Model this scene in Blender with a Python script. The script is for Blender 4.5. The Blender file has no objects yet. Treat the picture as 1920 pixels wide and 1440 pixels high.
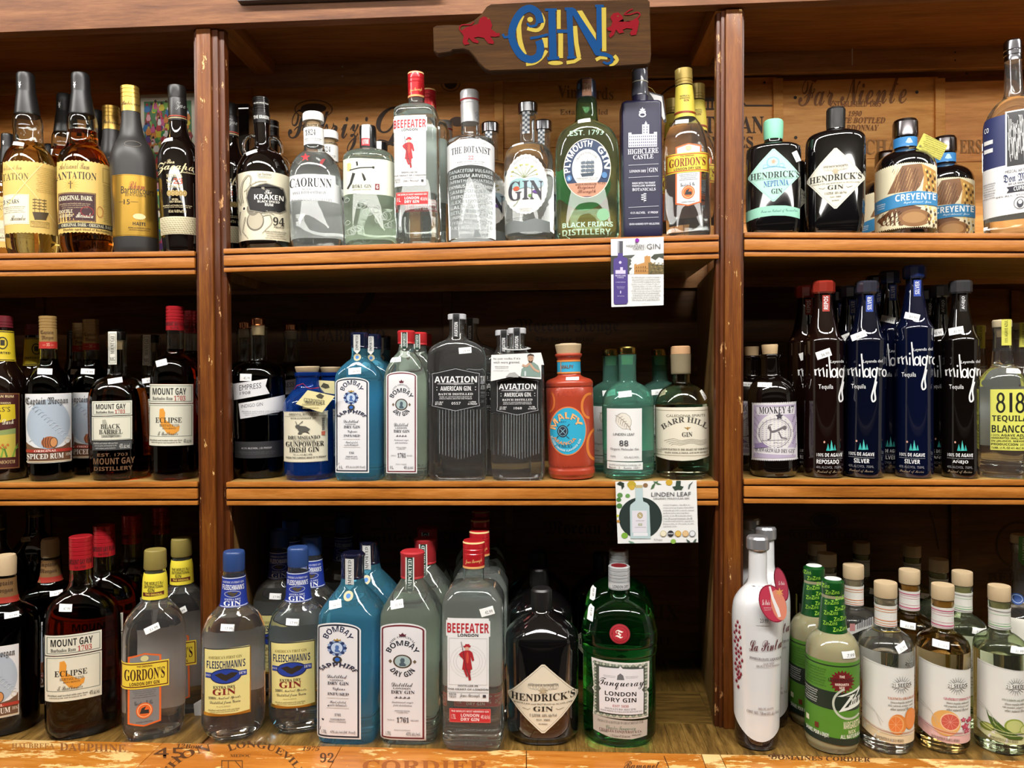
import bpy, bmesh, math, random
import numpy as np
from mathutils import Vector, Matrix
from mathutils.geometry import tessellate_polygon
random.seed(7)
sc = bpy.context.scene
COL = sc.collection
# ------------------------------------------------------------------ camera
YAW, PITCH, ROLL, FPX = -0.05218, -0.01262, -0.00859, 1440.0
CAM = np.array([0.0, -1.44, 0.0])
_F = np.array([math.sin(YAW)*math.cos(PITCH), math.cos(YAW)*math.cos(PITCH), math.sin(PITCH)])
_R0 = np.cross(_F, [0, 0, 1.0]); _R0 /= np.linalg.norm(_R0); _U0 = np.cross(_R0, _F)
_R = _R0*math.cos(ROLL)+_U0*math.sin(ROLL); _U = -_R0*math.sin(ROLL)+_U0*math.cos(ROLL)
cd = bpy.data.cameras.new('camera'); cam = bpy.data.objects.new('camera', cd); COL.objects.link(cam)
cd.sensor_width = 36.0; cd.lens = 36.0*FPX/1920.0; cd.clip_start = 0.05
cam.matrix_world = Matrix(((_R[0], _U[0], -_F[0], CAM[0]), (_R[1], _U[1], -_F[1], CAM[1]), (_R[2], _U[2], -_F[2], CAM[2]), (0, 0, 0, 1)))
sc.camera = cam
def U(px, py, Y):
    "point of the vertical plane at depth Y that a measured position of the photograph belongs to"
    d = _F*FPX + _R*(px-960) + _U*(720-py)
    return CAM + d*((Y-CAM[1])/d[1])
def YZ(px, py, z):
    "depth at which the measured position lies on the level z"
    d = _F*FPX + _R*(px-960) + _U*(720-py)
    return (CAM + d*((z-CAM[2])/d[2]))[1]
# ------------------------------------------------------------------ colour management, world
sc.view_settings.view_transform = 'Standard'; sc.view_settings.look = 'None'
sc.view_settings.gamma = 1.0; sc.view_settings.use_curve_mapping = False
sc.view_settings.exposure = 0.46
sc.cycles.max_bounces = 14; sc.cycles.transmission_bounces = 12; sc.cycles.transparent_max_bounces = 24
sc.cycles.diffuse_bounces = 3; sc.cycles.glossy_bounces = 4
sc.cycles.sample_clamp_indirect = 14.0; sc.cycles.caustics_reflective = False; sc.cycles.blur_glossy = 0.3
sc.cycles.use_denoising = True
def lin(h):
    h = h.lstrip('#'); o = []
    for i in (0, 2, 4):
        c = int(h[i:i+2], 16)/255.0
        o.append(c/12.92 if c <= 0.04045 else ((c+0.055)/1.055)**2.4)
    return (o[0], o[1], o[2], 1.0)
w = bpy.data.worlds.new('world'); sc.world = w; w.use_nodes = True
w.node_tree.nodes['Background'].inputs[0].default_value = (0.9, 0.95, 1.0, 1); w.node_tree.nodes['Background'].inputs[1].default_value = 0.08
# ------------------------------------------------------------------ lights: rows of fluorescent fixtures on the shop ceiling
CEIL = 1.75
def _mesh(name, v, f): 
    me = bpy.data.meshes.new(name); me.from_pydata([tuple(map(float, p)) for p in v], [], [tuple(q) for q in f]); me.update(); return me
LAMPS = []
for (x, y, L, W, P) in [(-0.15, -1.3, 2.6, 0.24, 84), (2.6, -1.3, 2.4, 0.24, 68), (-2.9, -1.3, 2.4, 0.24, 68),
                        (0, -6.1, 12.4, 1.2, 600), (0, -7.7, 12.4, 1.2, 600), (0, -9.2, 12.4, 1.2, 600)]:
    ld = bpy.data.lights.new('fluorescent_tube', 'AREA'); ld.shape = 'RECTANGLE'; ld.size = L; ld.size_y = W; ld.energy = P; ld.color = (1.0, 0.97, 0.92)
    lo = bpy.data.objects.new('fluorescent_tube', ld); COL.objects.link(lo); LAMPS.append((x, y, L, W, lo))
# ------------------------------------------------------------------ materials
MATS = {}
def principled(name, **k):
    if name in MATS: return MATS[name]
    m = bpy.data.materials.new(name); m.use_nodes = True
    b = m.node_tree.nodes['Principled BSDF']
    for a, v in k.items(): b.inputs[a.replace('_', ' ')].default_value = v
    MATS[name] = m; return m
def flat(hexc, rough=0.55, fin='paper'):
    if isinstance(hexc, bpy.types.Material): return hexc
    n = 'paint_'+hexc.lstrip('#')+fin
    if fin == 'paper': return principled(n, Base_Color=lin(hexc), Roughness=rough)
    if fin == 'gold': return principled(n, Base_Color=lin(hexc), Roughness=0.32, Metallic=0.85)
    if fin == 'metal': return principled(n, Base_Color=lin(hexc), Roughness=0.18, Metallic=1.0)
    if fin == 'foil': return principled(n, Base_Color=lin(hexc), Roughness=0.3, Metallic=0.35, Coat_Weight=0.5)
    if fin == 'matte': return principled(n, Base_Color=lin(hexc), Roughness=0.9, Specular_IOR_Level=0.1)
    if fin == 'plastic': return principled(n, Base_Color=lin(hexc), Roughness=0.35)
    if fin == 'gloss': return principled(n, Base_Color=lin(hexc), Roughness=0.06, Coat_Weight=1.0, Coat_Roughness=0.02)
    if fin == 'frost': return principled(n, Base_Color=lin(hexc), Roughness=0.42)
def glass(name, hexc, ior=1.42, rough=0.0, tr=1.0):
    return principled('glass_'+name, Base_Color=lin(hexc), Roughness=rough, IOR=ior, Transmission_Weight=tr)
def liquid(name, hexc):
    n = 'liquid_'+name
    if n in MATS: return MATS[n]
    m = bpy.data.materials.new(n); m.use_nodes = True; nt = m.node_tree
    for x in list(nt.nodes): nt.nodes.remove(x)
    o = nt.nodes.new('ShaderNodeOutputMaterial'); t = nt.nodes.new('ShaderNodeBsdfTransparent'); t.inputs[0].default_value = lin(hexc)
    nt.links.new(t.outputs[0], o.inputs[0]); MATS[n] = m; return m
def wood(name, c0, c1, c2, axis='x', freq=14.0, stretch=14.0, rough=0.35, coat=0.0, wear=None, wearamt=0.0, knots=0.5, spec=0.5):
    "procedural wood: grain drawn out along the axis, broad tone bands, pores, optional chipped varnish"
    if name in MATS: return MATS[name]
    m = bpy.data.materials.new(name); m.use_nodes = True; nt = m.node_tree; N = nt.nodes; L = nt.links; b = N['Principled BSDF']
    tc = N.new('ShaderNodeTexCoord'); mp = N.new('ShaderNodeMapping')
    s = {'x': (1, stretch, stretch), 'z': (stretch, stretch, 1), 'y': (stretch, 1, stretch)}[axis]
    mp.inputs['Scale'].default_value = s; L.new(tc.outputs['Object'], mp.inputs[0])
    oi = N.new('ShaderNodeObjectInfo'); ad = N.new('ShaderNodeVectorMath'); ad.operation = 'MULTIPLY_ADD'
    cv = N.new('ShaderNodeCombineXYZ'); L.new(oi.outputs['Random'], cv.inputs[0]); L.new(oi.outputs['Random'], cv.inputs[1]); L.new(oi.outputs['Random'], cv.inputs[2])
    L.new(cv.outputs[0], ad.inputs[0]); ad.inputs[1].default_value = (37, 51, 23); L.new(mp.outputs[0], ad.inputs[2])
    n1 = N.new('ShaderNodeTexNoise'); n1.inputs['Scale'].default_value = freq*0.35; n1.inputs['Detail'].default_value = 5; n1.inputs['Distortion'].default_value = knots
    n2 = N.new('ShaderNodeTexNoise'); n2.inputs['Scale'].default_value = freq*2.0; n2.inputs['Detail'].default_value = 6; n2.inputs['Roughness'].default_value = 0.7
    L.new(ad.outputs[0], n1.inputs['Vector']); L.new(ad.outputs[0], n2.inputs['Vector'])
    mx = N.new('ShaderNodeMix'); mx.data_type = 'FLOAT'; mx.inputs[0].default_value = 0.42
    L.new(n1.outputs[0], mx.inputs[2]); L.new(n2.outputs[0], mx.inputs[3])
    r = N.new('ShaderNodeValToRGB'); e = r.color_ramp.elements; e[0].position = 0.33; e[0].color = lin(c0); e[1].position = 0.68; e[1].color = lin(c2)
    q = e.new(0.5); q.color = lin(c1); L.new(mx.outputs[0], r.inputs[0]); out = r.outputs[0]
    if wear:
        n3 = N.new('ShaderNodeTexNoise'); n3.inputs['Scale'].default_value = 26; n3.inputs['Detail'].default_value = 6; n3.inputs['Roughness'].default_value = 0.75
        mp3 = N.new('ShaderNodeMapping'); mp3.inputs['Scale'].default_value = {'x': (.5, 1.6, 1.6), 'z': (1.6, 1.6, .5), 'y': (1.6, .5, 1.6)}[axis]
        L.new(tc.outputs['Object'], mp3.inputs[0]); L.new(mp3.outputs[0], n3.inputs['Vector'])
        r3 = N.new('ShaderNodeValToRGB'); r3.color_ramp.elements[0].position = 1-wearamt; r3.color_ramp.elements[1].position = min(1.0, 1-wearamt+0.02)
        L.new(n3.outputs[0], r3.inputs[0]); m3 = N.new('ShaderNodeMix'); m3.data_type = 'RGBA'
        L.new(r3.outputs[0], m3.inputs[0]); L.new(out, m3.inputs[6]); m3.inputs[7].default_value = lin(wear); out = m3.outputs[2]
    L.new(out, b.inputs['Base Color']); b.inputs['Roughness'].default_value = rough; b.inputs['Coat Weight'].default_value = coat; b.inputs['Coat Roughness'].default_value = 0.12
    b.inputs['Specular IOR Level'].default_value = spec
    bp = N.new('ShaderNodeBump'); bp.inputs['Strength'].default_value = 0.25; bp.inputs['Distance'].default_value = 0.0006; L.new(n2.outputs[0], bp.inputs['Height']); L.new(bp.outputs[0], b.inputs['Normal'])
    MATS[name] = m; return m
W_POST = wood('varnished_post_wood', '#482207', '#6e3a0d', '#8a5419', 'z', 16, 16, 0.5, 0.08, '#e2b876', 0.37, spec=0.3)
W_BEAD = wood('varnished_bead_wood', '#3c1a07', '#52270b', '#6a3712', 'z', 16, 16, 0.45, 0.1, '#c99a68', 0.39, spec=0.35)
W_SHELF = wood('shelf_front_wood', '#854c14', '#ad6a26', '#c98642', 'x', 16, 11, 0.4, 0.25, '#f0cf98', 0.27)
W_TOP = wood('shelf_top_wood', '#8a6a34', '#a98448', '#c8a464', 'x', 12, 14, 0.4, 0.2)
W_GROOVE = principled('groove_stain', Base_Color=lin('#3a1206'), Roughness=0.6)
W_BEAM = wood('unvarnished_beam_wood', '#5c3620', '#794c2e', '#92623e', 'x', 16, 12, 0.6, 0)
W_DARK = wood('ceiling_board_wood', '#70441e', '#8c5a2a', '#a26c38', 'x', 9, 9, 0.6, 0, knots=2.2)
W_SIDE = wood('side_panel_wood', '#5e4320', '#75552b', '#8a6636', 'z', 10, 12, 0.5, 0)
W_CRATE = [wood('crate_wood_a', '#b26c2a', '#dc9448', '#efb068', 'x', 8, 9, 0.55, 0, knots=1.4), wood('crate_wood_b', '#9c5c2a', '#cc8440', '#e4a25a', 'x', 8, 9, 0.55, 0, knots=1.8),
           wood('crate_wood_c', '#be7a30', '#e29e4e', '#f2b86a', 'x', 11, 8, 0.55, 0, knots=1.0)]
W_CRATE_SHADED = [wood('shaded_crate_wood_a', '#4a2e12', '#68441e', '#80562a', 'x', 8, 9, 0.6, 0, knots=1.4), wood('shaded_crate_wood_b', '#42280e', '#5c3c1a', '#724c26', 'x', 8, 9, 0.6, 0, knots=1.8)]  # crate wood with the middle and bottom rows' shade put into the colour
W_TRIM = wood('back_trim_wood', '#94683e', '#ba885a', '#cea070', 'x', 16, 12, 0.6, 0)
W_PARQ = wood('oak_parquet_x', '#3c2c12', '#6e5226', '#94743c', 'x', 30, 9, 0.38, 0.2)
W_PARQY = wood('oak_parquet_y', '#382810', '#6c5024', '#96763e', 'y', 30, 9, 0.38, 0.2)
W_COUNTER = [wood('counter_crate_wood_a', '#965614', '#b47024', '#c98a3e', 'x', 14, 12, 0.34, 0.3, '#dfb978', 0.47), wood('counter_crate_wood_b', '#9c5614', '#b87028', '#c8843a', 'x', 14, 12, 0.34, 0.3, '#dfb978', 0.43),
             wood('counter_crate_wood_c', '#8c5220', '#b07432', '#cc9654', 'x', 14, 12, 0.34, 0.3, '#e4c284', 0.53)]
# ------------------------------------------------------------------ object helpers
def obj(name, me, mat=None, parent=None, link=True):
    o = bpy.data.objects.new(name, me)
    if mat is not None and me is not None and len(me.materials) == 0:
        me.materials.append(mat)
    COL.objects.link(o)
    if parent is not None: o.parent = parent
    return o
def tag(o, label=None, cat=None, group=None, kind=None):
    if label: o['label'] = label
    if cat: o['category'] = cat
    if group: o['group'] = group
    if kind: o['kind'] = kind
    return o
def empty(name, loc=(0, 0, 0), label=None, cat=None, group=None, kind=None):
    o = bpy.data.objects.new(name, None); COL.objects.link(o); o.location = loc; o.empty_display_size = 0.02
    return tag(o, label, cat, group, kind)
def finish(bm, name, smooth=None):
    me = bpy.data.meshes.new(name); bm.to_mesh(me); bm.free()
    if smooth is not None:
        me.polygons.foreach_set('use_smooth', [True]*len(me.polygons)); me.set_sharp_from_angle(angle=math.radians(smooth))
    return me
def hexa(p8, bevel=0.0):
    "solid of eight corner points: bottom front l,r back r,l then the top ones"
    bm = bmesh.new(); v = [bm.verts.new(tuple(map(float, p))) for p in p8]
    for f in ((3, 2, 1, 0), (4, 5, 6, 7), (0, 1, 5, 4), (1, 2, 6, 5), (2, 3, 7, 6), (3, 0, 4, 7)): bm.faces.new([v[i] for i in f])
    bmesh.ops.recalc_face_normals(bm, faces=bm.faces)
    if bevel: bmesh.ops.bevel(bm, geom=list(bm.edges), offset=bevel, segments=2, profile=0.6, affect='EDGES', clamp_overlap=True)
    return finish(bm, 'solid', 35)
def box(x0, x1, y0, y1, z0, z1, bevel=0.0):
    return hexa([(x0, y0, z0), (x1, y0, z0), (x1, y1, z0), (x0, y1, z0), (x0, y0, z1), (x1, y0, z1), (x1, y1, z1), (x0, y1, z1)], bevel)
def slab(xa, za, xb, zb, th, y0, y1, bevel=0.0):
    "board whose top runs from (xa,za) to (xb,zb)"
    return hexa([(xa, y0, za-th), (xb, y0, zb-th), (xb, y1, zb-th), (xa, y1, za-th), (xa, y0, za), (xb, y0, zb), (xb, y1, zb), (xa, y1, za)], bevel)
def lathe(pts, seg=40, fdepth=None, flute=None):
    "pts: (r,h[,d,n]) -> closed surface of revolution or of a superellipse section; in design units"
    bm = bmesh.new(); rings = []
    for p in pts:
        r, h = p[0], p[1]; d = p[2] if len(p) > 2 else r; n = p[3] if len(p) > 3 else 2.0
        if r < 1e-4: rings.append([bm.verts.new((0, 0, h))]); continue
        ring = []
        for i in range(seg):
            a = 2*math.pi*i/seg; c, s = math.cos(a), math.sin(a); k = 1.0
            if flute and flute[1] <= h <= flute[2]:
                k = 1+flute[3]*abs(math.sin(flute[0]*a/2))*min(1, (h-flute[1])/4, (flute[2]-h)/4)
            x = r*k*math.copysign(abs(c)**(2/n), c); y = d*k*math.copysign(abs(s)**(2/n), s)
            ring.append(bm.verts.new((x, y, h)))
        rings.append(ring)
    for a, b in zip(rings, rings[1:]):
        if len(a) == 1 and len(b) == 1: continue
        if len(a) == 1:
            for i in range(len(b)): bm.faces.new((a[0], b[(i+1) % len(b)], b[i]))
        elif len(b) == 1:
            for i in range(len(a)): bm.faces.new((a[i], a[(i+1) % len(a)], b[0]))
        else:
            for i in range(len(a)): bm.faces.new((a[i], a[(i+1) % len(a)], b[(i+1) % len(a)], b[i]))
    return bm
def catmull(P, sub=4):
    "P: (r,h,flag) smooth unless flagged 's'"
    out = [P[0][:2]]
    for i in range(len(P)-1):
        p1, p2 = P[i], P[i+1]
        if 's' in (p1[2], p2[2]) and (p1[2] == 's' and p2[2] == 's'):
            out.append(p2[:2]); continue
        p0 = P[i-1] if i > 0 and p1[2] != 's' else p1; p3 = P[i+2] if i+2 < len(P) and p2[2] != 's' else p2
        for k in range(1, sub+1):
            t = k/sub; q = []
            for j in (0, 1):
                m1 = (p2[j]-p0[j])*0.5; m2 = (p3[j]-p1[j])*0.5
                dd = p2[j]-p1[j]
                lim = 1.6*abs(dd)
                m1 = max(-lim, min(lim, m1)); m2 = max(-lim, min(lim, m2))
                q.append((2*t**3-3*t**2+1)*p1[j]+(t**3-2*t**2+t)*m1+(-2*t**3+3*t**2)*p2[j]+(t**3-t**2)*m2)
            out.append(tuple(q))
    return out
# ------------------------------------------------------------------ lettering
_STY = {'serif': (0x1D400, 0x1D41A, 0x1D7CE), 'script': (0x1D4D0, 0x1D4EA, 0x1D7CE), 'frak': (0x1D56C, 0x1D586, 0x1D7CE),
        }
def restyle(s, k):
    k = 'serif' if k == 'ital' else k
    if k == 'bold': return ''.join(chr(0x1D5D4+ord(c)-65) if 'A' <= c <= 'Z' else c for c in s)
    if k not in _STY: return s
    b = _STY[k]; o = ''
    for c in s:
        if 'A' <= c <= 'Z': o += chr(b[0]+ord(c)-65)
        elif 'a' <= c <= 'z': o += chr(b[1]+ord(c)-97)
        elif c in '0123456789': o += chr(b[2]+int(c))
        else: o += c
    return o
_TXT = {}
_cu = bpy.data.curves.new('lettering', 'FONT'); _cu.resolution_u = 2; _co = bpy.data.objects.new('lettering', _cu)
def glyphs(s, k):
    key = (s, k)
    if key in _TXT: return _TXT[key]
    o = _co; _cu.body = restyle(s, k); _cu.shear = 0.28 if k == 'ital' else 0.0; me = o.to_mesh()
    n = len(me.vertices); co = np.zeros(n*3); me.vertices.foreach_get('co', co); co = co.reshape(-1, 3)[:, :2].copy()
    faces = [tuple(p.vertices) for p in me.polygons]
    o.to_mesh_clear()
    if n:
        lo = co.min(0); hi = co.max(0); co = (co-lo)/np.maximum(hi-lo, 1e-6)
    _TXT[key] = (co, faces); return _TXT[key]
class Art:
    "flat print: shapes and lettering in the measured units of one close look at the photograph"
    def __init__(s): s.items = []
    def _a(s, pts, faces, col, lay=None, fin='paper'):
        s.items.append((np.array(pts, float), faces, col, fin, lay)); return s
    def poly(s, pts, col, fin='paper'):
        tri = tessellate_polygon([[Vector((p[0], p[1], 0)) for p in pts]])
        return s._a(pts, [tuple(t) for t in tri], col, None, fin)
    def rect(s, x0, y0, x1, y1, col, fin='paper', sl=0.0):
        return s._a([(x0, y0), (x1, y0+sl), (x1, y1+sl), (x0, y1)], [(0, 1, 2, 3)], col, None, fin)
    def ell(s, cx, cy, rx, ry, col, n=28, fin='paper', a0=0, a1=360):
        P = [(cx+rx*math.cos(math.radians(a0+(a1-a0)*i/n)), cy+ry*math.sin(math.radians(a0+(a1-a0)*i/n))) for i in range(n+(a1-a0 < 360))]
        return s._a(P, [tuple(range(len(P)))], col, None, fin)
    def ring(s, cx, cy, rx, ry, w_, col, n=28, fin='paper', a0=0, a1=360):
        P = []
        for i in range(n+1):
            a = math.radians(a0+(a1-a0)*i/n); P += [(cx+rx*math.cos(a), cy+ry*math.sin(a)), (cx+(rx-w_)*math.cos(a), cy+(ry-w_)*math.sin(a))]
        return s._a(P, [(2*i, 2*i+2, 2*i+3, 2*i+1) for i in range(n)], col, None, fin)
    def frame(s, x0, y0, x1, y1, w_, col, fin='paper', sl=0.0):
        s.rect(x0, y0, x1, y0+w_, col, fin, sl); s.rect(x0, y1-w_, x1, y1, col, fin, sl); s.rect(x0, y0+w_, x0+w_, y1-w_, col, fin); return s.rect(x1-w_, y0+w_+sl, x1, y1-w_+sl, col, fin)
    def line(s, pts, w_, col, fin='paper', w1=None):
        if len(pts) > 3:
            q_ = catmull([(p[0], p[1], '') for p in pts], 3); pts = q_
        P = [Vector(p[:2]) for p in pts]; V = []; n = len(P)
        for i in range(n):
            t = (P[min(i+1, n-1)]-P[max(i-1, 0)]); t = t.normalized() if t.length > 0 else Vector((1, 0)); ww = w_ if w1 is None else w_+(w1-w_)*i/(n-1)
            o = Vector((-t.y, t.x))*ww*0.5; V += [tuple(P[i]+o), tuple(P[i]-o)]
        return s._a(V, [(2*i, 2*i+2, 2*i+3, 2*i+1) for i in range(n-1)], col, None, fin)
    def star(s, cx, cy, r0, r1, n, col, rot=-90, fin='paper'):
        return s._a([(cx, cy)]+[(cx+(r0 if i % 2 == 0 else r1)*math.cos(math.radians(rot+180*i/n)), cy+(r0 if i % 2 == 0 else r1)*math.sin(math.radians(rot+180*i/n))) for i in range(2*n)],
                    [(0, i+1, (i+1) % (2*n)+1) for i in range(2*n)], col, None, fin)
    def text(s, t, x0, y0, x1, y1, col='#222222', k='serif', rot=0, fin='paper', sl=0.0):
        "fit the string into the box; y0 is its upper edge; sl drops the right end"
        co, faces = glyphs(t, k); W_, H_ = x1-x0, y1-y0
        if rot == 90: P = np.stack([x0+W_*(1-co[:, 1]), y1-H_*co[:, 0]], 1)
        else: P = np.stack([x0+W_*co[:, 0], y1-H_*co[:, 1]+sl*co[:, 0]], 1)
        return s._a(P, faces, col, None, fin)
    def arc(s, t, cx, cy, rx, ry, a0, a1, h, col='#222222', k='serif', fin='paper'):
        "string along an ellipse, angles in degrees, 0 right, -90 top; glyph tops outward when a1>a0"
        co, faces = glyphs(t, k); a = np.radians(a0+(a1-a0)*co[:, 0]); sg = 1 if a1 > a0 else -1
        rr = sg*h*co[:, 1]
        return s._a(np.stack([cx+(rx+rr)*np.cos(a), cy+(ry+rr)*np.sin(a)], 1), faces, col, None, fin)
    def lines(s, x0, y0, x1, y1, n, col='#55504a', words=None, k='serif'):
        "rows of small print"
        W_ = words or ['distilled and bottled with care from', 'selected grain and botanicals by the', 'spirit company product bottled for', 'export enjoy responsibly government']
        h = (y1-y0)/n
        for i in range(n):
            ins = (x1-x0)*0.04*((i*7) % 3)
            s.text(W_[i % len(W_)], x0+ins, y0+i*h+h*0.12, x1-ins, y0+i*h+h*0.82, col, k)
        return s
    def rot(s, ang, cx, cy, start=0):
        a = math.radians(ang); c, q = math.cos(a), math.sin(a)
        for i in range(start, len(s.items)):
            it = s.items[i]; P = it[0]-[cx, cy]; s.items[i] = (np.stack([cx+c*P[:, 0]-q*P[:, 1], cy+q*P[:, 0]+c*P[:, 1]], 1),)+it[1:]
        return s
    def flatmesh(s, f, name='print', cutsx=(), cutsy=(), lay=0.05):
        "f maps (N,2) measured points and (N,) layer offsets to 3D"
        mats = []; bm = bmesh.new()
        for k, (P, faces, col, fin, _) in enumerate(s.items):
            m = flat(col, fin=fin)
            if m not in mats: mats.append(m)
            mi = mats.index(m); vs = []
            for p in P:
                v = bm.verts.new((p[0], p[1], k*0.01)); vs.append(v)
            for q in faces:
                try: fc = bm.faces.new([vs[i] for i in q]); fc.material_index = mi
                except ValueError: pass
        for c in cutsx: bmesh.ops.bisect_plane(bm, geom=list(bm.verts)+list(bm.edges)+list(bm.faces), plane_co=(c, 0, 0), plane_no=(1, 0, 0))
        for c in cutsy: bmesh.ops.bisect_plane(bm, geom=list(bm.verts)+list(bm.edges)+list(bm.faces), plane_co=(0, c, 0), plane_no=(0, 1, 0))
        bm.verts.ensure_lookup_table()
        A = np.array([(v.co.x, v.co.y, v.co.z*100) for v in bm.verts])
        nit = max(1, len(s.items)); step = min(lay, 1.2/nit)
        Q = f(A[:, :2], A[:, 2]*step)
        for v, q in zip(bm.verts, Q): v.co = q
        for fc in bm.faces: fc.smooth = True
        me = bpy.data.meshes.new(name); bm.to_mesh(me); bm.free()
        for m in mats: me.materials.append(m)
        return me
# ------------------------------------------------------------------ bottle designs
TL = (0, 100, 3.428); C2 = (400, 100, 3.6); C3 = (720, 100, 3.6); C4 = (1020, 100, 3.6); C5 = (1380, 60, 3.272)
M6 = (0, 540, 3.4286); M7 = (410, 560, 3.79); M8 = (790, 560, 3.788); M9 = (1100, 620, 4.5); M10 = (1380, 480, 3.0)
B3 = (0, 930, 2.824); B4 = (360, 940, 2.88); B5 = (690, 940, 2.88); B6 = (920, 940, 2.88); B7 = (1360, 940, 2.88)
class Bottle:
    def __init__(s, kind, crop, base, top):
        s.kind = kind; s.o = crop; s.k = crop[2]; s.xb, s.yb = base; s.xt, s.yt = top; s.parts = []; s.neck = 0
        s.H = (s.yb-s.yt)/s.k
    def ax(s, y): return s.xb+(s.xt-s.xb)*(s.yb-y)/(s.yb-s.yt)
    def hh(s, y): return (s.yb-y)/s.k
    def _prof(s, prof): return [(p[0]/s.k, s.hh(p[1]), p[2] if len(p) > 2 else '') for p in prof]
    def body(s, prof, mat, d=None, n=2.0, rn=None, fill=None, liq=None, flute=None, name='glass_body', seg=44, inset=2.2, cork=None):
        P = s._prof(prof); r0 = P[0][0]; b = min(5.0, r0*0.12)
        C = catmull([(r0, b+2, '')]+[p for p in P if p[1] > b+3])
        rm = max(p[0] for p in P); rn = (rn/s.k) if rn else min(p[0] for p in P); D = (d/s.k) if d else rm
        s.sec = (rm, rn, D, n)
        full = [(0, 0.6), (r0*0.75, 0.6), (r0-b, 0.0), (r0-b*0.3, b*0.4), (r0, b+2)]+C[1:]
        full = [s._sx(p) for p in full]
        s.table = np.array([[p[1], p[0], p[2], p[3]] for p in full[2:]]); s.table = s.table[np.argsort(s.table[:, 0], kind='stable')]
        top = full[-1]; outer = full+[(0, top[1])]
        bm = lathe(outer, seg, flute=flute)
        if fill is not None:
            hf = s.hh(fill); inn = [(0, hf)]
            for p in full:
                if p[1] > hf+0.5 and p[0] > inset+1: inn.append((p[0]-inset, p[1], p[2]-inset, p[3]))
            f0 = s.secat(hf); inn.insert(1, (f0[0]-inset, hf, f0[1]-inset, f0[2])); inn[-1] = (inn[-1][0], top[1]-1.0, inn[-1][2], inn[-1][3]); inn.append((0, top[1]-1.0))
            b2 = lathe(inn, seg); bmesh.ops.reverse_faces(b2, faces=b2.faces); tmp = bpy.data.meshes.new('t'); b2.to_mesh(tmp); b2.free(); bm.from_mesh(tmp); bpy.data.meshes.remove(tmp)
        s.parts.append((name, finish(bm, name, 40), mat, None))
        if liq is not None:
            hf = s.hh(fill)-0.4 if fill is not None else top[1]
            q = [(0, 4.0)]; r1 = s.secat(10)[0]; q += [(max(1, r0-inset*1.6), 4.0, max(1, s.secat(6)[1]-inset*1.6), s.secat(10)[2])]
            for p in full:
                if 6 < p[1] < hf: q.append((p[0]-inset, p[1], p[2]-inset, p[3]))
            f0 = s.secat(hf); q += [(f0[0]-inset, hf, f0[1]-inset, f0[2]), (0, hf)]
            s.parts.append(('liquid', finish(lathe(q, 32), 'liquid', 40), liq, None))
        if cork is not None:
            y0, y1, hw, cm = cork
            s.parts.append(('cork', finish(lathe([(0, s.hh(y1)), (hw/s.k*0.9, s.hh(y1)), (hw/s.k, s.hh(y0)), (0, s.hh(y0))], 24), 'cork', 40), cm, None))
        return s
    def _sx(s, p):
        rm, rn, D, n = s.sec; r = p[0]
        if n <= 2.0 and abs(D-rm) < 1e-6: return (r, p[1], r, 2.0)
        if r <= rn: return (r, p[1], r*(1.0 if p[1] > 30 else min(1, D/rm)), 2.0 if p[1] > 30 else n)
        t = (r-rn)/max(1e-6, rm-rn)
        if p[1] < 12: return (r, p[1], r*D/rm, n)
        return (r, p[1], rn+t*(D-rn), 2+(n-2)*t**0.6)
    def secat(s, h):
        T = s.table; return (np.interp(h, T[:, 0], T[:, 1]), np.interp(h, T[:, 0], T[:, 2]), np.interp(h, T[:, 0], T[:, 3]))
    def cap(s, prof, mat, name='cap', seg=32, smooth=28, flute=None):
        P = [(p[0]/s.k, s.hh(p[1])) for p in prof]
        P = [(0, P[0][1])]+P+[(0, P[-1][1])]
        s.captab = np.array([[p[1], p[0]] for p in P[1:-1]]); s.captab = s.captab[np.argsort(s.captab[:, 0], kind='stable')]
        s.parts.append((name, finish(lathe(P, seg, flute=flute), name, smooth), flat(mat) if isinstance(mat, str) else mat, None)); return s
    def screw(s, hw, ytop, ybot, mat, rings=(), name='cap', hb=None):
        "screw cap with rolled rings"
        hb = hb or hw; P = [(hb, ybot)]
        for y in sorted(rings, reverse=True):
            e = s.k*0.9; P += [(hw, y+e), (hw-s.k*0.9, y+e*0.4), (hw-s.k*0.9, y-e*0.4), (hw, y-e)]
        P += [(hw, ytop+s.k*1.2), (hw-s.k*1.5, ytop)]
        return s.cap(P, mat, name)
    def sleeve(s, name, y0, y1, mat, off=0.7):
        h0, h1 = s.hh(y1), s.hh(y0); hs = [h0]+[h for h in s.table[:, 0] if h0+0.5 < h < h1-0.5]+[h1]
        q = []
        for h in hs: r, d, n = s.secat(h); q.append((r+off, h, d+off, n))
        r, d, n = s.secat(h0); q = [(r-0.3, h0, d-0.3, n)]+q; r, d, n = s.secat(h1); q.append((r-0.3, h1, d-0.3, n))
        s.parts.append((name, finish(lathe(q, 40), name, 40), flat(mat) if isinstance(mat, str) else mat, None)); return s
    def art(s, art, name='label', on='body', off=0.5, back=False, face=None):
        "lay a print on the outside of the glass (or of the cap)"
        ys = np.concatenate([it[0][:, 1] for it in art.items]); ymid = (ys.min()+ys.max())/2
        def sec(h):
            if on == 'cap':
                r = np.interp(h, s.captab[:, 0], s.captab[:, 1]); return r, r, np.full_like(h, 2.0)
            T = s.table; return np.interp(h, T[:, 0], T[:, 1]), np.interp(h, T[:, 0], T[:, 2]), np.interp(h, T[:, 0], T[:, 3])
        rm, dm, nm = [float(v) for v in sec(np.array(s.hh(ymid)))]
        cx = []
        N = 10 if nm < 2.6 else 8
        for i in range(-N+1, N):
            a = i/N*math.pi/2; x = math.copysign(abs(math.sin(a))**(2/nm), a)*rm*s.k + s.ax(ymid); cx.append(x)
        cy = []
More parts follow.
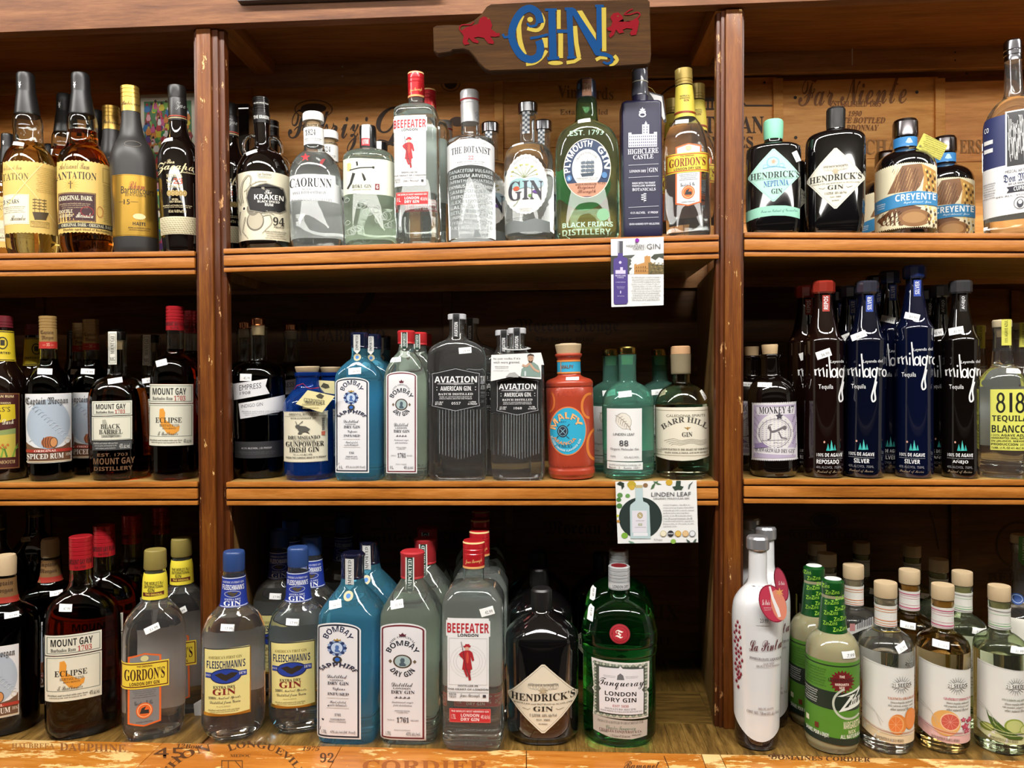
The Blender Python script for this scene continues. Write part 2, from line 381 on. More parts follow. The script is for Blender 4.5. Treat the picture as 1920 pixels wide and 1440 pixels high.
        h0, h1 = s.hh(ys.max()), s.hh(ys.min()); hs = np.linspace(h0, h1, 12); rr = sec(hs)[0]
        if rr.max()-rr.min() > 0.22: cy = [s.yb-h*s.k for h in np.linspace(h0, h1, int((h1-h0)/4)+2)[1:-1]]
        if rr.max()-rr.min() > 2 and on == 'body': off += 0.25
        axs = (s.xt-s.xb)/(s.yb-s.yt)
        r0_, d0_, n0_ = rm+off, dm+off, nm
        tk = np.array([-0.994]+[max(-0.993, min(0.993, (c-s.ax(ymid))/s.k/r0_)) for c in cx]+[0.994]); yk = (1-np.abs(tk)**n0_)**(1/n0_)
        hk = np.array([h0]+[s.hh(c) for c in cy][::-1]+[h1]) if not cy else np.sort(np.array([h0, h1]+[s.hh(c) for c in cy])); rk, dk, nk_ = sec(hk)
        def f(P, lay):
            h = (s.yb-P[:, 1])/s.k; dx = (P[:, 0]-(s.xb+axs*(s.yb-P[:, 1])))/s.k
            r, d = np.interp(h, hk, rk)+off, np.interp(h, hk, dk)+off
            t = np.clip(dx/r, -0.992, 0.992); yy = np.interp(t, tk, yk); y = -(d+lay)*yy; r = r+lay
            if back: return np.stack([-t*r, -y, h], 1)
            return np.stack([t*r, y, h], 1)
        me = art.flatmesh(f, name, cx, cy); s.parts.append((name, me, None, None)); return s
    def price(s, x, y, ang=0, txt='29.99', w_=None, h_=None, on='body'):
        W_ = (w_ or 25*s.k/1.0)/2; Hh = (h_ or 10.5*s.k)/2; a = Art()
        W_ = (w_ if w_ else 24*s.k)/2
        a.rect(x-W_, y-Hh, x+W_, y+Hh, '#f4f4f2'); a.text(txt, x-W_*0.35, y-Hh*0.2, x+W_*0.75, y+Hh*0.6, '#555555', 'sans'); a.rot(ang, x, y)
        return s.art(a, 'price_tag', off=1.0, on=on)
    def backlabel(s, x0, y0, x1, y1, col='#c3c6c4'):
        a = Art(); a.rect(x0, y0, x1, y1, col); return s.art(a, 'back_label', back=True)
    def extra(s, name, me, mat, under=None): s.parts.append((name, me, mat, under)); return s
D = {}
def place_node(des, root, sca, lean, yaw=0.0, sw=None):
    by = {}
    for (name, me, mat, under) in des.parts:
        o = bpy.data.objects.new(name, me)
        if mat is not None and len(me.materials) == 0: me.materials.append(mat)
        COL.objects.link(o); o.parent = by.get(under, root)
        if under is None: by.setdefault(name, o)
    root.scale = (sw or sca, sw or sca, sca); root.rotation_euler = (0, lean, yaw)
# shelf levels from the measured front edges
def _line(a, b): pa = U(a[0], a[1], 0); pb = U(b[0], b[1], 0); return (pa[0], pa[2], pb[0], pb[2])
SHL = {'T': [_line((-40, 475.5), (366, 470)), _line((418, 466), (1347, 439)), _line((1396, 435), (1990, 437))],
       'M': [_line((-40, 906), (371, 904)), _line((423, 904.5), (1347, 903)), _line((1394, 899), (1990, 901))]}
ZB = -0.664
def shelf_z(sh, x):
    if sh == 'B': return ZB
    L = SHL[sh]; q = L[0] if x < L[0][2]+0.02 else (L[1] if x < L[1][2]+0.02 else L[2])
    return q[1]+(q[3]-q[1])*(x-q[0])/(q[2]-q[0])
INFO = {}; ITEMS = []; DEBUG = False
def face(d, x, Y):
    "round bottles have been turned with the label to the aisle; square ones stand parallel to the shelf"
    return -math.atan2(x, Y-CAM[1]) if d.sec[3] < 3.4 else 0.0
def front(key, sh, label, group=None, Yf=None, cat='bottle', name='gin_bottle', dx=0.0, dz=0.0):
    "the bottle of a design that stands in front, where the photo shows it"
    d = D[key]; ox, oy, k = d.o; bx, by = ox+d.xb/k, oy+d.yb/k; tx, ty = ox+d.xt/k, oy+d.yt/k
    if Yf is None: Yf = 0.008 if sh == 'T' else (0.012 if sh == 'M' else YZ(bx, by, ZB))
    dbase = d.secat(9)[1]; Dm = dbase*0.00102; Yc = Yf+Dm
    for _ in range(3):
        z0 = shelf_z(sh, U(bx, by, Yc)[0])+dz; pt = U(tx, ty, Yc); s_ = (pt[2]-z0)/d.H; sw = U(bx+1, by, Yc)[0]-U(bx, by, Yc)[0]; sw *= math.cos(face(d, pt[0], Yc)); Yc = Yf+(dbase if sh == 'B' else d.sec[2])*sw
    xb = U(bx, by, Yc)[0]+dx; xt = pt[0]+dx
    lean = max(-0.026, min(0.026, math.atan2(xt-xb, pt[2]-z0)))
    xb = (xb+xt)/2-(pt[2]-z0)/2*math.tan(lean)
    r = empty(name, (xb, Yc, z0+abs(math.sin(lean))*d.sec[0]*s_*0.5+0.0003), label, cat, group)
    place_node(d, r, s_, lean, face(d, xb, Yc), sw); INFO[key] = (s_, Yc, sh, name, d, sw); ITEMS.append(dict(r=r, px=bx*0.3+tx*0.7, py=ty, Y=Yc, s=sw, d=d, sh=sh, front=1, key=key, x=xb, x0=xb)); return r
def rear(key, px, py, label, group=None, Y=None, row=1, lean=0.0, sh=None, k=1.0, name=None, fr=0):
    s_, Yf, sh0, nm, d, sw = INFO[key]; sh = sh or sh0; s_ *= k; sw *= k
    if Y is None:
        if sh == 'B':
            Y = YZ(px, py, ZB+d.H*s_); Y = max(Yf+d.sec[2]*sw*2.02*row*0.98, min(0.345-d.sec[2]*sw, Y))
        else: Y = min(0.345-d.sec[2]*sw, Yf+row*(d.sec[2]*sw*2+0.004))
    x = U(px, py, Y)[0]; xb = x - math.tan(lean)*d.H*s_; z0 = shelf_z(sh, xb)
    r = empty(name or nm, (xb, Y, z0+0.0003), label, 'bottle', group); place_node(d, r, s_, lean, face(d, xb, Y), sw); ITEMS.append(dict(r=r, px=px, py=py, Y=Y, s=sw, d=d, sh=sh, front=fr, key=key, x=xb, x0=xb)); return r

def settle():
    "let the bottles stand clear of one another: rear ones slide along their line of sight, front ones by a millimetre or two"
    for it in ITEMS:
        rm, rn, dd, n = it['d'].sec; yaw = it['r'].rotation_euler.z; c, q = abs(math.cos(yaw)), abs(math.sin(yaw))
        it['a'] = math.hypot(rm*c, dd*q)*it['s']+0.0011; it['b'] = math.hypot(dd*c, rm*q)*it['s']+0.0011; kk = 1+abs(math.sin(2*yaw))*(0.10*(n-2)+0.10*max(0, 1-dd/rm)); it['a'] *= kk; it['b'] *= kk; it['n'] = max(2.0, min(6, n)); it['Yf'] = it['Y']
    def bounds(it):
        z = it['r'].location.z+0.1; t = (z-0.668)/(ZB-0.668); xf = lambda X, i: X[i][0]+(X[i][1]-X[i][0])*t
        x = it['x']; mL, mR = (xf(PL, 1)+xf(PL, 2))/2, (xf(PR, 1)+xf(PR, 2))/2; g = 0.0015
        if it['sh'] == 'T': return (-9, 9)
        if it['sh'] == 'B' and it['Y']+it['b'] < 0.0005: return (-9, 9)
        if it['sh'] == 'M' and x < mL+0.12 and it['Y']-it['b'] > 0.03: return (-9, 9)
        if x < mL: return (-1.32, xf(PL, 0)+0.002-g)
        if x < mR:
            tt = max(0, min(1, (it['Y']-0.03)/(BACK-0.03))); lo = xf(PL, 3)-0.001; hi = xf(PR, 0)+0.001
            return (lo+((U(513, 800, BACK)[0]-lo) if it['sh'] == 'B' else 0)*max(0, min(1, (it['Y']+it['b']-0.03)/(BACK-0.03)))+g+(0.008 if it['sh'] == 'B' else 0), hi+(U(1308, 800, BACK)[0]-hi)*0+g if False else hi-g)
        return (xf(PR, 3)+g, 1.33)
    for sweep in range(240):
        mv = 0
        for i in range(len(ITEMS)):
            for j in range(i+1, len(ITEMS)):
                A_, B_ = ITEMS[i], ITEMS[j]
                if A_['sh'] != B_['sh']: continue
                dx = B_['x']-A_['x']; dy = B_['Y']-A_['Y']; sa, sb = A_['a']+B_['a'], A_['b']+B_['b']
                if abs(dx) >= sa or abs(dy) >= sb: continue
                n = (A_['n']+B_['n'])/2 if min(A_['n'], B_['n']) > 3.4 else 2.0+0.5*(max(A_['n'], B_['n'])-2)
                if abs(dx/sa)**n+abs(dy/sb)**n >= 1: continue
                mv += 1; R_, F_ = (B_, A_) if dy >= 0 else (A_, B_)
                need = sb*(1-abs(dx/sa)**n)**(1/n)-abs(dy); needx = sa*(1-abs(dy/sb)**n)**(1/n)-abs(dx); sg = 1 if dx >= 0 else -1
                if R_['front'] and F_['front']:
                    st = min(needx, 0.0012)*0.55; lim = 0.0045
                    B_['x'] = min(B_['x0']+lim, B_['x']+sg*st) if sg > 0 else max(B_['x0']-lim, B_['x']-st); A_['x'] = max(A_['x0']-lim, A_['x']-st) if sg > 0 else min(A_['x0']+lim, A_['x']+st)
                    if sweep > 20: R_['Y'] = min(R_['Yf']+0.009, R_['Y']+min(need, 0.002)*0.6) if R_['Y'] < R_['Yf']+0.009 else R_['Y']
                else:
                    lim = 0.345-R_['b']
                    if R_['Y']+0.0005 < lim and sweep < 200 and need < needx*4: R_['Y'] = min(lim, R_['Y']+min(need, 0.004)*0.6)
                    st = min(needx, 0.003)*0.35; sr = sg if R_ is B_ else -sg
                    if R_['Y']+0.001 >= lim or need >= needx*4 or sweep >= 200:
                        R_['x'] += sr*st*2; R_['dxp'] = R_.get('dxp', 0)+sr*st*2
                        if not F_['front']: F_['x'] -= sr*st; F_['dxp'] = F_.get('dxp', 0)-sr*st
                        elif sweep >= 200: F_['Y'] = max(F_['Yf']-0.012, F_['Y']-0.0004) if F_['sh'] == 'B' else F_['Y']
        for it in ITEMS:
            if it['sh'] == 'B' and it['front'] and it['Y'] < 0.03:
                for X in (PL, PR):
                    if X[0][1]-it['a'] < it['x0'] < X[3][1]+it['a'] and it['Y']+it['b'] > -0.0005: it['Y'] = -0.001-it['b']
            if not it['front']: it['x'] = U(it['px'], it['py'], it['Y'])[0]+it.get('dxp', 0)
            lo, hi = bounds(it); x_ = max(lo+it['a'], min(hi-it['a'], it['x']))
            if x_ != it['x']: it['dxp'] = it.get('dxp', 0)+x_-it['x']; it['x'] = x_
            if it['sh'] == 'T':
                for X in (PL, PR):
                    xa, xb = X[0][0]-0.003, X[3][0]+0.012 if X is PL else X[3][0]+0.003
                    if xa-it['a'] < it['x'] < xb+it['a'] and it['Y']-it['b'] < 0.0305: it['Y'] += min(0.004, 0.0305-it['Y']+it['b'])
            if it['sh'] == 'B' and it['front']:
                for X in (PL, PR):
                    if X[0][1]-it['a'] < it['x0'] < X[3][1]+it['a'] and it['Y']+it['b'] > -0.0005 and it['Y'] < 0.0: it['Y'] = -0.001-it['b']
            if it['sh'] == 'M' and it['Y']-it['b'] < 0.0305 and not it['front'] and PL[0][1]-0.003-it['a'] < it['x'] < PL[3][1]+0.003+it['a']: it['Y'] += 0.002
        if not mv: break
    left = mv
    for i in range(len(ITEMS)):
        for j in range(i+1, len(ITEMS)):
            A_, B_ = ITEMS[i], ITEMS[j]
            if A_['sh'] != B_['sh']: continue
            n = (A_['n']+B_['n'])/2 if min(A_['n'], B_['n']) > 3.4 else 2.0+0.5*(max(A_['n'], B_['n'])-2)
            q = (abs(A_['x']-B_['x'])/(A_['a']+B_['a']))**n+(abs(A_['Y']-B_['Y'])/(A_['b']+B_['b']))**n
            if q >= 0.9999: continue
            R_, F_ = (B_, A_) if B_['Y'] >= A_['Y'] else (A_, B_)
            if not R_['front']:
                k = max(0.9, ((A_['b']+B_['b'])*q**(1/n)-F_['b'])/R_['b']); R_['a'] *= k; R_['b'] *= k; R_['r'].scale = [v*k for v in R_['r'].scale]; R_['sc'] = R_.get('sc', 1)*k
            if DEBUG: print(A_['key'], A_['r'].name, round(A_['x'], 3), round(A_['Y'], 3), B_['key'], B_['r'].name, round(B_['x'], 3), round(B_['Y'], 3), 'q', round(q**(1/n), 3), R_.get('sc', 1))
    for it in ITEMS:
        r = it['r']; r.location.x = it['x']; r.location.y = it['Y']; dz = r.location.z-shelf_z(it['sh'], it['x0']); r.location.z = max(shelf_z(it['sh'], it['x']+q*it['a']*0.9) if it['sh'] != 'B' else ZB for q in (-1, 0, 1) if it['sh'] == 'B' or abs(shelf_z(it['sh'], it['x']+q*it['a']*0.9)-shelf_z(it['sh'], it['x'])) < 0.002)+dz
        if it['front'] == 1: s_, Y0, sh, nm, d, sw = INFO[it['key']]; INFO[it['key']] = (s_, it['Y'], sh, nm, d, sw)
# ================================================================== the shelving
def part(name, me, mat, parent=None, kind=None, label=None):
    o = obj(name, me, mat, parent)
    if parent is not None: o.location = -Vector(parent.location)
    if kind: o['kind'] = kind
    if label: o['label'] = label
    return o
def root(name, loc, label, cat, group=None): return empty(name, loc, label, cat, group)
BACK = 0.35
TOPZ = 0.72
def post(pxs, lab):
    "divider: face board, rounded beads on both sides, inner panel running back; pxs = measured x of its steps at two heights"
    (ya, A), (yb, B) = pxs
    za = 0.668; zb = ZB
    def xx(px0, px1, Y=0): a = U(px0, ya, Y); b = U(px1, yb, Y); t = (b[0]-a[0])/(b[2]-a[2]); return a[0]+(za-a[2])*t, a[0]+(zb-a[2])*t
    X = [xx(A[i], B[i]) for i in range(4)]
    def pl(i, j, y0, y1, bev=0.0, d0=0.0, d1=0.0):
        return hexa([(X[i][1]+d0, y0, zb), (X[j][1]+d1, y0, zb), (X[j][1]+d1, y1, zb), (X[i][1]+d0, y1, zb), (X[i][0]+d0, y0, za), (X[j][0]+d1, y0, za), (X[j][0]+d1, y1, za), (X[i][0]+d0, y1, za)], bev)
    rt = root('post', ((X[1][1]+X[2][1])/2, 0.015, zb), lab, 'post', 'posts between the shelf bays')
    part('face_board', pl(1, 2, 0.0, 0.028, 0.0022), W_POST, rt)
    for i, j, nm in ((0, 1, 'bead'), (2, 3, 'bead')):
        wd = abs(X[j][0]-X[i][0])
        if wd > 0.004:
            m = 0.5; A0 = X[i]; B0 = X[j]
            k = 0 if i == 0 else 1
            mid = [(A0[q]+B0[q])/2 for q in (0, 1)]
            for n, (u0, u1, yo, bev) in enumerate(((0.0, 0.52, 0.010, 0.002), (0.48, 1.0, 0.0045, 0.003)) if k == 0 else ((0.0, 0.55, 0.0045, 0.003), (0.5, 1.0, 0.010, 0.002))):
                q = [A0[0]+(B0[0]-A0[0])*u0, A0[0]+(B0[0]-A0[0])*u1]; r = [A0[1]+(B0[1]-A0[1])*u0, A0[1]+(B0[1]-A0[1])*u1]
                part('bead', hexa([(r[0], yo, zb), (r[1], yo, zb), (r[1], 0.03, zb), (r[0], 0.03, zb), (q[0], yo, za), (q[1], yo, za), (q[1], 0.03, za), (q[0], 0.03, za)], bev), W_BEAD, rt)
    return X
def side_panel(X, back_px, left, lab):
    "solid partition below the top shelf; its visible face runs back to the measured corner"
    for (zt_, zb2) in (((0.2, -0.2025), (-0.245, ZB)) if not left else ((-0.245, ZB),)):
        t0 = (zt_-0.668)/(ZB-0.668); t1 = (zb2-0.668)/(ZB-0.668)
        xf = lambda i, t: X[i][0]+(X[i][1]-X[i][0])*t
        c = U(back_px, 800, BACK)[0]
        if left: f0, f1, o0, o1 = xf(3, t0)-0.001, xf(3, t1)-0.001, xf(0, t0)+0.003, xf(0, t1)+0.003; P = [(o1, f1, c, o1), (o0, f0, c, o0)]
        else: f0, f1, o0, o1 = xf(0, t0)+0.001, xf(0, t1)+0.001, xf(3, t0)-0.003, xf(3, t1)-0.003; P = [(f1, o1, o1, c), (f0, o0, o0, c)]
        tag(part('side_panel', hexa([(P[0][0], 0.03, zb2), (P[0][1], 0.03, zb2), (P[0][2], BACK, zb2), (P[0][3], BACK, zb2), (P[1][0], 0.03, zt_), (P[1][1], 0.03, zt_), (P[1][2], BACK, zt_), (P[1][3], BACK, zt_)]), W_SIDE), lab+(' in the middle row' if zt_ > 0 else ' in the bottom row'), 'panel')
PL = post(((60, (358, 367, 394, 416)), (1000, (369, 378, 404.5, 427))), 'scuffed varnished post left of the gin bay')
PR = post(((60, (1345.5, 1361, 1392, 1398)), (1000, (1343, 1358, 1389.5, 1396))), 'varnished post with rounded beads right of the gin bay')
side_panel(PL, 513, True, 'brown partition board behind the left post'); side_panel(PR, 1308, False, 'brown partition board behind the right post')
# outer ends beyond the frame
tag(part('side_panel', box(-1.36, -1.33, 0.0, BACK, ZB, TOPZ), W_SIDE), 'outer end board of the shelving past the left edge', 'panel'); tag(part('side_panel', box(1.36, 1.39, 0.0, BACK, ZB, TOPZ), W_SIDE), 'outer end board of the shelving past the right edge', 'panel')
def shelf_board(q, x0, x1, lab):
    "board with a moulded front of three strips between two dark grooves"
    xa, za, xb, zb = q; m = (zb-za)/(xb-xa); z = lambda x: za+m*(x-xa)
    rt = root('shelf', ((x0+x1)/2, BACK/2, z((x0+x1)/2)), lab, 'shelf', 'shelf boards with three-strip fronts')
    s = part('board', slab(x0, z(x0), x1, z(x1), 0.040, 0.012, BACK), W_TOP, rt)
    sc_ = 0.00103
    for (a, b, yo, bev) in ((0.0, 9.5, 0.001, 0.0022), (12.5, 32.0, 0.001, 0.0026), (35.5, 43.5, 0.002, 0.0016)):
        h0, h1 = a*sc_, b*sc_
        o = part('front_strip', slab(x0, z(x0)-h0+0.0001, x1, z(x1)-h0+0.0001, h1-h0, yo, 0.012, bev), W_SHELF, rt)
    part('groove', slab(x0, z(x0)-0.004, x1, z(x1)-0.004, 0.038, 0.0068, 0.0119), W_GROOVE, rt)
    return s
for row in ('T', 'M'):
    q = SHL[row]; nm_ = 'wooden shelf under the top row of' if row == 'T' else 'wooden shelf under the middle row of'
    zr = 0.24 if row == 'T' else -0.2
    def xi(X, ii): t = (zr-0.668)/(ZB-0.668); return X[ii][0]+(X[ii][1]-X[ii][0])*t
    shelf_board(q[0], -1.33, xi(PL, 0)+0.001, 'left '+nm_+' bottles'); shelf_board(q[1], xi(PL, 3)-0.003, xi(PR, 0)+0.004, 'centre '+nm_+' bottles'); shelf_board(q[2], xi(PR, 3)-0.001, 1.36, 'right '+nm_+' bottles')
# top beam in front, ceiling board, brackets
ba = U(0, 60.5, -0.014); bb = U(1345, 8.5, -0.014); bm_ = (bb[2]-ba[2])/(bb[0]-ba[0]); zb_ = lambda x: ba[2]+bm_*(x-ba[0])
tag(part('top_beam', hexa([(-1.4, -0.014, zb_(-1.4)), (1.42, -0.014, zb_(1.42)), (1.42, 0.012, zb_(1.42)), (-1.4, 0.012, zb_(-1.4)), (-1.4, -0.014, zb_(-1.4)+0.16), (1.42, -0.014, zb_(1.42)+0.16), (1.42, 0.012, zb_(1.42)+0.16), (-1.4, 0.012, zb_(-1.4)+0.16)], 0.0015), W_BEAM), 'pale brown beam across the top of all bays', 'beam')
ca = U(0, 136, BACK-0.012); cb = U(1880, 87, BACK-0.012); cm_ = (cb[2]-ca[2])/(cb[0]-ca[0]); zc = lambda x: ca[2]+cm_*(x-ca[0])
tag(part('ceiling_board', hexa([(-1.4, 0.012, zc(-1.4)), (1.42, 0.012, zc(1.42)), (1.42, BACK+0.02, zc(1.42)), (-1.4, BACK+0.02, zc(-1.4)), (-1.4, 0.012, zc(-1.4)+0.02), (1.42, 0.012, zc(1.42)+0.02), (1.42, BACK+0.02, zc(1.42)+0.02), (-1.4, BACK+0.02, zc(-1.4)+0.02)]), W_DARK), 'dark knotty board roofing the top row', 'board')
for (pl_, pr_, yb_) in ((475, 513, 136.5), (1296, 1331, 121)):
    a = U(pl_, yb_, 0.31); b = U(pr_, yb_, 0.31)
    tag(part('bracket', hexa([(a[0], 0.012, a[2]), (b[0], 0.012, b[2]), (b[0], 0.32, b[2]), (a[0], 0.32, a[2]), (a[0], 0.012, zc(a[0])), (b[0], 0.012, zc(b[0])), (b[0], 0.32, zc(b[0])), (a[0], 0.32, zc(a[0]))], 0.001), wood('bracket_wood', '#7d5026', '#9c672f', '#b47e40', 'y', 14, 12, 0.55)), 'wooden brace under the roof board beside the %s post' % ('left' if pl_ < 900 else 'right'), 'brace')
# grey price-rail edge resting on the beam top
a = U(449, 6.5, -0.02); b = U(829, 6.0, -0.02)
o = obj('shelf_liner', box(a[0], b[0], -0.03, 0.01, a[2], a[2]+0.05, 0.001), principled('grey_liner', Base_Color=lin('#55565a'), Roughness=0.5)); tag(o, 'dark grey strip hanging over the front of the top beam', 'strip')
# ------------------------------------------------------------------ back wall of old wine crate panels
wall = empty('wall_back', (0, BACK, 0), None, None, None, 'structure')
def wpart(name, me, mat, **k):
    o = obj(name, me, mat, wall); o.location = (0, -BACK, 0)
    for a_, v_ in k.items(): o[a_] = v_
    return o
wpart('backing_board', box(-1.4, 1.42, BACK+0.008, BACK+0.02, ZB-0.02, zc(0)+0.0), W_DARK)
# trim board right below the ceiling board
ta = U(0, 178, BACK-0.012); tb = U(1750, 129, BACK-0.012); tm = (tb[2]-ta[2])/(tb[0]-ta[0]); zt = lambda x: ta[2]+tm*(x-ta[0])
wpart('trim_board', hexa([(-1.4, BACK-0.014, zt(-1.4)), (1.42, BACK-0.014, zt(1.42)), (1.42, BACK+0.008, zt(1.42)), (-1.4, BACK+0.008, zt(-1.4)), (-1.4, BACK-0.014, zc(-1.4)), (1.42, BACK-0.014, zc(1.42)), (1.42, BACK+0.008, zc(1.42)), (-1.4, BACK+0.008, zc(-1.4))], 0.0008), W_TRIM)
def bx(px, py): return U(px, py, BACK-0.004)[0]
def bz(px, py): return U(px, py, BACK-0.004)[2]
PANELS = {}
def panel_row(tag_, y_top, y_bot, edges, battens, seams):
    "edges: measured x of panel joints; seams: list of y where each panel is split"
    for (a_, b_), sm in zip(zip(edges, edges[1:]), seams):
        ys = [y_top]+sm+[y_bot]
        for i, (u, v) in enumerate(zip(ys, ys[1:])):
            x0, x1 = bx(a_, 500)+0.0008, bx(b_, 500)-0.0008
            zt_ = bz((a_+b_)/2, u)-(0.0006 if i else 0); zb2 = bz((a_+b_)/2, v)+0.0006
            wpart('crate_panel', box(x0, x1, BACK-0.004-random.random()*0.001, BACK+0.008, zb2, zt_, 0.0006), random.choice(W_CRATE if tag_ == 'T' else W_CRATE_SHADED))
    for (a_, b_) in battens:
        wpart('batten', box(bx(a_, 500), bx(b_, 500), BACK-0.011, BACK-0.003, bz(a_, y_bot), bz(a_, y_top)-0.001, 0.0008), W_CRATE[2] if tag_ == 'T' else W_CRATE_SHADED[0])
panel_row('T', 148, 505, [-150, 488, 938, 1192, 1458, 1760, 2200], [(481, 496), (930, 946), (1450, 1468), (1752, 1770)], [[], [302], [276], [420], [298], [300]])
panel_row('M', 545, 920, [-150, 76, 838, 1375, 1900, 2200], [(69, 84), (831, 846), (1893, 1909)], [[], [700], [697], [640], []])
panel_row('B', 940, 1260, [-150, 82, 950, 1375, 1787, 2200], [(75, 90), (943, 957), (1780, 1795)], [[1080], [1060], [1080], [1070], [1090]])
# dark rail over the middle and bottom backs
for (y0, y1) in ((500, 545),):
    wpart('trim_board', box(-1.4, 1.42, BACK-0.012, BACK+0.008, bz(960, y1), bz(960, y0-8), 0.0008), W_TRIM)
def stamp(art, name='stencil', y=0.0):
    f = lambda P, lay: np.array([U(p[0], p[1], BACK-0.0052-y)-np.array([0, l*0.001+0.0004, 0]) for p, l in zip(P, lay)])
    return wpart(name, art.flatmesh(f, name), None)
INK = '#3b2210'; INKL = '#8a5a24'
A = Art(); A.text('Fabrizi', 540, 205, 690, 285, INK, 'script'); A.text('D', 705, 200, 770, 275, INK, 'script')
A.ell(588, 203, 24, 9, '#4a2c14'); A.ring(588, 205, 36, 18, 2, '#6e451e'); A.ell(845, 157, 12, 10, '#4a3420'); A.ring(845, 158, 18, 14, 1.5, '#7a5228'); A.ell(858, 228, 15, 9, '#4a2c14'); stamp(A)
A = Art(); A.text('Vineyards', 1046, 160, 1150, 190, INKL, 'serif', sl=4); A.text('Estate Bottled', 1050, 205, 1140, 215, INKL, 'serif')
stamp(A)
A = Art(); A.ring(1322, 205, 95, 58, 3, INK, 44, a0=185, a1=305); A.line([(1376, 170), (1398, 198), (1448, 198)], 3, INK)
A.rect(1300, 182, 1345, 190, INK); A.poly([(1308, 182), (1312, 166), (1330, 162), (1348, 168), (1350, 182)], INKL)
for i in range(6): A.rect(1302+i*8, 190, 1305+i*8, 203, INK)
A.rect(1298, 203, 1352, 206, INK)
A.text('CTSMAN', 1300, 218, 1432, 250, INK, 'serif'); A.text('ESTATES', 1298, 256, 1412, 278, INK, 'serif'); stamp(A)
A = Art(); A.text('Far Niente', 1497, 146, 1700, 200, '#85501f', 'script', sl=-6); A.text('ESTABLISHED 1885', 1556, 189, 1652, 200, '#85501f', 'serif')
A.text('1990', 1590, 208, 1616, 218, '#85501f', 'ital'); A.text('ESTATE BOTTLED', 1548, 220, 1660, 231, '#85501f', 'ital'); A.text('CHARDONNAY', 1562, 234, 1648, 245, '#85501f', 'ital')
for (x, y) in ((1491, 183), (1719, 173), (1492, 258)): A.ell(x, y, 3, 3, '#1c0f06')
A.ell(1433, 155, 2.4, 2.4, '#2c1a0c'); A.ell(1812, 138, 2.4, 2.4, '#2c1a0c'); A.text('CHAT', 1622, 262, 1700, 290, '#9a6a30', 'serif'); A.text('ERS', 1800, 262, 1840, 288, '#9a6a30', 'serif'); stamp(A)
A = Art(); A.frame(553, 600, 586, 641, 2, INK); A.ell(570, 612, 7, 8, INK); A.poly([(562, 640), (565, 618), (575, 618), (579, 640)], INK)
A.text('CASTELLO di', 612, 603, 693, 615, INK, 'serif'); A.text('GABBIANO', 593, 617, 722, 641, INK, 'serif')
A.text('Moreau Rouge', 966, 597, 1160, 628, INK, 'frak'); A.text('The house wine', 1002, 631, 1113, 642, INK, 'frak')
A.poly([(668, 590), (690, 545), (706, 540), (700, 562), (680, 588)], '#3c2410'); stamp(A)
A = Art(); A.frame(716, 956, 742, 992, 2, INK); A.text('SS', 722, 962, 738, 986, INK, 'serif'); A.text('Chevillot', 640, 998, 775, 1022, INK, 'frak'); A.text('Cie', 823, 996, 858, 1022, INK, 'frak')
A.text('Bordeaux', 700, 1030, 780, 1046, '#6a2412', 'serif'); A.text('fondee', 700, 1050, 760, 1064, INK, 'serif')
A.text('Moreau Rouge', 1020, 976, 1225, 1008, INK, 'frak'); A.text('The house wine', 1056, 1010, 1176, 1024, INK, 'frak')
A.text('DUFREIX', 1110, 1134, 1272, 1162, INK, 'serif'); A.text('FRANCE', 1190, 1194, 1260, 1210, INK, 'serif'); stamp(A)
A = Art(); A.frame(1481, 993, 1627, 1012, 1.5, INK); A.text('COLUMBIA CREST', 1487, 997, 1620, 1009, INK, 'serif'); A.ell(1546, 976, 22, 13, '#22140a'); A.ring(1546, 976, 28, 17, 2, '#3c2410')
A.ring(1910, 1022, 43, 44, 3, INK); A.text('BENE', 1852, 1075, 1930, 1090, INK, 'serif'); A.line([(1742, 955), (1752, 985), (1760, 1030)], 1.5, '#22140a'); stamp(A)
# holes, nails and a strand of thread on the trim board
A = Art()
for (x, y) in ((642, 125), (642, 143), (1118, 130), (357, 135), (358, 152), (1791, 98), (1791, 113)): A.ell(x, y, 1.6, 1.8, '#cfc4b0' if x < 1500 else '#2c1a0c', 10)
f = lambda P, lay: np.array([U(p[0], p[1], BACK-0.0146) for p in P]); wpart('nail', A.flatmesh(f, 'nail'), None)
cu = []; p0 = U(1598, 88, 0.33); p1 = U(1598, 122, 0.33)
bm = bmesh.new(); bmesh.ops.create_cone(bm, segments=6, radius1=0.0011, radius2=0.0016, depth=abs(p0[2]-p1[2])); o = obj('thread', finish(bm, 'thread', 60), principled('white_thread', Base_Color=lin('#e8e4da'), Roughness=0.8)); o.location = ((p0+p1)/2)
tag(o, 'short white thread hanging from the ceiling board above the right bay', 'thread')
# ------------------------------------------------------------------ bottom deck: oak parquet blocks and counter edge of crate boards
ea, eb = U(0, 1385, -0.1), U(1900, 1425, -0.1)
YE = lambda px: YZ(px, 1385+40*px/1920.0, ZB)
deck = root('parquet_deck', (0, 0.1, ZB), 'worn oak parquet deck under the bottom row of bottles', 'deck')
_e0, _e1 = U(0, 1386.5, YE(0)), U(1920, 1426.5, YE(1920)); _q0 = YZ(0, 1386.5, ZB+0.002); _q1 = YZ(1920, 1426.5, ZB+0.002)
_xa = U(0, 1386.5, _q0)[0]; _xb = U(1920, 1426.5, _q1)[0]
def yedge(x): return _q0+(_q1-_q0)*(x-_xa)/(_xb-_xa)+0.0012
part('deck_board', hexa([(-1.36, yedge(-1.36), ZB-0.03), (1.38, yedge(1.38), ZB-0.03), (1.38, BACK, ZB-0.03), (-1.36, BACK, ZB-0.03), (-1.36, yedge(-1.36), ZB-0.0042), (1.38, yedge(1.38), ZB-0.0042), (1.38, BACK, ZB-0.0042), (-1.36, BACK, ZB-0.0042)]), W_DARK, deck)
bs = 0.086; jx = 0; n = 0
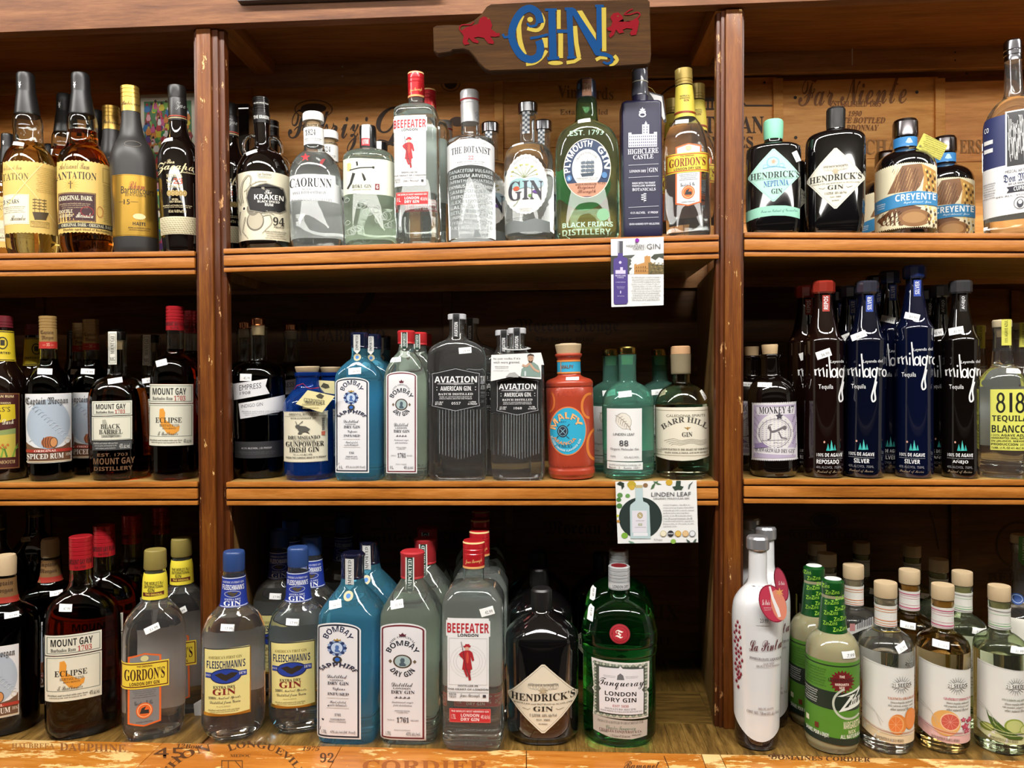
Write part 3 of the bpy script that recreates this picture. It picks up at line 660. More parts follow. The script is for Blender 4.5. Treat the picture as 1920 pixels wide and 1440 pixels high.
xs = -1.33
ye0 = min(YE(0), YE(1920))
def parq(x0, x1, y0, y1, ax_):
    global n
    k = 4; 
    for i in range(k):
        if y0 is None: a_ = (x0+(x1-x0)*i/k, x0+(x1-x0)*(i+1)/k)
        elif ax_ == 'x': a_ = (x0, x1, y0+(y1-y0)*i/k, y0+(y1-y0)*(i+1)/k)
        else: a_ = (x0+(x1-x0)*i/k, x0+(x1-x0)*(i+1)/k, y0, y1)
        if y0 is None: part('parquet_block', hexa([(a_[0]+.0003, yedge(a_[0]), ZB-.004), (a_[1]-.0003, yedge(a_[1]), ZB-.004), (a_[1]-.0003, y1-.0003, ZB-.004), (a_[0]+.0003, y1-.0003, ZB-.004), (a_[0]+.0003, yedge(a_[0]), ZB), (a_[1]-.0003, yedge(a_[1]), ZB), (a_[1]-.0003, y1-.0003, ZB), (a_[0]+.0003, y1-.0003, ZB)]), W_PARQY, deck); continue
        pb = part('parquet_block', box(a_[0]+0.0003, a_[1]-0.0003, a_[2]+0.0003, a_[3]-0.0003, ZB-0.004, ZB-0.0001*(i % 2), 0), W_PARQ if ax_ == 'x' else W_PARQY, deck)
PA, PB = 0.215, 0.11
xg = -1.2
cells = [(-1.33, -1.19), (-1.19, -0.93), (-0.93, -0.64), (-0.62, -0.36), (-0.36, -0.10), (-0.10, 0.175), (0.175, 0.30), (0.30, 0.62), (0.62, 0.90), (0.90, 1.20), (1.20, 1.36)]
for i, (a_, b_) in enumerate(cells):
    parq(a_, b_, 0.02, 0.17, 'x'); parq(a_, b_, 0.17, 0.345, 'y'); parq(a_, b_, None, 0.02, 'y')
# counter boards: slightly proud, joints where the photo shows them
J = [(-60, -140), (305, 255), (640, 618), (987, 987), (1315, 1324), (1350, 1362), (1717, 1762), (1990, 2060)]
def cp(px, py): 
    Y = YZ(px, py, ZB+0.002); return U(px, py, Y)
prev = None
counter = root('counter_edge', (0, -0.12, ZB), 'worn counter edge of orange crate boards with stencilled words', 'counter')
for i in range(len(J)-1):
    (a0, a1), (b0, b1) = J[i], J[i+1]
    ed = lambda px: 1386.5+40*px/1920.0
    P = [cp(a0, ed(a0)), cp(b0, ed(b0))]
    q0, q1 = cp(a1, 1440), cp(b1, 1440)
    e0 = P[0]+(q0-P[0])*2.2; e1 = P[1]+(q1-P[1])*2.2; g = 0.0006
    Z0 = ZB-0.029; Z1 = ZB+0.0021
    part('counter_board', hexa([(e0[0]+g, e0[1], Z0), (e1[0]-g, e1[1], Z0), (P[1][0]-g, P[1][1], Z0), (P[0][0]+g, P[0][1], Z0), (e0[0]+g, e0[1], Z1), (e1[0]-g, e1[1], Z1), (P[1][0]-g, P[1][1], Z1), (P[0][0]+g, P[0][1], Z1)], 0.0008), W_COUNTER[(0, 1, 1, 1, 2, 0, 2)[i] if i < 7 else 0], counter)
def cstamp(art):
    def f(P, lay):
        o = []
        for p, l in zip(P, lay): q = cp(p[0], p[1]); o.append((q[0], q[1], ZB+0.0024+l*0.0003))
        return np.array(o)
    return part('stencil', art.flatmesh(f, 'stencil'), None, counter)
CI = '#4a2a10'
A = Art(); A.text('HAUBREEA', 22, 1394, 102, 1404, '#8a5a28', 'serif'); A.text('DAUPHINE', 112, 1393, 236, 1408, '#7a4a20', 'serif', sl=3)
A.text('45', 288, 1402, 345, 1422, CI, 'sans'); A.text('12Bout', 330, 1395, 380, 1404, CI, 'ital'); A.arc('CHON', 420, 1475, 110, 68, 195, 258, 14, CI, 'serif')
A.arc('LONGUEVILLE', 470, 1480, 95, 78, -115, -10, 13, CI, 'serif'); A.text('1975', 566, 1400, 600, 1408, CI, 'ital'); A.text('92', 600, 1412, 626, 1430, CI, 'script')
A.frame(415, 1426, 455, 1460, 1.5, CI); A.line([(428, 1426), (428, 1450)], 1.5, CI); A.line([(440, 1426), (452, 1440)], 1.5, CI); A.text('MEDOC', 432, 1415, 470, 1420, CI, 'serif')
A.text('CORDIER', 680, 1426, 915, 1448, '#8a4a18', 'serif'); A.text('Ramonet', 1170, 1428, 1236, 1442, CI, 'script'); A.line([(1245, 1418), (1254, 1440)], 1.5, CI)
A.text('DOMAINES CORDIER', 1445, 1416, 1632, 1424, CI, 'serif', sl=5); A.text('do', 1440, 1413, 1470, 1420, CI, 'serif')
cstamp(A)
# ------------------------------------------------------------------ gin sign: bottle-shaped board hung in front of the beam
SG = (780, 0, 3.692)
def sgp(x, y, Y): return U(SG[0]+x/SG[2], SG[1]+y/SG[2], Y)
SY = -0.052
out = [(118, 190), (140, 176), (230, 170), (320, 172), (400, 140), (450, 100), (490, 45), (520, 28), (900, 8), (1600, -6), (1618, 10), (1628, 380), (1622, 430), (1600, 445), (1200, 470), (510, 490), (480, 478), (440, 440), (400, 385), (365, 350), (330, 340), (255, 345), (235, 360), (150, 372), (122, 352)]
bm = bmesh.new(); fv = [bm.verts.new(sgp(x, y, SY)) for x, y in out]; fc = bm.faces.new(fv)
r = bmesh.ops.extrude_face_region(bm, geom=[fc]); nv = [v for v in r['geom'] if isinstance(v, bmesh.types.BMVert)]
for v in nv: v.co.y += 0.018
bmesh.ops.recalc_face_normals(bm, faces=bm.faces); bmesh.ops.bevel(bm, geom=[e for e in bm.edges if abs(e.verts[0].co.y-e.verts[1].co.y) < 1e-5], offset=0.0012, segments=2, affect='EDGES')
sgc = sgp(870, 240, SY)
sign = empty('hanging_sign', tuple(sgc), 'brown bottle-shaped wooden sign painted GIN in blue and yellow, two red lions', 'sign')
def spart(name, me, mat): o = obj(name, me, mat, sign); o.location = -Vector(sgc); return o
spart('board', finish(bm, 'board', 30), wood('sign_wood', '#2c1a0a', '#3a240e', '#4a3014', 'x', 14, 16, 0.8, 0.0, spec=0.15))
YL, BL, RD = '#988638', '#0e3662', '#6a0d16'
A = Art()
A.line([(735, 105), (712, 170), (716, 260), (735, 340), (752, 380)], 34, YL); A.ell(790, 135, 20, 18, YL)
A.line([(862, 95), (882, 140), (868, 190), (830, 210), (770, 196)], 26, YL); A.rect(872, 262, 912, 330, YL); A.line([(905, 350), (870, 400), (820, 436), (762, 446)], 24, YL)
A.rect(975, 68, 1002, 200, YL); A.rect(985, 212, 1018, 402, YL); A.ell(966, 436, 52, 15, YL); A.line([(1100, 180), (1110, 300), (1128, 395)], 30, YL); A.line([(1140, 398), (1095, 426), (1042, 434)], 24, YL)
A.poly([(1115, 75), (1150, 72), (1245, 230), (1246, 280), (1200, 220)], YL); A.poly([(1282, 52), (1316, 52), (1318, 355), (1288, 355), (1284, 200)], YL)
A.line([(1245, 415), (1275, 398), (1325, 400)], 24, YL); A.line([(1372, 385), (1392, 415), (1365, 442), (1338, 446)], 26, YL)
A.line([(860, 160), (845, 95), (790, 58), (735, 78), (685, 150), (662, 245), (690, 330), (740, 395), (800, 412), (850, 385), (862, 330), (850, 280)], 52, BL)
A.line([(845, 130), (830, 175), (790, 182), (768, 160)], 22, BL, w1=12); A.line([(600, 235), (612, 258), (650, 255)], 18, BL); A.line([(790, 265), (840, 258), (915, 238)], 18, BL)
A.poly([(915, 65), (965, 60), (975, 400), (922, 405)], BL); A.rect(893, 58, 975, 76, BL); A.poly([(905, 395), (990, 390), (992, 412), (912, 418)], BL)
A.poly([(1040, 60), (1082, 60), (1095, 395), (1055, 400)], BL); A.rect(1030, 52, 1090, 72, BL); A.poly([(1045, 390), (1105, 388), (1108, 405), (1048, 408)], BL); A.rect(975, 205, 1060, 228, BL)
A.poly([(1060, 60), (1100, 58), (1262, 300), (1282, 368), (1240, 380)], BL); A.poly([(1248, 40), (1284, 36), (1288, 330), (1262, 360), (1252, 300)], BL); A.rect(1240, 32, 1300, 50, BL)
A.line([(1245, 370), (1300, 375), (1352, 395), (1356, 425), (1325, 440), (1295, 428)], 30, BL, w1=14)
for (ox_, oy_, fl, k_) in ((0, 0, 1, 1.0), (1930, -42, -1, 0.9)):
    q = lambda P: [((ox_+fl*x if fl > 0 else 1880-(x-0)*0.92+0), oy_+y) for x, y in P]
    if fl > 0:
        A.poly(q([(310, 215), (345, 190), (430, 165), (440, 130), (470, 112), (510, 128), (528, 175), (520, 200), (560, 230), (580, 228), (578, 250), (545, 255), (515, 252), (540, 290), (535, 305), (500, 300), (470, 262), (430, 255), (400, 262), (435, 285), (430, 300), (395, 292), (365, 262), (355, 285), (372, 305), (335, 312), (322, 290), (330, 250), (318, 230)]), RD)
        A.line(q([(318, 225), (300, 195), (318, 172), (380, 170), (400, 150)]), 9, RD); A.ell(500, 128, 7, 5, '#5a3a1a'); 
    else:
        A.poly([(1345, 120), (1365, 92), (1400, 85), (1428, 110), (1440, 150), (1500, 140), (1530, 120), (1545, 150), (1535, 200), (1525, 240), (1490, 245), (1480, 228), (1500, 200), (1460, 195), (1430, 205), (1440, 225), (1405, 232), (1385, 205), (1370, 240), (1345, 262), (1335, 245), (1355, 215), (1330, 212), (1320, 195), (1350, 180), (1360, 150)], RD)
        A.line([(1530, 130), (1552, 100), (1530, 85), (1480, 100), (1440, 100), (1480, 70), (1500, 62)], 9, RD); A.ell(1398, 112, 7, 5, '#5a3a1a')
f = lambda P, lay: np.array([sgp(p[0], p[1], SY-0.0003-l*0.001) for p, l in zip(P, lay)])
A.items = [(it[0], it[1], it[2], 'matte', it[4]) for it in A.items]
spart('lettering', A.flatmesh(f, 'lettering'), None)
cyl = bmesh.new(); bmesh.ops.create_cone(cyl, segments=10, radius1=0.002, radius2=0.002, depth=0.016, cap_ends=True, matrix=Matrix.Translation(Vector(sgp(1400, 40, SY+0.0255)))@Matrix.Rotation(math.pi/2, 4, 'X'))
bmesh.ops.create_cone(cyl, segments=10, radius1=0.002, radius2=0.002, depth=0.016, cap_ends=True, matrix=Matrix.Translation(Vector(sgp(600, 60, SY+0.0255)))@Matrix.Rotation(math.pi/2, 4, 'X'))
spart('hanging_peg', finish(cyl, 'hanging_peg'), flat('#6a6a6a', fin='metal'))
# ------------------------------------------------------------------ shop around the camera (seen only as light and reflections)
shop = principled('shop_paint', Base_Color=lin('#8f8a80'), Roughness=0.8)
fl_m = principled('shop_floor_tile', Base_Color=lin('#4c4740'), Roughness=0.5)
FZ = -1.5
o = obj('ceiling', box(-6.5, 6.5, -10, 0.6, CEIL+0.06, CEIL+0.1), principled('shop_ceiling_tile', Base_Color=lin('#dedbd4'), Roughness=0.9)); o['kind'] = 'structure'
o = obj('floor', box(-6.5, 6.5, -10, 0.6, FZ-0.04, FZ), fl_m); o['kind'] = 'structure'
for nm, b_ in (('wall_left', (-6.54, -6.5, -10, 0.6)), ('wall_right', (6.5, 6.54, -10, 0.6)), ('wall_front', (-6.5, 6.5, -10.04, -10)), ('wall_rear', (-6.5, 6.5, 0.6, 0.64))):
    o = obj(nm, box(b_[0], b_[1], b_[2], b_[3], FZ, CEIL+0.06), shop); o['kind'] = 'structure'
base_ = obj('wall_plinth', box(-1.38, 1.41, -0.28, 0.36, FZ, ZB-0.0305, 0.0), W_SIDE); base_['kind'] = 'structure'
gond = empty('gondola_shelf', (0, -2.4, FZ), 'unseen dark double-sided aisle shelf behind the camera, sized to shade lower rows', 'shelving')  # out of view; height and distance set to keep far light off lower rows
gm = principled('gondola_paint', Base_Color=lin('#3a332c'), Roughness=0.6)
obj('carcass', box(-4.6, 4.6, -0.22, 0.22, 0, 2.24, 0.004), gm, gond)
for z in (0.35, 0.8, 1.25, 1.7, 2.21): obj('shelf', box(-4.6, 4.6, -0.42, 0.42, z, z+0.03, 0.002), gm, gond)
WHERE = ['slim ceiling fixture right above the gin bay aisle', 'slim ceiling fixture above the aisle to the right', 'slim ceiling fixture above the aisle to the left', 'broad light row on the ceiling beyond the aisle shelf', 'broad light row on the ceiling, middle of the far three', 'broad light row on the ceiling nearest the far shop wall']
for (x, y, L_, W_, lo), wh in zip(LAMPS, WHERE):
    fx = empty('ceiling_light', (x, y, CEIL+0.05), wh, 'lamp', 'fluorescent fixtures on the shop ceiling')
    obj('housing', box(-L_/2-0.03, L_/2+0.03, -W_/2-0.03, W_/2+0.03, -0.02, 0.01, 0.004), principled('white_enamel', Base_Color=lin('#e8e8e4'), Roughness=0.4), fx)
    lo.parent = fx; lo.location = (0, 0, -0.024)
# ================================================================== bottle designs, measured on close looks at the photograph
G_CLEAR = glass('clear', '#f2f7f5'); G_GIN = glass('gin', '#f4f7f6', tr=0.98); G_PALE = glass('pale_green', '#e6f2e6', tr=0.94); G_AQUA = glass('aqua', '#edf5f1', tr=0.96)
G_BLUE = glass('sapphire_blue', '#6cc2e2', 1.38, tr=0.86); G_TEAL = glass('teal', '#a2e6d2', 1.4, tr=0.91); G_GREEN = glass('green', '#2c9040', 1.4, tr=0.985); G_PLY = glass('light_green', '#b4dfbd', 1.4, tr=0.97)
G_COB = glass('cobalt', '#2560d0', 1.4, tr=0.86); G_YEL = glass('straw', '#dcc38a', 1.4); G_WARM = glass('warm', '#e6cf9c', 1.4)
L_AMB = liquid('amber', '#e09a4c'); L_DK = liquid('dark_rum', '#a8501c'); L_GOLD = liquid('gold_rum', '#f0c486'); L_PAL = liquid('pale_rum', '#f7eccb'); L_RED = liquid('mahogany', '#40140a')
K_BLK = flat('#0b0a0b', fin='gloss'); K_MATT = flat('#1c1b1b', fin='plastic'); WHITE = '#e9e8e4'; CREAM = '#e6dfc6'; CORK = wood('cork_wood', '#a98a62', '#c4a67c', '#d8bd94', 'z', 30, 4, 0.6)
CORKL = wood('light_stopper_wood', '#a8906c', '#c2aa86', '#d4c09e', 'x', 30, 8, 0.5)
def rumlabel(A, x0, y0, x1, y1, col): A.rect(x0, y0, x1, y1, col)
# ---- gold label rum with flared neck
def plantation(key, base, top, liq, dark):
    d = D[key] = Bottle('rum_bottle', TL, base, top); X = d.ax
    d.body([(168, 1268), (178, 1200), (180, 1000), (181, 760), (174, 700), (150, 640), (118, 600), (100, 560), (98, 500), (101, 470), (96, 420), (84, 395), (78, 380, 's')], G_CLEAR, fill=500 if dark else 575, liq=liq)
    d.cap([(86, 405), (84, 385), (70, 290), (64, 262), (63, 255), (62, 180), (61, 156), (58, 146), (51, 140)], K_MATT, 'capsule')
    a = Art(); x = X(225); a.poly([(x-48, 205), (x-40, 215), (x-32, 205), (x-36, 222), (x-30, 226), (x-36, 232), (x-36, 245), (x-44, 245), (x-44, 232), (x-50, 226), (x-44, 222)], '#dadada'); d.art(a, 'emblem', on='cap')
    b = X(950); a = Art(); T_ = '#d9b562'
    edge = [(b-178+i*12, 714+(4 if i % 2 else -2)) for i in range(31)]
    a.poly(edge+[(b+182, 1150)]+[(b+178-i*12, 1146+(4 if i % 2 else -2)) for i in range(30)]+[(b-180, 1150)], T_)
    if dark:
        a.text('Artisanal Rum', b-165, 725, b+25, 768, '#4a3a1c', 'script'); a.text('PLANTATION', b-240, 782, b+70, 828, '#2e2818', 'serif'); a.star(b-92, 860, 60, 20, 16, '#caa048'); a.rect(b-96, 838, b-90, 885, '#2a2010'); a.rect(b-106, 850, b-80, 856, '#2a2010')
        a.rect(b-172, 906, b+66, 1082, '#3c1a1e'); a.frame(b-168, 910, b+62, 1078, 2, '#c8a052'); a.text('ORIGINAL DARK', b-166, 926, b+44, 954, '#eee2c0', 'serif'); a.lines(b-160, 968, b+30, 1005, 3, '#b8a080')
        a.text('DOUBLE', b-165, 1008, b-80, 1030, '#e0d2b0', 'serif'); a.text('AGED RUM', b-165, 1036, b-80, 1054, '#e0d2b0', 'serif'); a.text('Alexandre', b-60, 1026, b+48, 1060, '#efe6cc', 'script'); a.ring(b+10, 1020, 42, 30, 5, '#8a2020')
        a.rect(b-172, 1088, b+182, 1118, '#26221c'); a.text('ORIGINAL DARK - ORIGINAL DARK', b-150, 1092, b+178, 1112, '#d8cfae', 'serif'); a.text('Double aged blend of Barbados', b-140, 1122, b+150, 1140, '#5a4a28', 'serif')
        a.lines(b+110, 840, b+172, 1075, 22, '#8a7440'); a.frame(b+108, 740, b+170, 830, 2, '#6a5a34'); a.ring(b+90, 1015, 20, 34, 3, '#b0502a')
    else:
        a.text('Artisanal Rum', b-180, 740, b-60, 770, '#8a7a48', 'script'); a.text('PLANTATION', b-300, 788, b-18, 832, '#6a5c30', 'serif')
        a.lines(b+30, 740, b+160, 900, 14, '#a88c48'); a.rect(b-178, 916, b-15, 1095, '#e6dcc0'); a.frame(b-174, 920, b-19, 1091, 2, '#b8a880'); a.text('3 STARS', b-176, 945, b-78, 972, '#2a241a', 'serif'); a.lines(b-170, 985, b-40, 1030, 4, '#8a8068'); a.text('Alexandre', b-130, 1040, b-38, 1075, '#3a342a', 'script')
        a.line([(b-160, 720), (b-40, 850), (b+60, 960), (b+175, 1100)], 5, '#e8d08a'); a.line([(b+70, 722), (b-40, 850), (b-150, 980)], 5, '#e8d08a')
        a.poly([(b+5, 1020), (b+110, 1015), (b+90, 1062), (b+20, 1066)], '#4a3a20')
        for i, xx in enumerate((b+20, b+50, b+80)):
            a.line([(xx, 1025), (xx, 935)], 3, '#4a3a20')
            for k in range(4): a.line([(xx-13, 945+k*18), (xx+14, 942+k*18)], 5, '#6a5630')
        a.frame(b-5, 1075, b+110, 1110, 2, '#5a4824'); a.lines(b, 1080, b+105, 1106, 3, '#5a4824')
    d.art(a); d.price(X(600)-65 if not dark else X(560)-110, 600 if not dark else 552, 12 if not dark else -72, '29.99', w_=70, h_=26)
    a = Art(); a.text('PLANTATION' if not dark else 'PLANTATION', b-120, 1170, b+130, 1230, '#8f9a72' if not dark else '#4a1c10', 'bold'); 
    return d
plantation('pale_rum', (225, 1272), (175, 142), L_PAL, False)
plantation('amber_rum', (560, 1270), (518, 150), L_GOLD, True)
# ---- matt black rum with gold label
d = D['matt_rum'] = Bottle('rum_bottle', TL, (888, 1266), (830, 224))
d.body([(146, 1262), (150, 1150), (150, 900), (149, 700), (140, 640), (118, 590), (92, 550), (76, 500), (66, 440), (61, 390), (60, 375, 's')], flat('#2b2928', fin='frost'))
d.screw(61, 225, 305, flat('#d9b25a', fin='gold'), (250, 275, 300)); d.sleeve('neck_label', 300, 385, flat('#d6ae5c', fin='gold'))
a = Art(); a.text('Barbancourt', 780, 326, 900, 352, '#3a2a12', 'script'); d.art(a, 'neck_lettering', off=1.1)
a = Art(); b = d.ax(980); a.rect(b-148, 796, b+148, 1168, '#b08a3a', 'gold', 0); a.frame(b-146, 800, b+146, 1164, 2, '#6a4c18', 'gold')
a.text('Rhum', b-40, 838, b+62, 885, '#8a2a1c', 'script'); a.text('Barbancourt', b-88, 868, b+120, 912, '#241a10', 'sans'); a.text('ESTATE RESERVE', b-60, 914, b+70, 928, '#241a10', 'sans'); a.text('15', b-70, 948, b-32, 978, '#241a10', 'sans'); a.line([(b-100, 962), (b-74, 962)], 2, '#241a10'); a.line([(b-28, 962), (b+20, 962)], 2, '#241a10')
a.ell(b+28, 1050, 40, 18, '#d8c894'); a.text('HAITI', b-12, 1084, b+68, 1104, '#1c1208', 'bold'); a.lines(b-40, 1112, b+100, 1140, 2, '#4a3414'); d.art(a)
a = Art(); a.ell(855, 604, 54, 20, '#14100e'); a.ring(855, 604, 54, 20, 3, '#6a6158'); d.art(a, 'medallion')
# ---- black rum with woven cream band
d = D['band_rum'] = Bottle('rum_bottle', TL, (1185, 1258), (1148, 218))
d.body([(125, 1255), (130, 1180), (134, 1100), (138, 900), (140, 720), (134, 640), (108, 585), (76, 540), (60, 490), (56, 440), (56, 425, 's')], glass('smoke_brown', '#38190e', 1.42), fill=520)
D['band_rum'].parts[0] = ('glass_body', D['band_rum'].parts[0][1], principled('black_rum_glass', Base_Color=lin('#0c0706'), Roughness=0.04, Coat_Weight=1.0, Coat_Roughness=0.02), None)
d.cap([(61, 440), (61, 305), (59, 300), (60, 295), (60, 235), (56, 222), (44, 218)], K_MATT, 'capsule')
a = Art(); a.text('Zac', 1140, 330, 1205, 380, '#9a9a98', 'script'); a.rect(1085, 412, 1215, 419, '#a03a22'); a.rect(1085, 425, 1215, 430, '#c8b080'); d.art(a, 'capsule_print', on='cap')
a = Art(); b = d.ax(900); C_ = '#d8c79a'
a.text('Ron', b-88, 702, b-38, 728, C_, 'script'); a.text('Zacapa', b-150, 715, b+85, 785, C_, 'script'); a.text('Centenario', b+5, 765, b+90, 782, C_, 'script'); a.text('SISTEMA', b-88, 790, b+10, 810, C_, 'serif')
a.text('No.', b-90, 822, b-52, 845, C_, 'serif'); a.text('23', b-45, 816, b+12, 850, '#c8583a', 'serif'); a.text('SOLERA', b-82, 855, b+12, 872, C_, 'serif')
for i in range(5): a.ell(b-72+i*24, 905, 14, 18, '#b89a5a'); a.ring(b-72+i*24, 905, 9, 12, 2, '#1a1208')
a.text('SOLERA', b-55, 938, b-15, 950, C_, 'serif'); a.text('GRAN RESERVA', b-70, 952, b+10, 964, C_, 'serif'); a.lines(b-110, 974, b+70, 996, 2, C_); a.text('40% Alc / Vol 80 Proof 750 ml', b-75, 1006, b+35, 1024, C_, 'sans'); d.art(a, 'printing')
d.sleeve('woven_band', 1046, 1152, flat('#cfc5a4'), 1.2)
a = Art()
for r_ in range(8):
    for c_ in range(16): a.poly([(b-124+c_*17+(r_ % 2)*8, 1052+r_*12), (b-112+c_*17+(r_ % 2)*8, 1056+r_*12), (b-114+c_*17+(r_ % 2)*8, 1062+r_*12), (b-126+c_*17+(r_ % 2)*8, 1058+r_*12)], '#b5aa88')
d.art(a, 'weave', off=1.35); d.price(1080, 572, -4, '47.99', w_=84, h_=26)
# ---- black spiced rum with two neck loops
d = D['loop_rum'] = Bottle('rum_bottle', C2, (335, 1303), (288, 282))
d.body([(182, 1300), (190, 1250), (192, 1000), (192, 820), (186, 760), (168, 710), (138, 665), (100, 638), (66, 615), (55, 585), (55, 520), (56, 470), (56, 455, 's')], principled('black_rum_glass', Base_Color=lin('#0c0706'), Roughness=0.04, Coat_Weight=1.0, Coat_Roughness=0.02))
d.screw(56, 283, 390, flat('#161414', fin='foil'), (300, 312, 335, 350, 365)); d.sleeve('neck_label', 390, 455, flat('#0e0d0d', fin='plastic'))
a = Art(); a.text('THE KRAKEN', 240, 410, 345, 432, '#e0e0dc', 'bold'); a.text('BLACK SPICED RUM', 242, 326, 340, 336, '#d0d0cc', 'bold'); d.art(a, 'neck_lettering', off=1.1)
bm = bmesh.new()
for sx in (-1, 1):
    pts = [(14, 212), (22, 214), (31, 208), (36, 198), (36, 188), (31, 178), (27, 172)]
    P_ = catmull([(p[0], p[1], '') for p in pts], 3); prev_ = None
    for i, (r_, h_) in enumerate(P_):
        t_ = Vector((P_[min(i+1, len(P_)-1)][0]-P_[max(i-1, 0)][0], 0, P_[min(i+1, len(P_)-1)][1]-P_[max(i-1, 0)][1])).normalized()
        nn = Vector((-t_.z, 0, t_.x)); rg = []
        for k in range(8):
            v = Vector((r_, 0, h_))+nn*math.cos(k*math.pi/4)*3.2+Vector((0, 1, 0))*math.sin(k*math.pi/4)*3.2; rg.append(bm.verts.new((sx*v.x, v.y, v.z)))
        if prev_:
            for k in range(8): bm.faces.new((prev_[k], prev_[(k+1) % 8], rg[(k+1) % 8], rg[k]) if sx > 0 else (rg[k], rg[(k+1) % 8], prev_[(k+1) % 8], prev_[k]))
        prev_ = rg
d.extra('neck_loop', finish(bm, 'neck_loop', 60), G_CLEAR)
a = Art(); b = d.ax(1020); a.poly([(b-185, 806), (b-100, 802), (b+10, 804), (b+110, 808), (b+168, 812), (b+168, 1242), (b-176, 1238)], '#ddd5bb')
a.text('Lux Tenebrous', b-50, 815, b+40, 832, '#3a3630', 'serif'); a.lines(b-50, 836, b+40, 852, 2, '#3a3630')
a.ell(b-65, 1120, 58, 62, '#6e675a'); a.ell(b-65, 1116, 50, 56, '#b5ac96'); a.ell(b-80, 1040, 42, 46, '#7c7566'); a.ell(b-140, 1035, 14, 16, '#e8e2cc'); a.ell(b-140, 1035, 7, 9, '#2a2620'); a.ell(b-112, 1010, 13, 15, '#e8e2cc'); a.ell(b-112, 1010, 6, 8, '#2a2620')
for (pp, w_) in (([(-150, 1000), (-160, 930), (-150, 870), (-115, 830), (-95, 850), (-105, 900), (-140, 930)], 15), ([(-115, 990), (-120, 930), (-90, 890), (-40, 870), (10, 870)], 12), ([(-165, 1050), (-178, 1120), (-160, 1200)], 10), ([(-130, 1090), (-150, 1180), (-110, 1230)], 9), ([(-20, 1090), (30, 1080), (45, 1130), (10, 1170), (-20, 1200)], 10), ([(-30, 1070), (20, 1060), (60, 1080)], 10), ([(-160, 1010), (-180, 960), (-182, 900)], 9)):
    P_ = [(b+x, y) for x, y in pp]; a.line(P_, w_, '#4a443a', w1=w_*0.4); a.line(P_, w_*0.5, '#c8c0a8', w1=2)
pl_ = [(-85, 930), (-70, 905), (-40, 905), (-10, 892), (30, 884), (70, 892), (110, 900), (140, 905), (150, 930), (160, 970), (155, 1010), (160, 1040), (120, 1062), (60, 1058), (20, 1066), (-30, 1058), (-75, 1048), (-85, 1010), (-95, 970)]
a.poly([(b+5+(x-30)*1.06, 975+(y-975)*1.07) for x, y in pl_], '#8a8474'); a.poly([(b+5+(x-30), y) for x, y in pl_], '#1a1817')
a.text('The', b-5, 922, b+42, 948, '#eeeae0', 'script'); a.text('KRAKEN', b-72, 952, b+122, 984, '#f2efe6', 'bold'); a.text('BLACK SPICED', b-50, 990, b+95, 1004, '#f2efe6', 'bold'); a.text('RUM', b-2, 1008, b+52, 1026, '#f2efe6', 'bold')
a.text('94', b+52, 1092, b+128, 1146, '#2a2620', 'serif'); a.text('PROOF', b+56, 1152, b+128, 1162, '#2a2620', 'serif'); a.lines(b+0, 1180, b+140, 1236, 4, '#3a342c'); d.art(a)
d.price(228, 670, -18, '22.99', w_=76, h_=28)
# ---- clear Scottish gin, white collar
d = D['collar_gin'] = Bottle('gin_bottle', C2, (705, 1302), (675, 413))
d.body([(172, 1298), (180, 1200), (178, 1000), (176, 860), (164, 780), (138, 725), (108, 690), (78, 665), (68, 640), (67, 560), (66, 500, 's')], G_GIN, n=2.6, d=170, fill=690, cork=(470, 530, 48, CORK))
d.cap([(72, 470), (73, 440), (70, 420), (62, 413)], flat('#e6e6e4', fin='plastic')); d.sleeve('neck_label', 518, 628, WHITE)
a = Art(); a.text('1824', 622, 534, 692, 572, '#3a3a3c', 'serif'); a.lines(620, 588, 730, 612, 2, '#66666a'); d.art(a, 'neck_lettering', off=1.1)
a = Art(); a.star(625, 732, 34, 13, 5, '#c8202a'); d.art(a, 'star_emblem')
a = Art(); b = d.ax(935); a.poly([(b-170, 848), (b+130, 846), (b+134, 900), (b+170, 908), (b+170, 1022), (b-170, 1005)], '#e4e5e6')
a.text('CAORUNN', b-172, 868, b+105, 926, '#1f1f22', 'serif', sl=4); a.text('(ka-roon)', b-90, 936, b-30, 950, '#444448', 'serif'); a.text('SMALL BATCH SCOTTISH GIN', b-150, 954, b+68, 972, '#444448', 'serif'); a.text('BALMENACH DISTILLERY', b-160, 998, b+110, 1016, '#9a9a9c', 'serif'); d.art(a)
# ---- hexagonal Japanese gin
d = D['hex_gin'] = Bottle('gin_bottle', C2, (1065, 1285), (1042, 501))
d.body([(170, 1282), (176, 1220), (176, 1000), (176, 760), (172, 715), (150, 685), (110, 665), (62, 655), (56, 645, 's')], G_PALE, n=3.0, d=160, fill=690, seg=24)
d.cap([(57, 645), (57, 520), (54, 503)], flat('#17181a', fin='foil')); a = Art(); a.poly([(1002, 502), (1055, 502), (1055, 640), (1000, 632)], '#e8e8e6'); a.poly([(1000, 588), (1055, 592), (1055, 640), (1000, 634)], '#b02030'); a.text('SUNTORY', 1006, 598, 1050, 628, '#f0e8e4', 'serif'); d.art(a, 'cap_strip', on='cap')
a = Art(); b = d.ax(860); a.rect(b-172, 742, b+172, 965, '#dcddc9', sl=10); a.text('JAPANESE CRAFT GIN', b-130, 748, b+50, 762, '#a8a88c', 'serif'); a.poly([(b-145, 775), (b-130, 770), (b-118, 778), (b-118, 810), (b-130, 826), (b-145, 820)], '#c8b878')
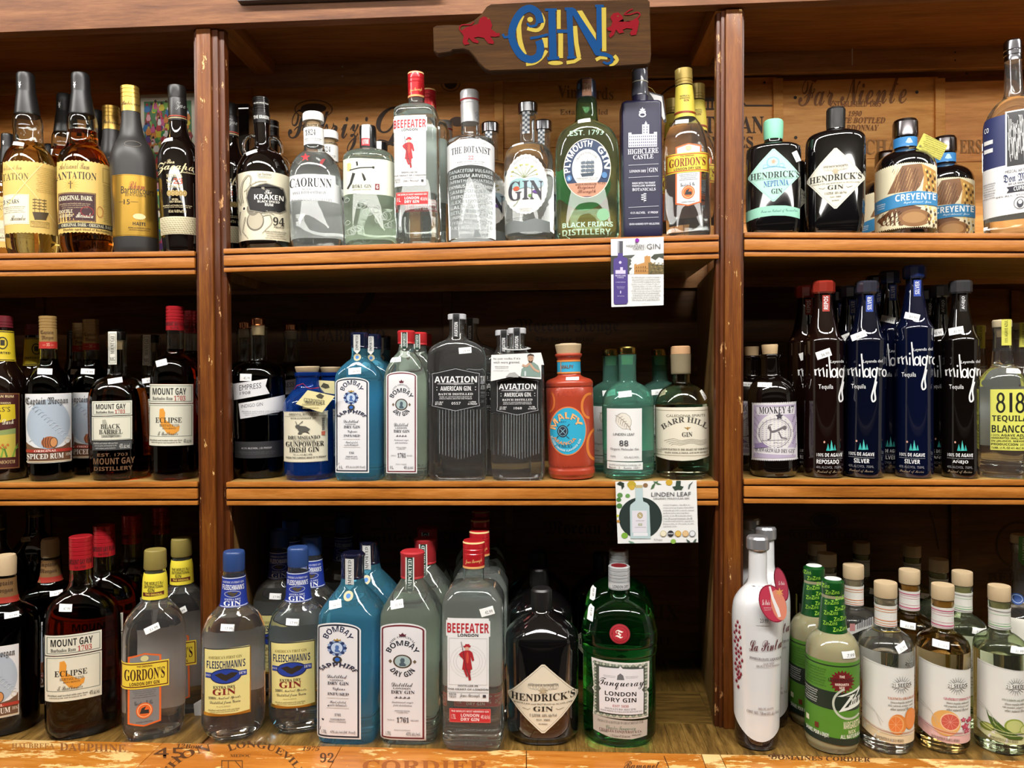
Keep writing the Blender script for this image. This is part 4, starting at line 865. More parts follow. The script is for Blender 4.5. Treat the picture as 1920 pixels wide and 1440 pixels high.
a.poly([(b-88, 768), (b-76, 765), (b-72, 790), (b-82, 796)], '#151515'); a.line([(b-128, 818), (b-60, 806), (b+30, 802)], 7, '#151515'); a.poly([(b+20, 795), (b+36, 797), (b+32, 812), (b+20, 808)], '#151515'); a.line([(b-100, 838), (b-120, 900), (b-142, 932)], 20, '#151515', w1=11); a.poly([(b-50, 835), (b-34, 848), (b-20, 880), (b-34, 890), (b-44, 862)], '#151515')
a.text('ROKU GIN', b-112, 910, b+14, 932, '#3a3a34', 'serif'); a.text('JAPANESE CRAFT GIN', b-110, 938, b+10, 946, '#6a6a60', 'serif'); a.rect(b+38, 905, b+66, 942, '#7a1428'); a.text('6', b+45, 912, b+59, 936, '#f0e6e0', 'serif'); d.art(a)
a = Art()
for i in range(26): xx = 905+(i*67) % 320; yy = 1000+(i*41) % 210; a.ring(xx, yy, 18+(i % 3)*6, 14+(i % 4)*5, 2.2, '#c3cbc4', 16)
d.art(a, 'embossing', off=0.3)
# ---- square red-capped gin (1L and 1.75L)
def beefeater(key, o, base, top, hw, dep, y, nk, lab, red, tip):
    "y: shoulder top, body top; nk: neck half width, cap bottom; lab box; red box"
    d = D[key] = Bottle('gin_bottle', o, base, top); k = o[2]
    d.body([(hw*0.95, base[1]-2), (hw, base[1]-40), (hw, (y[1]+base[1])/2), (hw, y[1]+30), (hw*0.96, y[1]), (hw*0.72, y[0]+18), (nk[0]*1.2, y[0]), (nk[0], y[0]-12), (nk[0]*0.98, nk[1]-6, 's')], G_AQUA, n=5.5, d=dep, rn=nk[0]*1.02, fill=y[0]+14)
    w_ = nk[0]*1.04; d.cap([(w_, nk[1]), (w_, nk[1]-8), (w_, top[1]+75), (w_-2, top[1]+72), (w_, top[1]+69), (w_, top[1]+50), (w_-2, top[1]+47), (w_, top[1]+44), (w_, top[1]+14), (w_-4, top[1]+2)], flat('#c8242c', fin='foil'), 'cap')
    a = Art(); cx = d.ax(nk[1]-30); a.rect(cx-w_, nk[1]-14, cx+w_, nk[1]-2, '#e0a868'); a.rect(cx-w_, top[1]+6, cx+w_, top[1]+15, '#e6c488'); a.text('James Burrough', cx-w_*0.7, nk[1]-52, cx+w_*0.8, nk[1]-22, '#efb870', 'script', sl=-10); d.art(a, 'cap_print', on='cap')
    x0, y0, x1, y1 = lab; W_ = x1-x0; H_ = y1-y0; a = Art(); q = lambda u, v: (x0+W_*u, y0+H_*v)
    a.rect(x0+W_*0.03, y0, x1-W_*0.03, y1, '#e4e3e2'); a.rect(x0, y0+H_*0.03, x1, y0+H_*0.22, '#e4e3e2')
    for r_ in (0.40, 0.33, 0.27): a.ring(x0+W_*0.5, y0+H_*0.52, W_*r_, W_*r_, 1.5, '#c4c0c0', 36)
    a.frame(x0+W_*0.07, y0+H_*0.24, x1-W_*0.07, y0+H_*0.8, 1.5, '#b8b4b4')
    a.text('BEEFEATER', x0+W_*0.03, y0+H_*0.06, x1-W_*0.03, y0+H_*0.175, '#b3202c', 'bold'); a.text('LONDON', x0+W_*0.27, y0+H_*0.185, x0+W_*0.73, y0+H_*0.22, '#26262a', 'bold')
    def P(*pp): return [(x0+W_*u, y0+H_*v) for u, v in pp]
    R_ = '#a8242c'
    a.poly(P((.40, .33), (.56, .325), (.56, .345), (.40, .35)), R_); a.poly(P((.43, .335), (.44, .31), (.53, .308), (.54, .335)), R_); a.ell(x0+W_*.48, y0+H_*.365, W_*.045, H_*.025, '#d8a890'); a.poly(P((.36, .40), (.44, .385), (.54, .385), (.60, .41), (.64, .50), (.60, .515), (.56, .46), (.57, .52), (.60, .61), (.37, .615), (.40, .50), (.36, .47), (.33, .46), (.30, .43)), R_)
    a.poly(P((.40, .615), (.46, .615), (.50, .69), (.47, .705), (.43, .66)), R_); a.poly(P((.48, .615), (.56, .61), (.55, .67), (.57, .735), (.52, .745), (.50, .68)), R_); a.line(P((.35, .28), (.40, .42), (.46, .60), (.56, .72)), W_*.012, '#4a2a2a'); a.ell(x0+W_*.49, y0+H_*.47, W_*.03, H_*.07, '#c84a3a')
    a.text('DISTILLED IN', x0+W_*0.28, y0+H_*0.80, x0+W_*0.72, y0+H_*0.818, '#3a3a3e', 'bold'); a.text('THE HEART OF LONDON', x0+W_*0.05, y0+H_*0.84, x1-W_*0.05, y0+H_*0.86, '#3a3a3e', 'bold')
    a.rect(x0+W_*0.05, y0+H_*0.885, x1-W_*0.05, y0+H_*0.889, '#3a3a3e'); a.text('ESTD', x0+W_*0.08, y0+H_*0.90, x0+W_*0.24, y0+H_*0.922, '#44444a', 'bold'); a.text('1820', x0+W_*0.08, y0+H_*0.93, x0+W_*0.24, y0+H_*0.952, '#44444a', 'bold'); a.text('James Burrough', x0+W_*0.32, y0+H_*0.90, x0+W_*0.76, y0+H_*0.955, '#2a2a2e', 'script'); a.rect(x0+W_*0.83, y0+H_*0.915, x0+W_*0.9, y0+H_*0.945, '#3a3a3e')
    d.art(a)
    x0, y0, x1, y1 = red; W_ = x1-x0; H_ = y1-y0; a = Art(); a.rect(x0, y0, x1, y1, '#c02a30'); a.frame(x0+2, y0+2, x1-2, y1-2, 1.5, '#e88878')
    a.text("THE WORLD'S MOST AWARDED GIN", x0+W_*.05, y0+H_*.12, x1-W_*.05, y0+H_*.26, '#f2dcd8', 'bold'); a.text('LONDON', x0+W_*.28, y0+H_*.36, x0+W_*.72, y0+H_*.58, '#f6e8e4', 'bold'); a.text('DRY GIN', x0+W_*.28, y0+H_*.65, x0+W_*.72, y0+H_*.88, '#f6e8e4', 'bold'); a.text(tip, x0+W_*.05, y0+H_*.42, x0+W_*.16, y0+H_*.75, '#f6e8e4', 'sans'); a.text('44% Alc/Vol', x0+W_*.76, y0+H_*.42, x0+W_*.97, y0+H_*.72, '#f6e8e4', 'sans'); d.art(a, 'lower_label')
    a = Art(); a.rect(d.ax((lab[1]+lab[3])/2)-hw*0.78, lab[1], d.ax((lab[1]+lab[3])/2)+hw*0.78, lab[3], '#e2e4e2'); d.art(a, 'back_label', back=True)
    return d
beefeater('red_square', C3, (238, 1285), (215, 137), 142, 138, (352, 400), (53, 310), (84, 460, 312, 915), (106, 955, 320, 1035), '1L')
beefeater('red_square_big', B5, (575, 1362), (571, 207), 160, 150, (445, 525), (56, 365), (442, 612, 672, 1078), (460, 1118, 675, 1196), '1.75L').price(656, 573, -16, '42.99', w_=72, h_=46)
# ---- embossed cylindrical gin
d = D['embossed_gin'] = Bottle('gin_bottle', C3, (598, 1280), (577, 262))
d.body([(150, 1277), (158, 1250), (160, 1000), (160, 700), (160, 622), (152, 595), (120, 578), (80, 568), (64, 555), (60, 500), (60, 470, 's')], G_GIN, fill=600)
d.cap([(62, 475), (63, 352), (60, 348), (60, 330), (63, 326), (64, 275), (58, 263)], flat('#d9dadc', fin='foil'), 'capsule'); a = Art(); a.rect(512, 322, 645, 331, '#b8323a'); a.text('8', 615, 410, 640, 460, '#a4a4aa', 'serif'); d.art(a, 'capsule_print', on='cap')
a = Art(); b = d.ax(710); a.poly([(b-160, 640), (b-80, 622), (b, 618), (b+80, 622), (b+160, 640), (b+160, 808), (b+80, 792), (b, 788), (b-80, 792), (b-160, 808)], '#dedee0')
a.lines(b-100, 636, b+100, 658, 2, '#77777a'); a.text('THE BOTANIST', b-128, 668, b+128, 712, '#2a2a2e', 'serif'); a.text('ISLAY DRY GIN', b-50, 714, b+60, 724, '#b8b8bc', 'serif'); a.text('22', b-16, 730, b+18, 754, '#b04048', 'serif'); a.lines(b-90, 760, b+90, 784, 2, '#77777a'); d.art(a)
WD = ['TANACETUM VULGARE', 'CIRSIUM ARVENSE', 'MENTHA AQUATICA', 'THYMUS POLYTRICHUS', 'SAMBUCUS NIGRA', 'TRIFOLIUM REPENS', 'ULEX EUROPAEUS', 'GALIUM VERUM', 'BETULA PUBESCENS', 'JUNIPERUS COMMUNIS', 'MYRRHIS ODORATA', 'ARTEMISIA VULG']
a = Art()
for i, w_ in enumerate(WD): a.text(w_, b-145+(i % 3)*6, 812+i*33, b+145, 834+i*33, '#b4babb' if i % 2 else '#a4abac', 'bold')
d.art(a, 'embossing', off=0.25)
# ---- white disc label gin
d = D['disc_gin'] = Bottle('gin_bottle', C3, (985, 1268), (970, 342))
d.body([(160, 1265), (166, 1230), (167, 1000), (167, 760), (163, 700), (145, 655), (110, 628), (66, 615), (56, 600), (54, 500), (56, 415), (60, 408, 's')], G_GIN, fill=640)
d.cap([(66, 408), (67, 352), (60, 342)], flat('#b9bbc0', fin='metal')); a = Art()
for r_ in range(9):
    for c_ in range(3):
        if (r_+c_) % 2: a.rect(935+c_*16, 412+r_*16, 951+c_*16, 428+r_*16, '#56626e')
        else: a.rect(935+c_*16, 412+r_*16, 951+c_*16, 428+r_*16, '#d8dadc')
d.art(a, 'checked_strip')
a = Art(); b = d.ax(910)-22; P_ = []
for i in range(96):
    t_ = 2*math.pi*i/96; rr = 1+0.02*(1 if i % 3 == 0 else -0.4); P_.append((b+145*rr*math.cos(t_), 912+190*rr*math.sin(t_)))
a.poly(P_, '#e4e3de'); a.arc('WOLFFER ESTATE', b, 912, 118, 160, -128, -52, 17, '#7a7a78', 'serif')
for i in range(14):
    t_ = i*0.45; a.line([(b-10, 870), (b-10+80*math.cos(t_+3.2), 850-abs(60*math.sin(t_)))], 2.2, '#7d8a5a'); a.ell(b-10+84*math.cos(t_+3.2), 848-abs(62*math.sin(t_)), 7, 5, '#a9ac62' if i % 2 else '#c6b878')
a.ell(b-45, 905, 60, 34, '#8fb4b6'); a.ell(b+55, 905, 62, 36, '#9fb6c0'); a.ell(b-60, 935, 20, 14, '#b8502e'); a.ell(b+70, 960, 26, 12, '#5a3a80'); a.ell(b+30, 985, 14, 10, '#6a8a4a'); a.line([(b-40, 1000), (b-60, 1030), (b-80, 1045)], 3, '#5a6a3a')
a.text('GIN', b-112, 888, b+112, 1010, '#3c3c44', 'serif'); a.lines(b-40, 1060, b+40, 1088, 2, '#77776f'); d.art(a)
a = Art(); a.poly([(b-140, 1150), (b-80, 1135), (b-20, 1150), (b+60, 1130), (b+160, 1145), (b+160, 1215), (b-140, 1215)], '#6e7474'); a.lines(b-130, 1118, b+10, 1136, 2, '#55595a'); d.art(a, 'lower_print', off=0.2)
a = Art(); a.rect(b-110, 800, b+150, 1140, '#cfd2cf'); d.art(a, 'back_label', back=True); d.price(905, 636, -6, '38.99', w_=76, h_=28)
# ---- pale green flask with oval label
d = D['oval_gin'] = Bottle('gin_bottle', C4, (300, 1245), (288, 187))
d.body([(200, 1243), (212, 1200), (215, 1000), (216, 720), (212, 640), (196, 570), (165, 520), (118, 488), (84, 468), (76, 440), (74, 380), (70, 330), (64, 312, 's')], G_PLY, n=2.6, d=120, rn=84, fill=470)
d.cap([(66, 312), (68, 300), (66, 215), (62, 195), (52, 186)], flat('#26324a', fin='foil')); a = Art(); a.rect(262, 190, 325, 310, '#b98468'); a.text('PG', 270, 230, 318, 280, '#e0c0a8', 'serif'); a.ell(240, 240, 10, 20, '#4f7fb0'); d.art(a, 'cap_strip', on='cap')
a = Art(); b = 295; cy = 795; a.ell(b, cy, 157, 192, '#dfd8c4', 48); a.ell(b, cy, 152, 187, '#1d3152', 48); a.ell(b, cy, 100, 122, '#e4e2dc', 40)
a._a([(b-152*math.sqrt(1-((y-cy)/187)**2)+1, y) for y in range(888, 980, 8)]+[(b+152*math.sqrt(1-((y-cy)/187)**2)-1, y) for y in range(976, 880, -8)], [tuple(range(24))], '#b9856a')
a.arc('PLYMOUTH', b, cy, 112, 138, -188, -76, 42, '#f0eee8', 'bold'); a.arc('GIN', b, cy, 112, 138, -56, 2, 42, '#f0eee8', 'bold')
a.arc('CRAFTED IN ENGLAND', b, cy, 74, 92, -150, -40, 14, '#4a4a4e', 'serif')
a.poly([(b-45, 828), (b+50, 822), (b+38, 846), (b-34, 850)], '#33404e')
for xx in (-28, 2, 30):
    a.line([(b+xx, 828), (b+xx, 740)], 3, '#33404e')
    for k in range(3): a.poly([(b+xx-14, 752+k*25), (b+xx+14, 748+k*25), (b+xx+17, 768+k*25), (b+xx-12, 770+k*25)], '#55616e')
a.lines(b-70, 852, b+70, 876, 2, '#5a5a60'); a.ell(b-118, 854, 18, 20, '#4878a8'); a.ell(b+112, 842, 18, 20, '#4878a8'); a.text('S', b-124, 845, b-112, 864, '#dfe6ee'); a.text('BATCH DISTILLED', b-75, 892, b+60, 904, '#4a2c20', 'serif'); a.text('Original', b-62, 905, b+55, 935, '#6a2c1c', 'script'); a.text('Strength', b-62, 932, b+55, 962, '#6a2c1c', 'script'); a.text('41.2%', b+70, 882, b+118, 898, '#3a2c24', 'bold'); d.art(a)
a = Art(); a.text('EST. 1793', 180, 545, 400, 580, '#9dbfa4', 'bold'); a.text('BLACK FRIARS', 130, 1140, 465, 1172, '#b8d8bc', 'bold'); a.text('DISTILLERY', 130, 1185, 450, 1222, '#b8d8bc', 'bold'); a.ell(400, 1095, 42, 40, '#7fae86', 16); d.art(a, 'embossing', off=0.25)
a = Art(); a.ell(b+20, 860, 150, 170, '#8fd08a', 40); d.art(a, 'back_label', back=True); d.price(275, 478, -4, '36.99', w_=84, h_=28)
# ---- tall rectangular indigo bottle
d = D['indigo_square'] = Bottle('gin_bottle', C4, (655, 1236), (642, 82))
IND = principled('indigo_lacquer', Base_Color=lin('#1a1838'), Roughness=0.38, Coat_Weight=0.1, Coat_Roughness=0.3)
d.body([(133, 1232), (135, 1215), (134, 900), (134, 400), (133, 362), (122, 350, 's'), (60, 345, 's'), (56, 330), (55, 292, 's')], IND, n=9, d=110, rn=60)
d.cap([(57, 292), (58, 280), (54, 200), (55, 196), (55, 130), (50, 128), (50, 122), (56, 118), (54, 90), (48, 82)], principled('smoked_cap', Base_Color=lin('#4a4c56'), Roughness=0.15, Coat_Weight=1.0), 'cap')
a = Art(); W2 = '#d6d6e0'; b = 648; a.rect(590, 200, 700, 206, '#a8a48e'); d.art(a, 'cap_wire', on='cap')
a = Art(); a.star(b, 416, 20, 9, 5, W2); a.ell(b-14, 428, 8, 8, W2, 10); a.ell(b+14, 428, 8, 8, W2, 10); a.ell(b, 446, 24, 16, W2); a.ell(b, 446, 16, 9, '#1c1a38')
a.rect(b-92, 572, b+96, 655, W2); a.rect(b-92, 560, b-72, 580, W2); a.rect(b+75, 560, b+96, 580, W2); a.rect(b-2, 510, b+44, 580, W2); a.rect(b+15, 498, b+30, 515, W2); a.rect(b+20, 488, b+24, 500, W2)
for r_ in range(4):
    for c_ in range(14): a.rect(b-86+c_*13, 582+r_*19, b-80+c_*13, 592+r_*19, '#4a4a68')
for r_ in range(3): a.rect(b+6, 522+r_*17, b+12, 532+r_*17, '#4a4a68'); a.rect(b+26, 522+r_*17, b+32, 532+r_*17, '#4a4a68')
a.text('HIGHCLERE', b-95, 668, b+102, 702, W2, 'serif', sl=-5); a.text('CASTLE', b-60, 706, b+70, 736, W2, 'serif', sl=-4)
for y in (772, 852, 1045, 1117): a.line([(b-90, y), (b+104, y-5)], 2, W2)
a.text('LONDON DRY', b-84, 803, b+24, 820, W2, 'serif'); a.rect(b+33, 790, b+35, 824, W2); a.text('GIN', b+42, 792, b+98, 820, W2, 'serif'); a.text('MADE WITH THE FINEST', b-66, 883, b+82, 895, W2, 'bold'); a.text('HIGHCLERE GARDEN', b-66, 900, b+82, 912, W2, 'bold'); a.text('BOTANICALS', b-66, 920, b+84, 940, W2, 'serif')
for i in range(7): a.ell(b+8+(-1)**i*9, 960+i*7, 8, 4, W2); 
a.line([(b+8, 955), (b+10, 1014)], 2, W2); a.text('43.5% ALC/VOL    87 PROOF', b-78, 1074, b+100, 1088, W2, 'bold'); a.text('SEVEN HUNDRED FIFTY MILLILITERS', b-84, 1148, b+108, 1160, W2, 'bold'); d.art(a, 'printing')
# ---- gold-capped gin, yellow bar label: 1L and 1.75L
def gordons_art(d, bx0, by0, bx1, by1, px0, py0, px1, py1, grey, bar=True):
    a = Art(); W_ = px1-px0; H_ = py1-py0; O_ = '#d9652a'
    def hexp(x0, y0, x1, y1): c_ = (y1-y0)*0.045; return [(x0, y0+c_), ((x0+x1)/2, y0), (x1, y0+c_), (x1, y1-c_), ((x0+x1)/2, y1), (x0, y1-c_)]
    a.poly(hexp(px0, py0, px1, py1), O_); a.poly(hexp(px0+W_*.06, py0+W_*.05, px1-W_*.06, py1-W_*.05), grey)
    a.lines(px0+W_*.15, by1+H_*.02, px1-W_*.15, by1+H_*.13, 4, '#5a5a5a'); a.text('Gordon & Co', px0+W_*.2, by1+H_*.16, px1-W_*.25, by1+H_*.22, '#44444a', 'script'); cy = py1-H_*.22
    a.ell((px0+px1)/2, cy, W_*.25, W_*.25, O_); a.ring((px0+px1)/2, cy, W_*.21, W_*.21, W_*.02, '#f0c090'); a.poly([(px0+W_*.36, cy+W_*.09), (px0+W_*.42, cy-W_*.08), (px0+W_*.55, cy-W_*.13), (px0+W_*.5, cy-W_*.02), (px0+W_*.63, cy-W_*.02), (px0+W_*.64, cy+W_*.1)], '#2a2a2a'); a.text('EXPORT STRENGTH', px0+W_*.25, py1-H_*.075, px1-W_*.25, py1-H_*.06, '#55555a', 'serif')
    a.ell((px0+px1)/2, py0+H_*.075, W_*.12, H_*.04, '#cfc890')
    a.rect(bx0, by0, bx1, by1, '#e2c83e'); wB = bx1-bx0; hB = by1-by0; a.frame(bx0+wB*.02, by0+hB*.05, bx1-wB*.02, by1-hB*.06, wB*.022, '#5a1c10' if grey != '#c9ccd0' else '#b8452a')
    a.text('THE ORIGINAL', bx0+wB*.34, by0+hB*.12, bx0+wB*.66, by0+hB*.19, '#5a1c10', 'bold'); a.text("GORDON'S", bx0+wB*.09, by0+hB*.24, bx1-wB*.09, by0+hB*.68, '#7a1a14' if grey == '#c9ccd0' else '#3a1010', 'serif'); a.text('LONDON DRY GIN', bx0+wB*.20, by0+hB*.74, bx1-wB*.20, by0+hB*.87, '#4a1810', 'bold'); d.art(a)
d = D['bar_gin'] = Bottle('gin_bottle', C4, (998, 1224), (953, 80))
d.body([(148, 1222), (154, 1180), (154, 1000), (154, 700), (150, 600), (138, 530), (112, 470), (84, 425), (72, 405), (66, 300), (58, 210), (56, 192, 's')], G_GIN, n=2.8, d=145, rn=75, fill=470)
d.screw(61, 80, 190, flat('#b59c54', fin='foil'), (155, 175)); d.sleeve('neck_label', 197, 412, '#e4cf52'); a = Art(); a.text("THE WORLD'S No1", 930, 268, 1000, 280, '#6a5a20', 'bold'); a.text('INTERNATIONAL', 930, 284, 1000, 294, '#6a5a20', 'bold'); a.text('GIN', 958, 298, 992, 312, '#7a3a14', 'bold'); a.rect(890, 372, 1040, 384, '#9a3a20', sl=6); d.art(a, 'neck_lettering', off=1.1)
gordons_art(d, 838, 672, 1130, 800, 905, 610, 1078, 1020, '#c9ccd0'); a = Art(); a.rect(930, 640, 1110, 1060, '#6a5248'); d.art(a, 'back_label', back=True); d.price(946, 452, 3, '24.99', w_=90, h_=30)
d = D['bar_gin_big'] = Bottle('gin_bottle', B3, (815, 1300), (820, 285))
d.body([(150, 1297), (166, 1240), (170, 1000), (170, 760), (162, 700), (142, 650), (108, 605), (80, 575), (68, 555), (64, 450), (56, 405), (54, 392, 's')], G_GIN, n=3.2, d=135, rn=70, fill=600)
d.cap([(59, 392), (62, 385), (60, 300), (58, 290), (54, 286)], flat('#8a7c42', fin='plastic'), flute=(40, 0, 900, 0.01)); d.sleeve('neck_label', 412, 552, '#e4d23c'); a = Art(); a.text("THE WORLD'S No1", 762, 452, 862, 470, '#3a3416', 'bold'); a.text('INTERNATIONAL', 762, 472, 862, 488, '#3a3416', 'bold'); a.text('GIN', 780, 490, 815, 508, '#3a3416', 'bold'); a.rect(756, 512, 866, 532, '#5a1c14', sl=-4); a.text('THE ORIGINAL', 768, 516, 858, 528, '#e4c84a', 'bold'); d.art(a, 'neck_lettering', off=1.1)
gordons_art(d, 642, 865, 892, 1008, 680, 816, 852, 1215, '#7c7c7c'); a = Art(); a.rect(690, 760, 890, 1200, '#b4aca6'); d.art(a, 'back_label', back=True); d.price(803, 690, -20, '21.99', w_=80, h_=34)
# ---- apothecary bottles with diamond labels
def hendricks(key, o, base, top, prof, capc, mat, ctr, hw, hh_, col, cap_prof, dep, lines_, price):
    d = D[key] = Bottle('gin_bottle', o, base, top); d.body(prof, mat, n=2.5, d=dep)
    d.cap(cap_prof, capc); a = Art(); cx, cy = ctr
    def dia(s_, c_): 
        P_ = []; V_ = [(0, -1), (1, 0), (0, 1), (-1, 0)]
        for i in range(4):
            u, v = V_[i], V_[(i+1) % 4]
            for t_ in (0.04, 0.5, 0.96):
                bl = 0.03*(1-(2*t_-1)**2); P_.append((cx+hw*s_*(u[0]*(1-t_)+v[0]*t_)*(1+bl), cy+hh_*s_*(u[1]*(1-t_)+v[1]*t_)*(1+bl)))
        a.poly(P_, c_)
    dia(1.0, col); dia(0.95, '#8a8a80' if col != '#a9d6c4' else '#6a98a0'); dia(0.935, col); lines_(a, cx, cy, hw, hh_); d.art(a)
    if price: d.price(*price)
    return d
def hl(a, cx, cy, w_, h_):
    for i in range(9): t_ = math.pi*(1.1+0.8*i/8); a.ring(cx+w_*.34*math.cos(t_), cy-h_*.36+h_*.16*math.sin(t_)*-0.2, w_*.085, h_*.085, 1.6, '#9a958a', 14)
    a.text('SMALL BATCH  HANDCRAFTED', cx-w_*.40, cy-h_*.42, cx+w_*.40, cy-h_*.36, '#77736a', 'serif'); a.star(cx, cy-h_*.22, h_*.14, h_*.05, 9, '#b8a888')
    a.text("HENDRICK'S", cx-w_*.86, cy-h_*.12, cx+w_*.86, cy+h_*.09, '#26241f', 'serif', sl=-h_*.05); a.text('DISTILLED and BOTTLED in SCOTLAND', cx-w_*.78, cy+h_*.125, cx+w_*.78, cy+h_*.165, '#6a665c', 'serif')
    a.text('GIN', cx-w_*.26, cy+h_*.21, cx+w_*.26, cy+h_*.35, '#26241f', 'serif'); a.line([(cx-w_*.55, cy+h_*.27), (cx-w_*.4, cy+h_*.31), (cx-w_*.34, cy+h_*.27)], 2, '#3a3830'); a.line([(cx+w_*.55, cy+h_*.27), (cx+w_*.4, cy+h_*.31), (cx+w_*.34, cy+h_*.27)], 2, '#3a3830')
    a.text('1 LITER  44% Alc/Vol', cx-w_*.36, cy+h_*.42, cx+w_*.36, cy+h_*.50, '#55524a', 'serif'); a.text('EST. 1886', cx-w_*.18, cy+h_*.56, cx+w_*.18, cy+h_*.61, '#55524a', 'serif'); a.text('88 PROOF', cx-w_*.12, cy+h_*.68, cx+w_*.12, cy+h_*.72, '#55524a', 'serif')
def hn(a, cx, cy, w_, h_):
    a.ring(cx-w_*.02, cy-h_*.48, w_*.24, h_*.2, 7, '#7fb0c8'); a.ring(cx-w_*.3, cy-h_*.34, w_*.1, h_*.08, 4, '#7fb0c8'); a.ring(cx+w_*.3, cy-h_*.34, w_*.1, h_*.08, 4, '#7fb0c8'); a.star(cx, cy-h_*.5, 18, 8, 7, '#c49a80'); a.line([(cx-w_*.4, cy-h_*.27), (cx, cy-h_*.33), (cx+w_*.45, cy-h_*.24)], 5, '#6a9cb8')
    a.text("HENDRICK'S", cx-w_*.86, cy-h_*.14, cx+w_*.98, cy+h_*.1, '#262a2c', 'serif'); a.text('DISTILLED and BOTTLED in SCOTLAND', cx-w_*.7, cy+h_*.11, cx+w_*.7, cy+h_*.15, '#5a7a7a', 'serif'); a.text('NEPTUNIA', cx-w_*.36, cy+h_*.2, cx+w_*.55, cy+h_*.42, '#2858a0', 'serif', sl=-4); a.text('GIN', cx-w_*.08, cy+h_*.5, cx+w_*.32, cy+h_*.68, '#262a2c', 'serif')
d = hendricks('mint_diamond', C5, (226, 1220), (229, 551), [(160, 1218), (168, 1150), (170, 1000), (170, 760), (166, 720), (140, 702), (90, 692), (60, 682), (56, 660, 's')], flat('#86cfae', fin='plastic'), K_BLK, (230, 892), 162, 157, '#a9d6c4', [(57, 665), (60, 650), (62, 590), (62, 562), (54, 551)], 105, hn, None)
a = Art(); b = 224
a.poly([(b-165, 1085), (b-80, 1070), (b, 1066), (b+80, 1070), (b+164, 1085), (b+164, 1142), (b+80, 1128), (b, 1124), (b-80, 1128), (b-165, 1145)], '#8fc8b0'); a.text('From our Cabinet of Curiosities', b-70, 1088, b+150, 1112, '#2a4a5a', 'script'); d.art(a, 'lower_label'); d.price(368, 788, 62, '36.99', w_=60, h_=34)
hendricks('cream_diamond', C5, (602, 1220), (612, 476), [(172, 1218), (182, 1150), (186, 1000), (188, 720), (184, 665), (160, 635), (110, 618), (66, 612), (58, 600, 's')], K_MATT, K_BLK, (610, 910), 182, 180, '#ddd8c6', [(59, 605), (58, 595), (60, 570), (60, 490), (52, 477)], 120, hl, None)
hendricks('cream_diamond_big', B6, (283, 1325), (274, 466), [(170, 1322), (192, 1270), (194, 1000), (196, 760), (192, 725), (170, 690), (130, 650), (90, 620), (60, 600), (52, 588, 's')], K_MATT, K_BLK, (283, 1046), 194, 202, '#ddd5bf', [(54, 592), (58, 575), (56, 480), (48, 468)], 165, hl, (352, 568, 22, '41.99', 56, 34))
# ---- squat mezcal with brown-and-cream label
d = D['wrap_mezcal'] = Bottle('mezcal_bottle', C5, (1040, 1213), (1038, 549))
d.body([(185, 1210), (192, 1180), (194, 1000), (194, 850), (186, 800), (160, 762), (120, 738), (84, 722), (74, 700), (74, 650), (78, 644, 's')], K_BLK)
d.cap([(80, 645), (82, 630), (80, 565), (70, 549)], flat('#8a8588', fin='metal'), 'cap'); a = Art(); a.rect(965, 655, 1112, 708, '#2a78b4', sl=0); a.poly([(1040, 688), (1055, 664), (1070, 664), (1085, 690), (1060, 694)], '#a8cce0'); d.art(a, 'neck_label')
a = Art(); b = 1040; ed = []
for i in range(62): ed.append((b-190+i*6.2, 838-20*math.sin(math.pi*i/61)*0.6+(3 if i % 2 else -3)))
for i in range(62): ed.append((b+188-i*6.2, 1190-8+(3 if i % 2 else -3)))
a.poly(ed, '#ddd4b4')
a.poly([(b-20, 840), (b+95, 835), (b+110, 900), (b+85, 960), (b+60, 985), (b-110, 985), (b-60, 900)], '#7c5636'); a.poly([(b-95, 1075), (b+40, 1060), (b+95, 1075), (b+60, 1130), (b-20, 1170), (b-140, 1155), (b-175, 1120)], '#6a4428'); a.ell(b+55, 1130, 100, 48, '#8a6038'); a.ell(b+50, 1128, 70, 30, '#a67c4c')
a.poly([(b+95, 835), (b+180, 870), (b+186, 985), (b+100, 985), (b+110, 900)], '#b88a44')
for i in range(60): xx = b-70+(i*37) % 150; yy = 850+(i*23) % 130; a.line([(xx, yy), (xx-9, yy+18)], 3, '#c09a68' if i % 2 else '#4a2e18')
for i in range(40): xx = b+118+(i*29) % 66; yy = 870+(i*31) % 300; a.ell(xx, yy, 6, 9, '#4a3418' if i % 2 else '#e0c070', 8)
for i in range(30): xx = b-160+(i*41) % 140; yy = 1085+(i*13) % 70; a.line([(xx, yy), (xx-14, yy+10)], 3, '#3a2412')
a.poly([(b-188, 1012), (b-60, 992), (b+60, 985), (b+188, 992), (b+188, 1062), (b+60, 1060), (b-60, 1068), (b-188, 1085)], '#2f7fb2'); a.text('CREYENTE', b-60, 997, b+178, 1034, '#eef0ee', 'bold', sl=-3); a.text('Mezcal Artesanal · Joven', b-12, 1038, b+150, 1054, '#dfe8ea', 'script'); a.lines(b-172, 1028, b-120, 1064, 3, '#dfe8ea'); d.art(a)
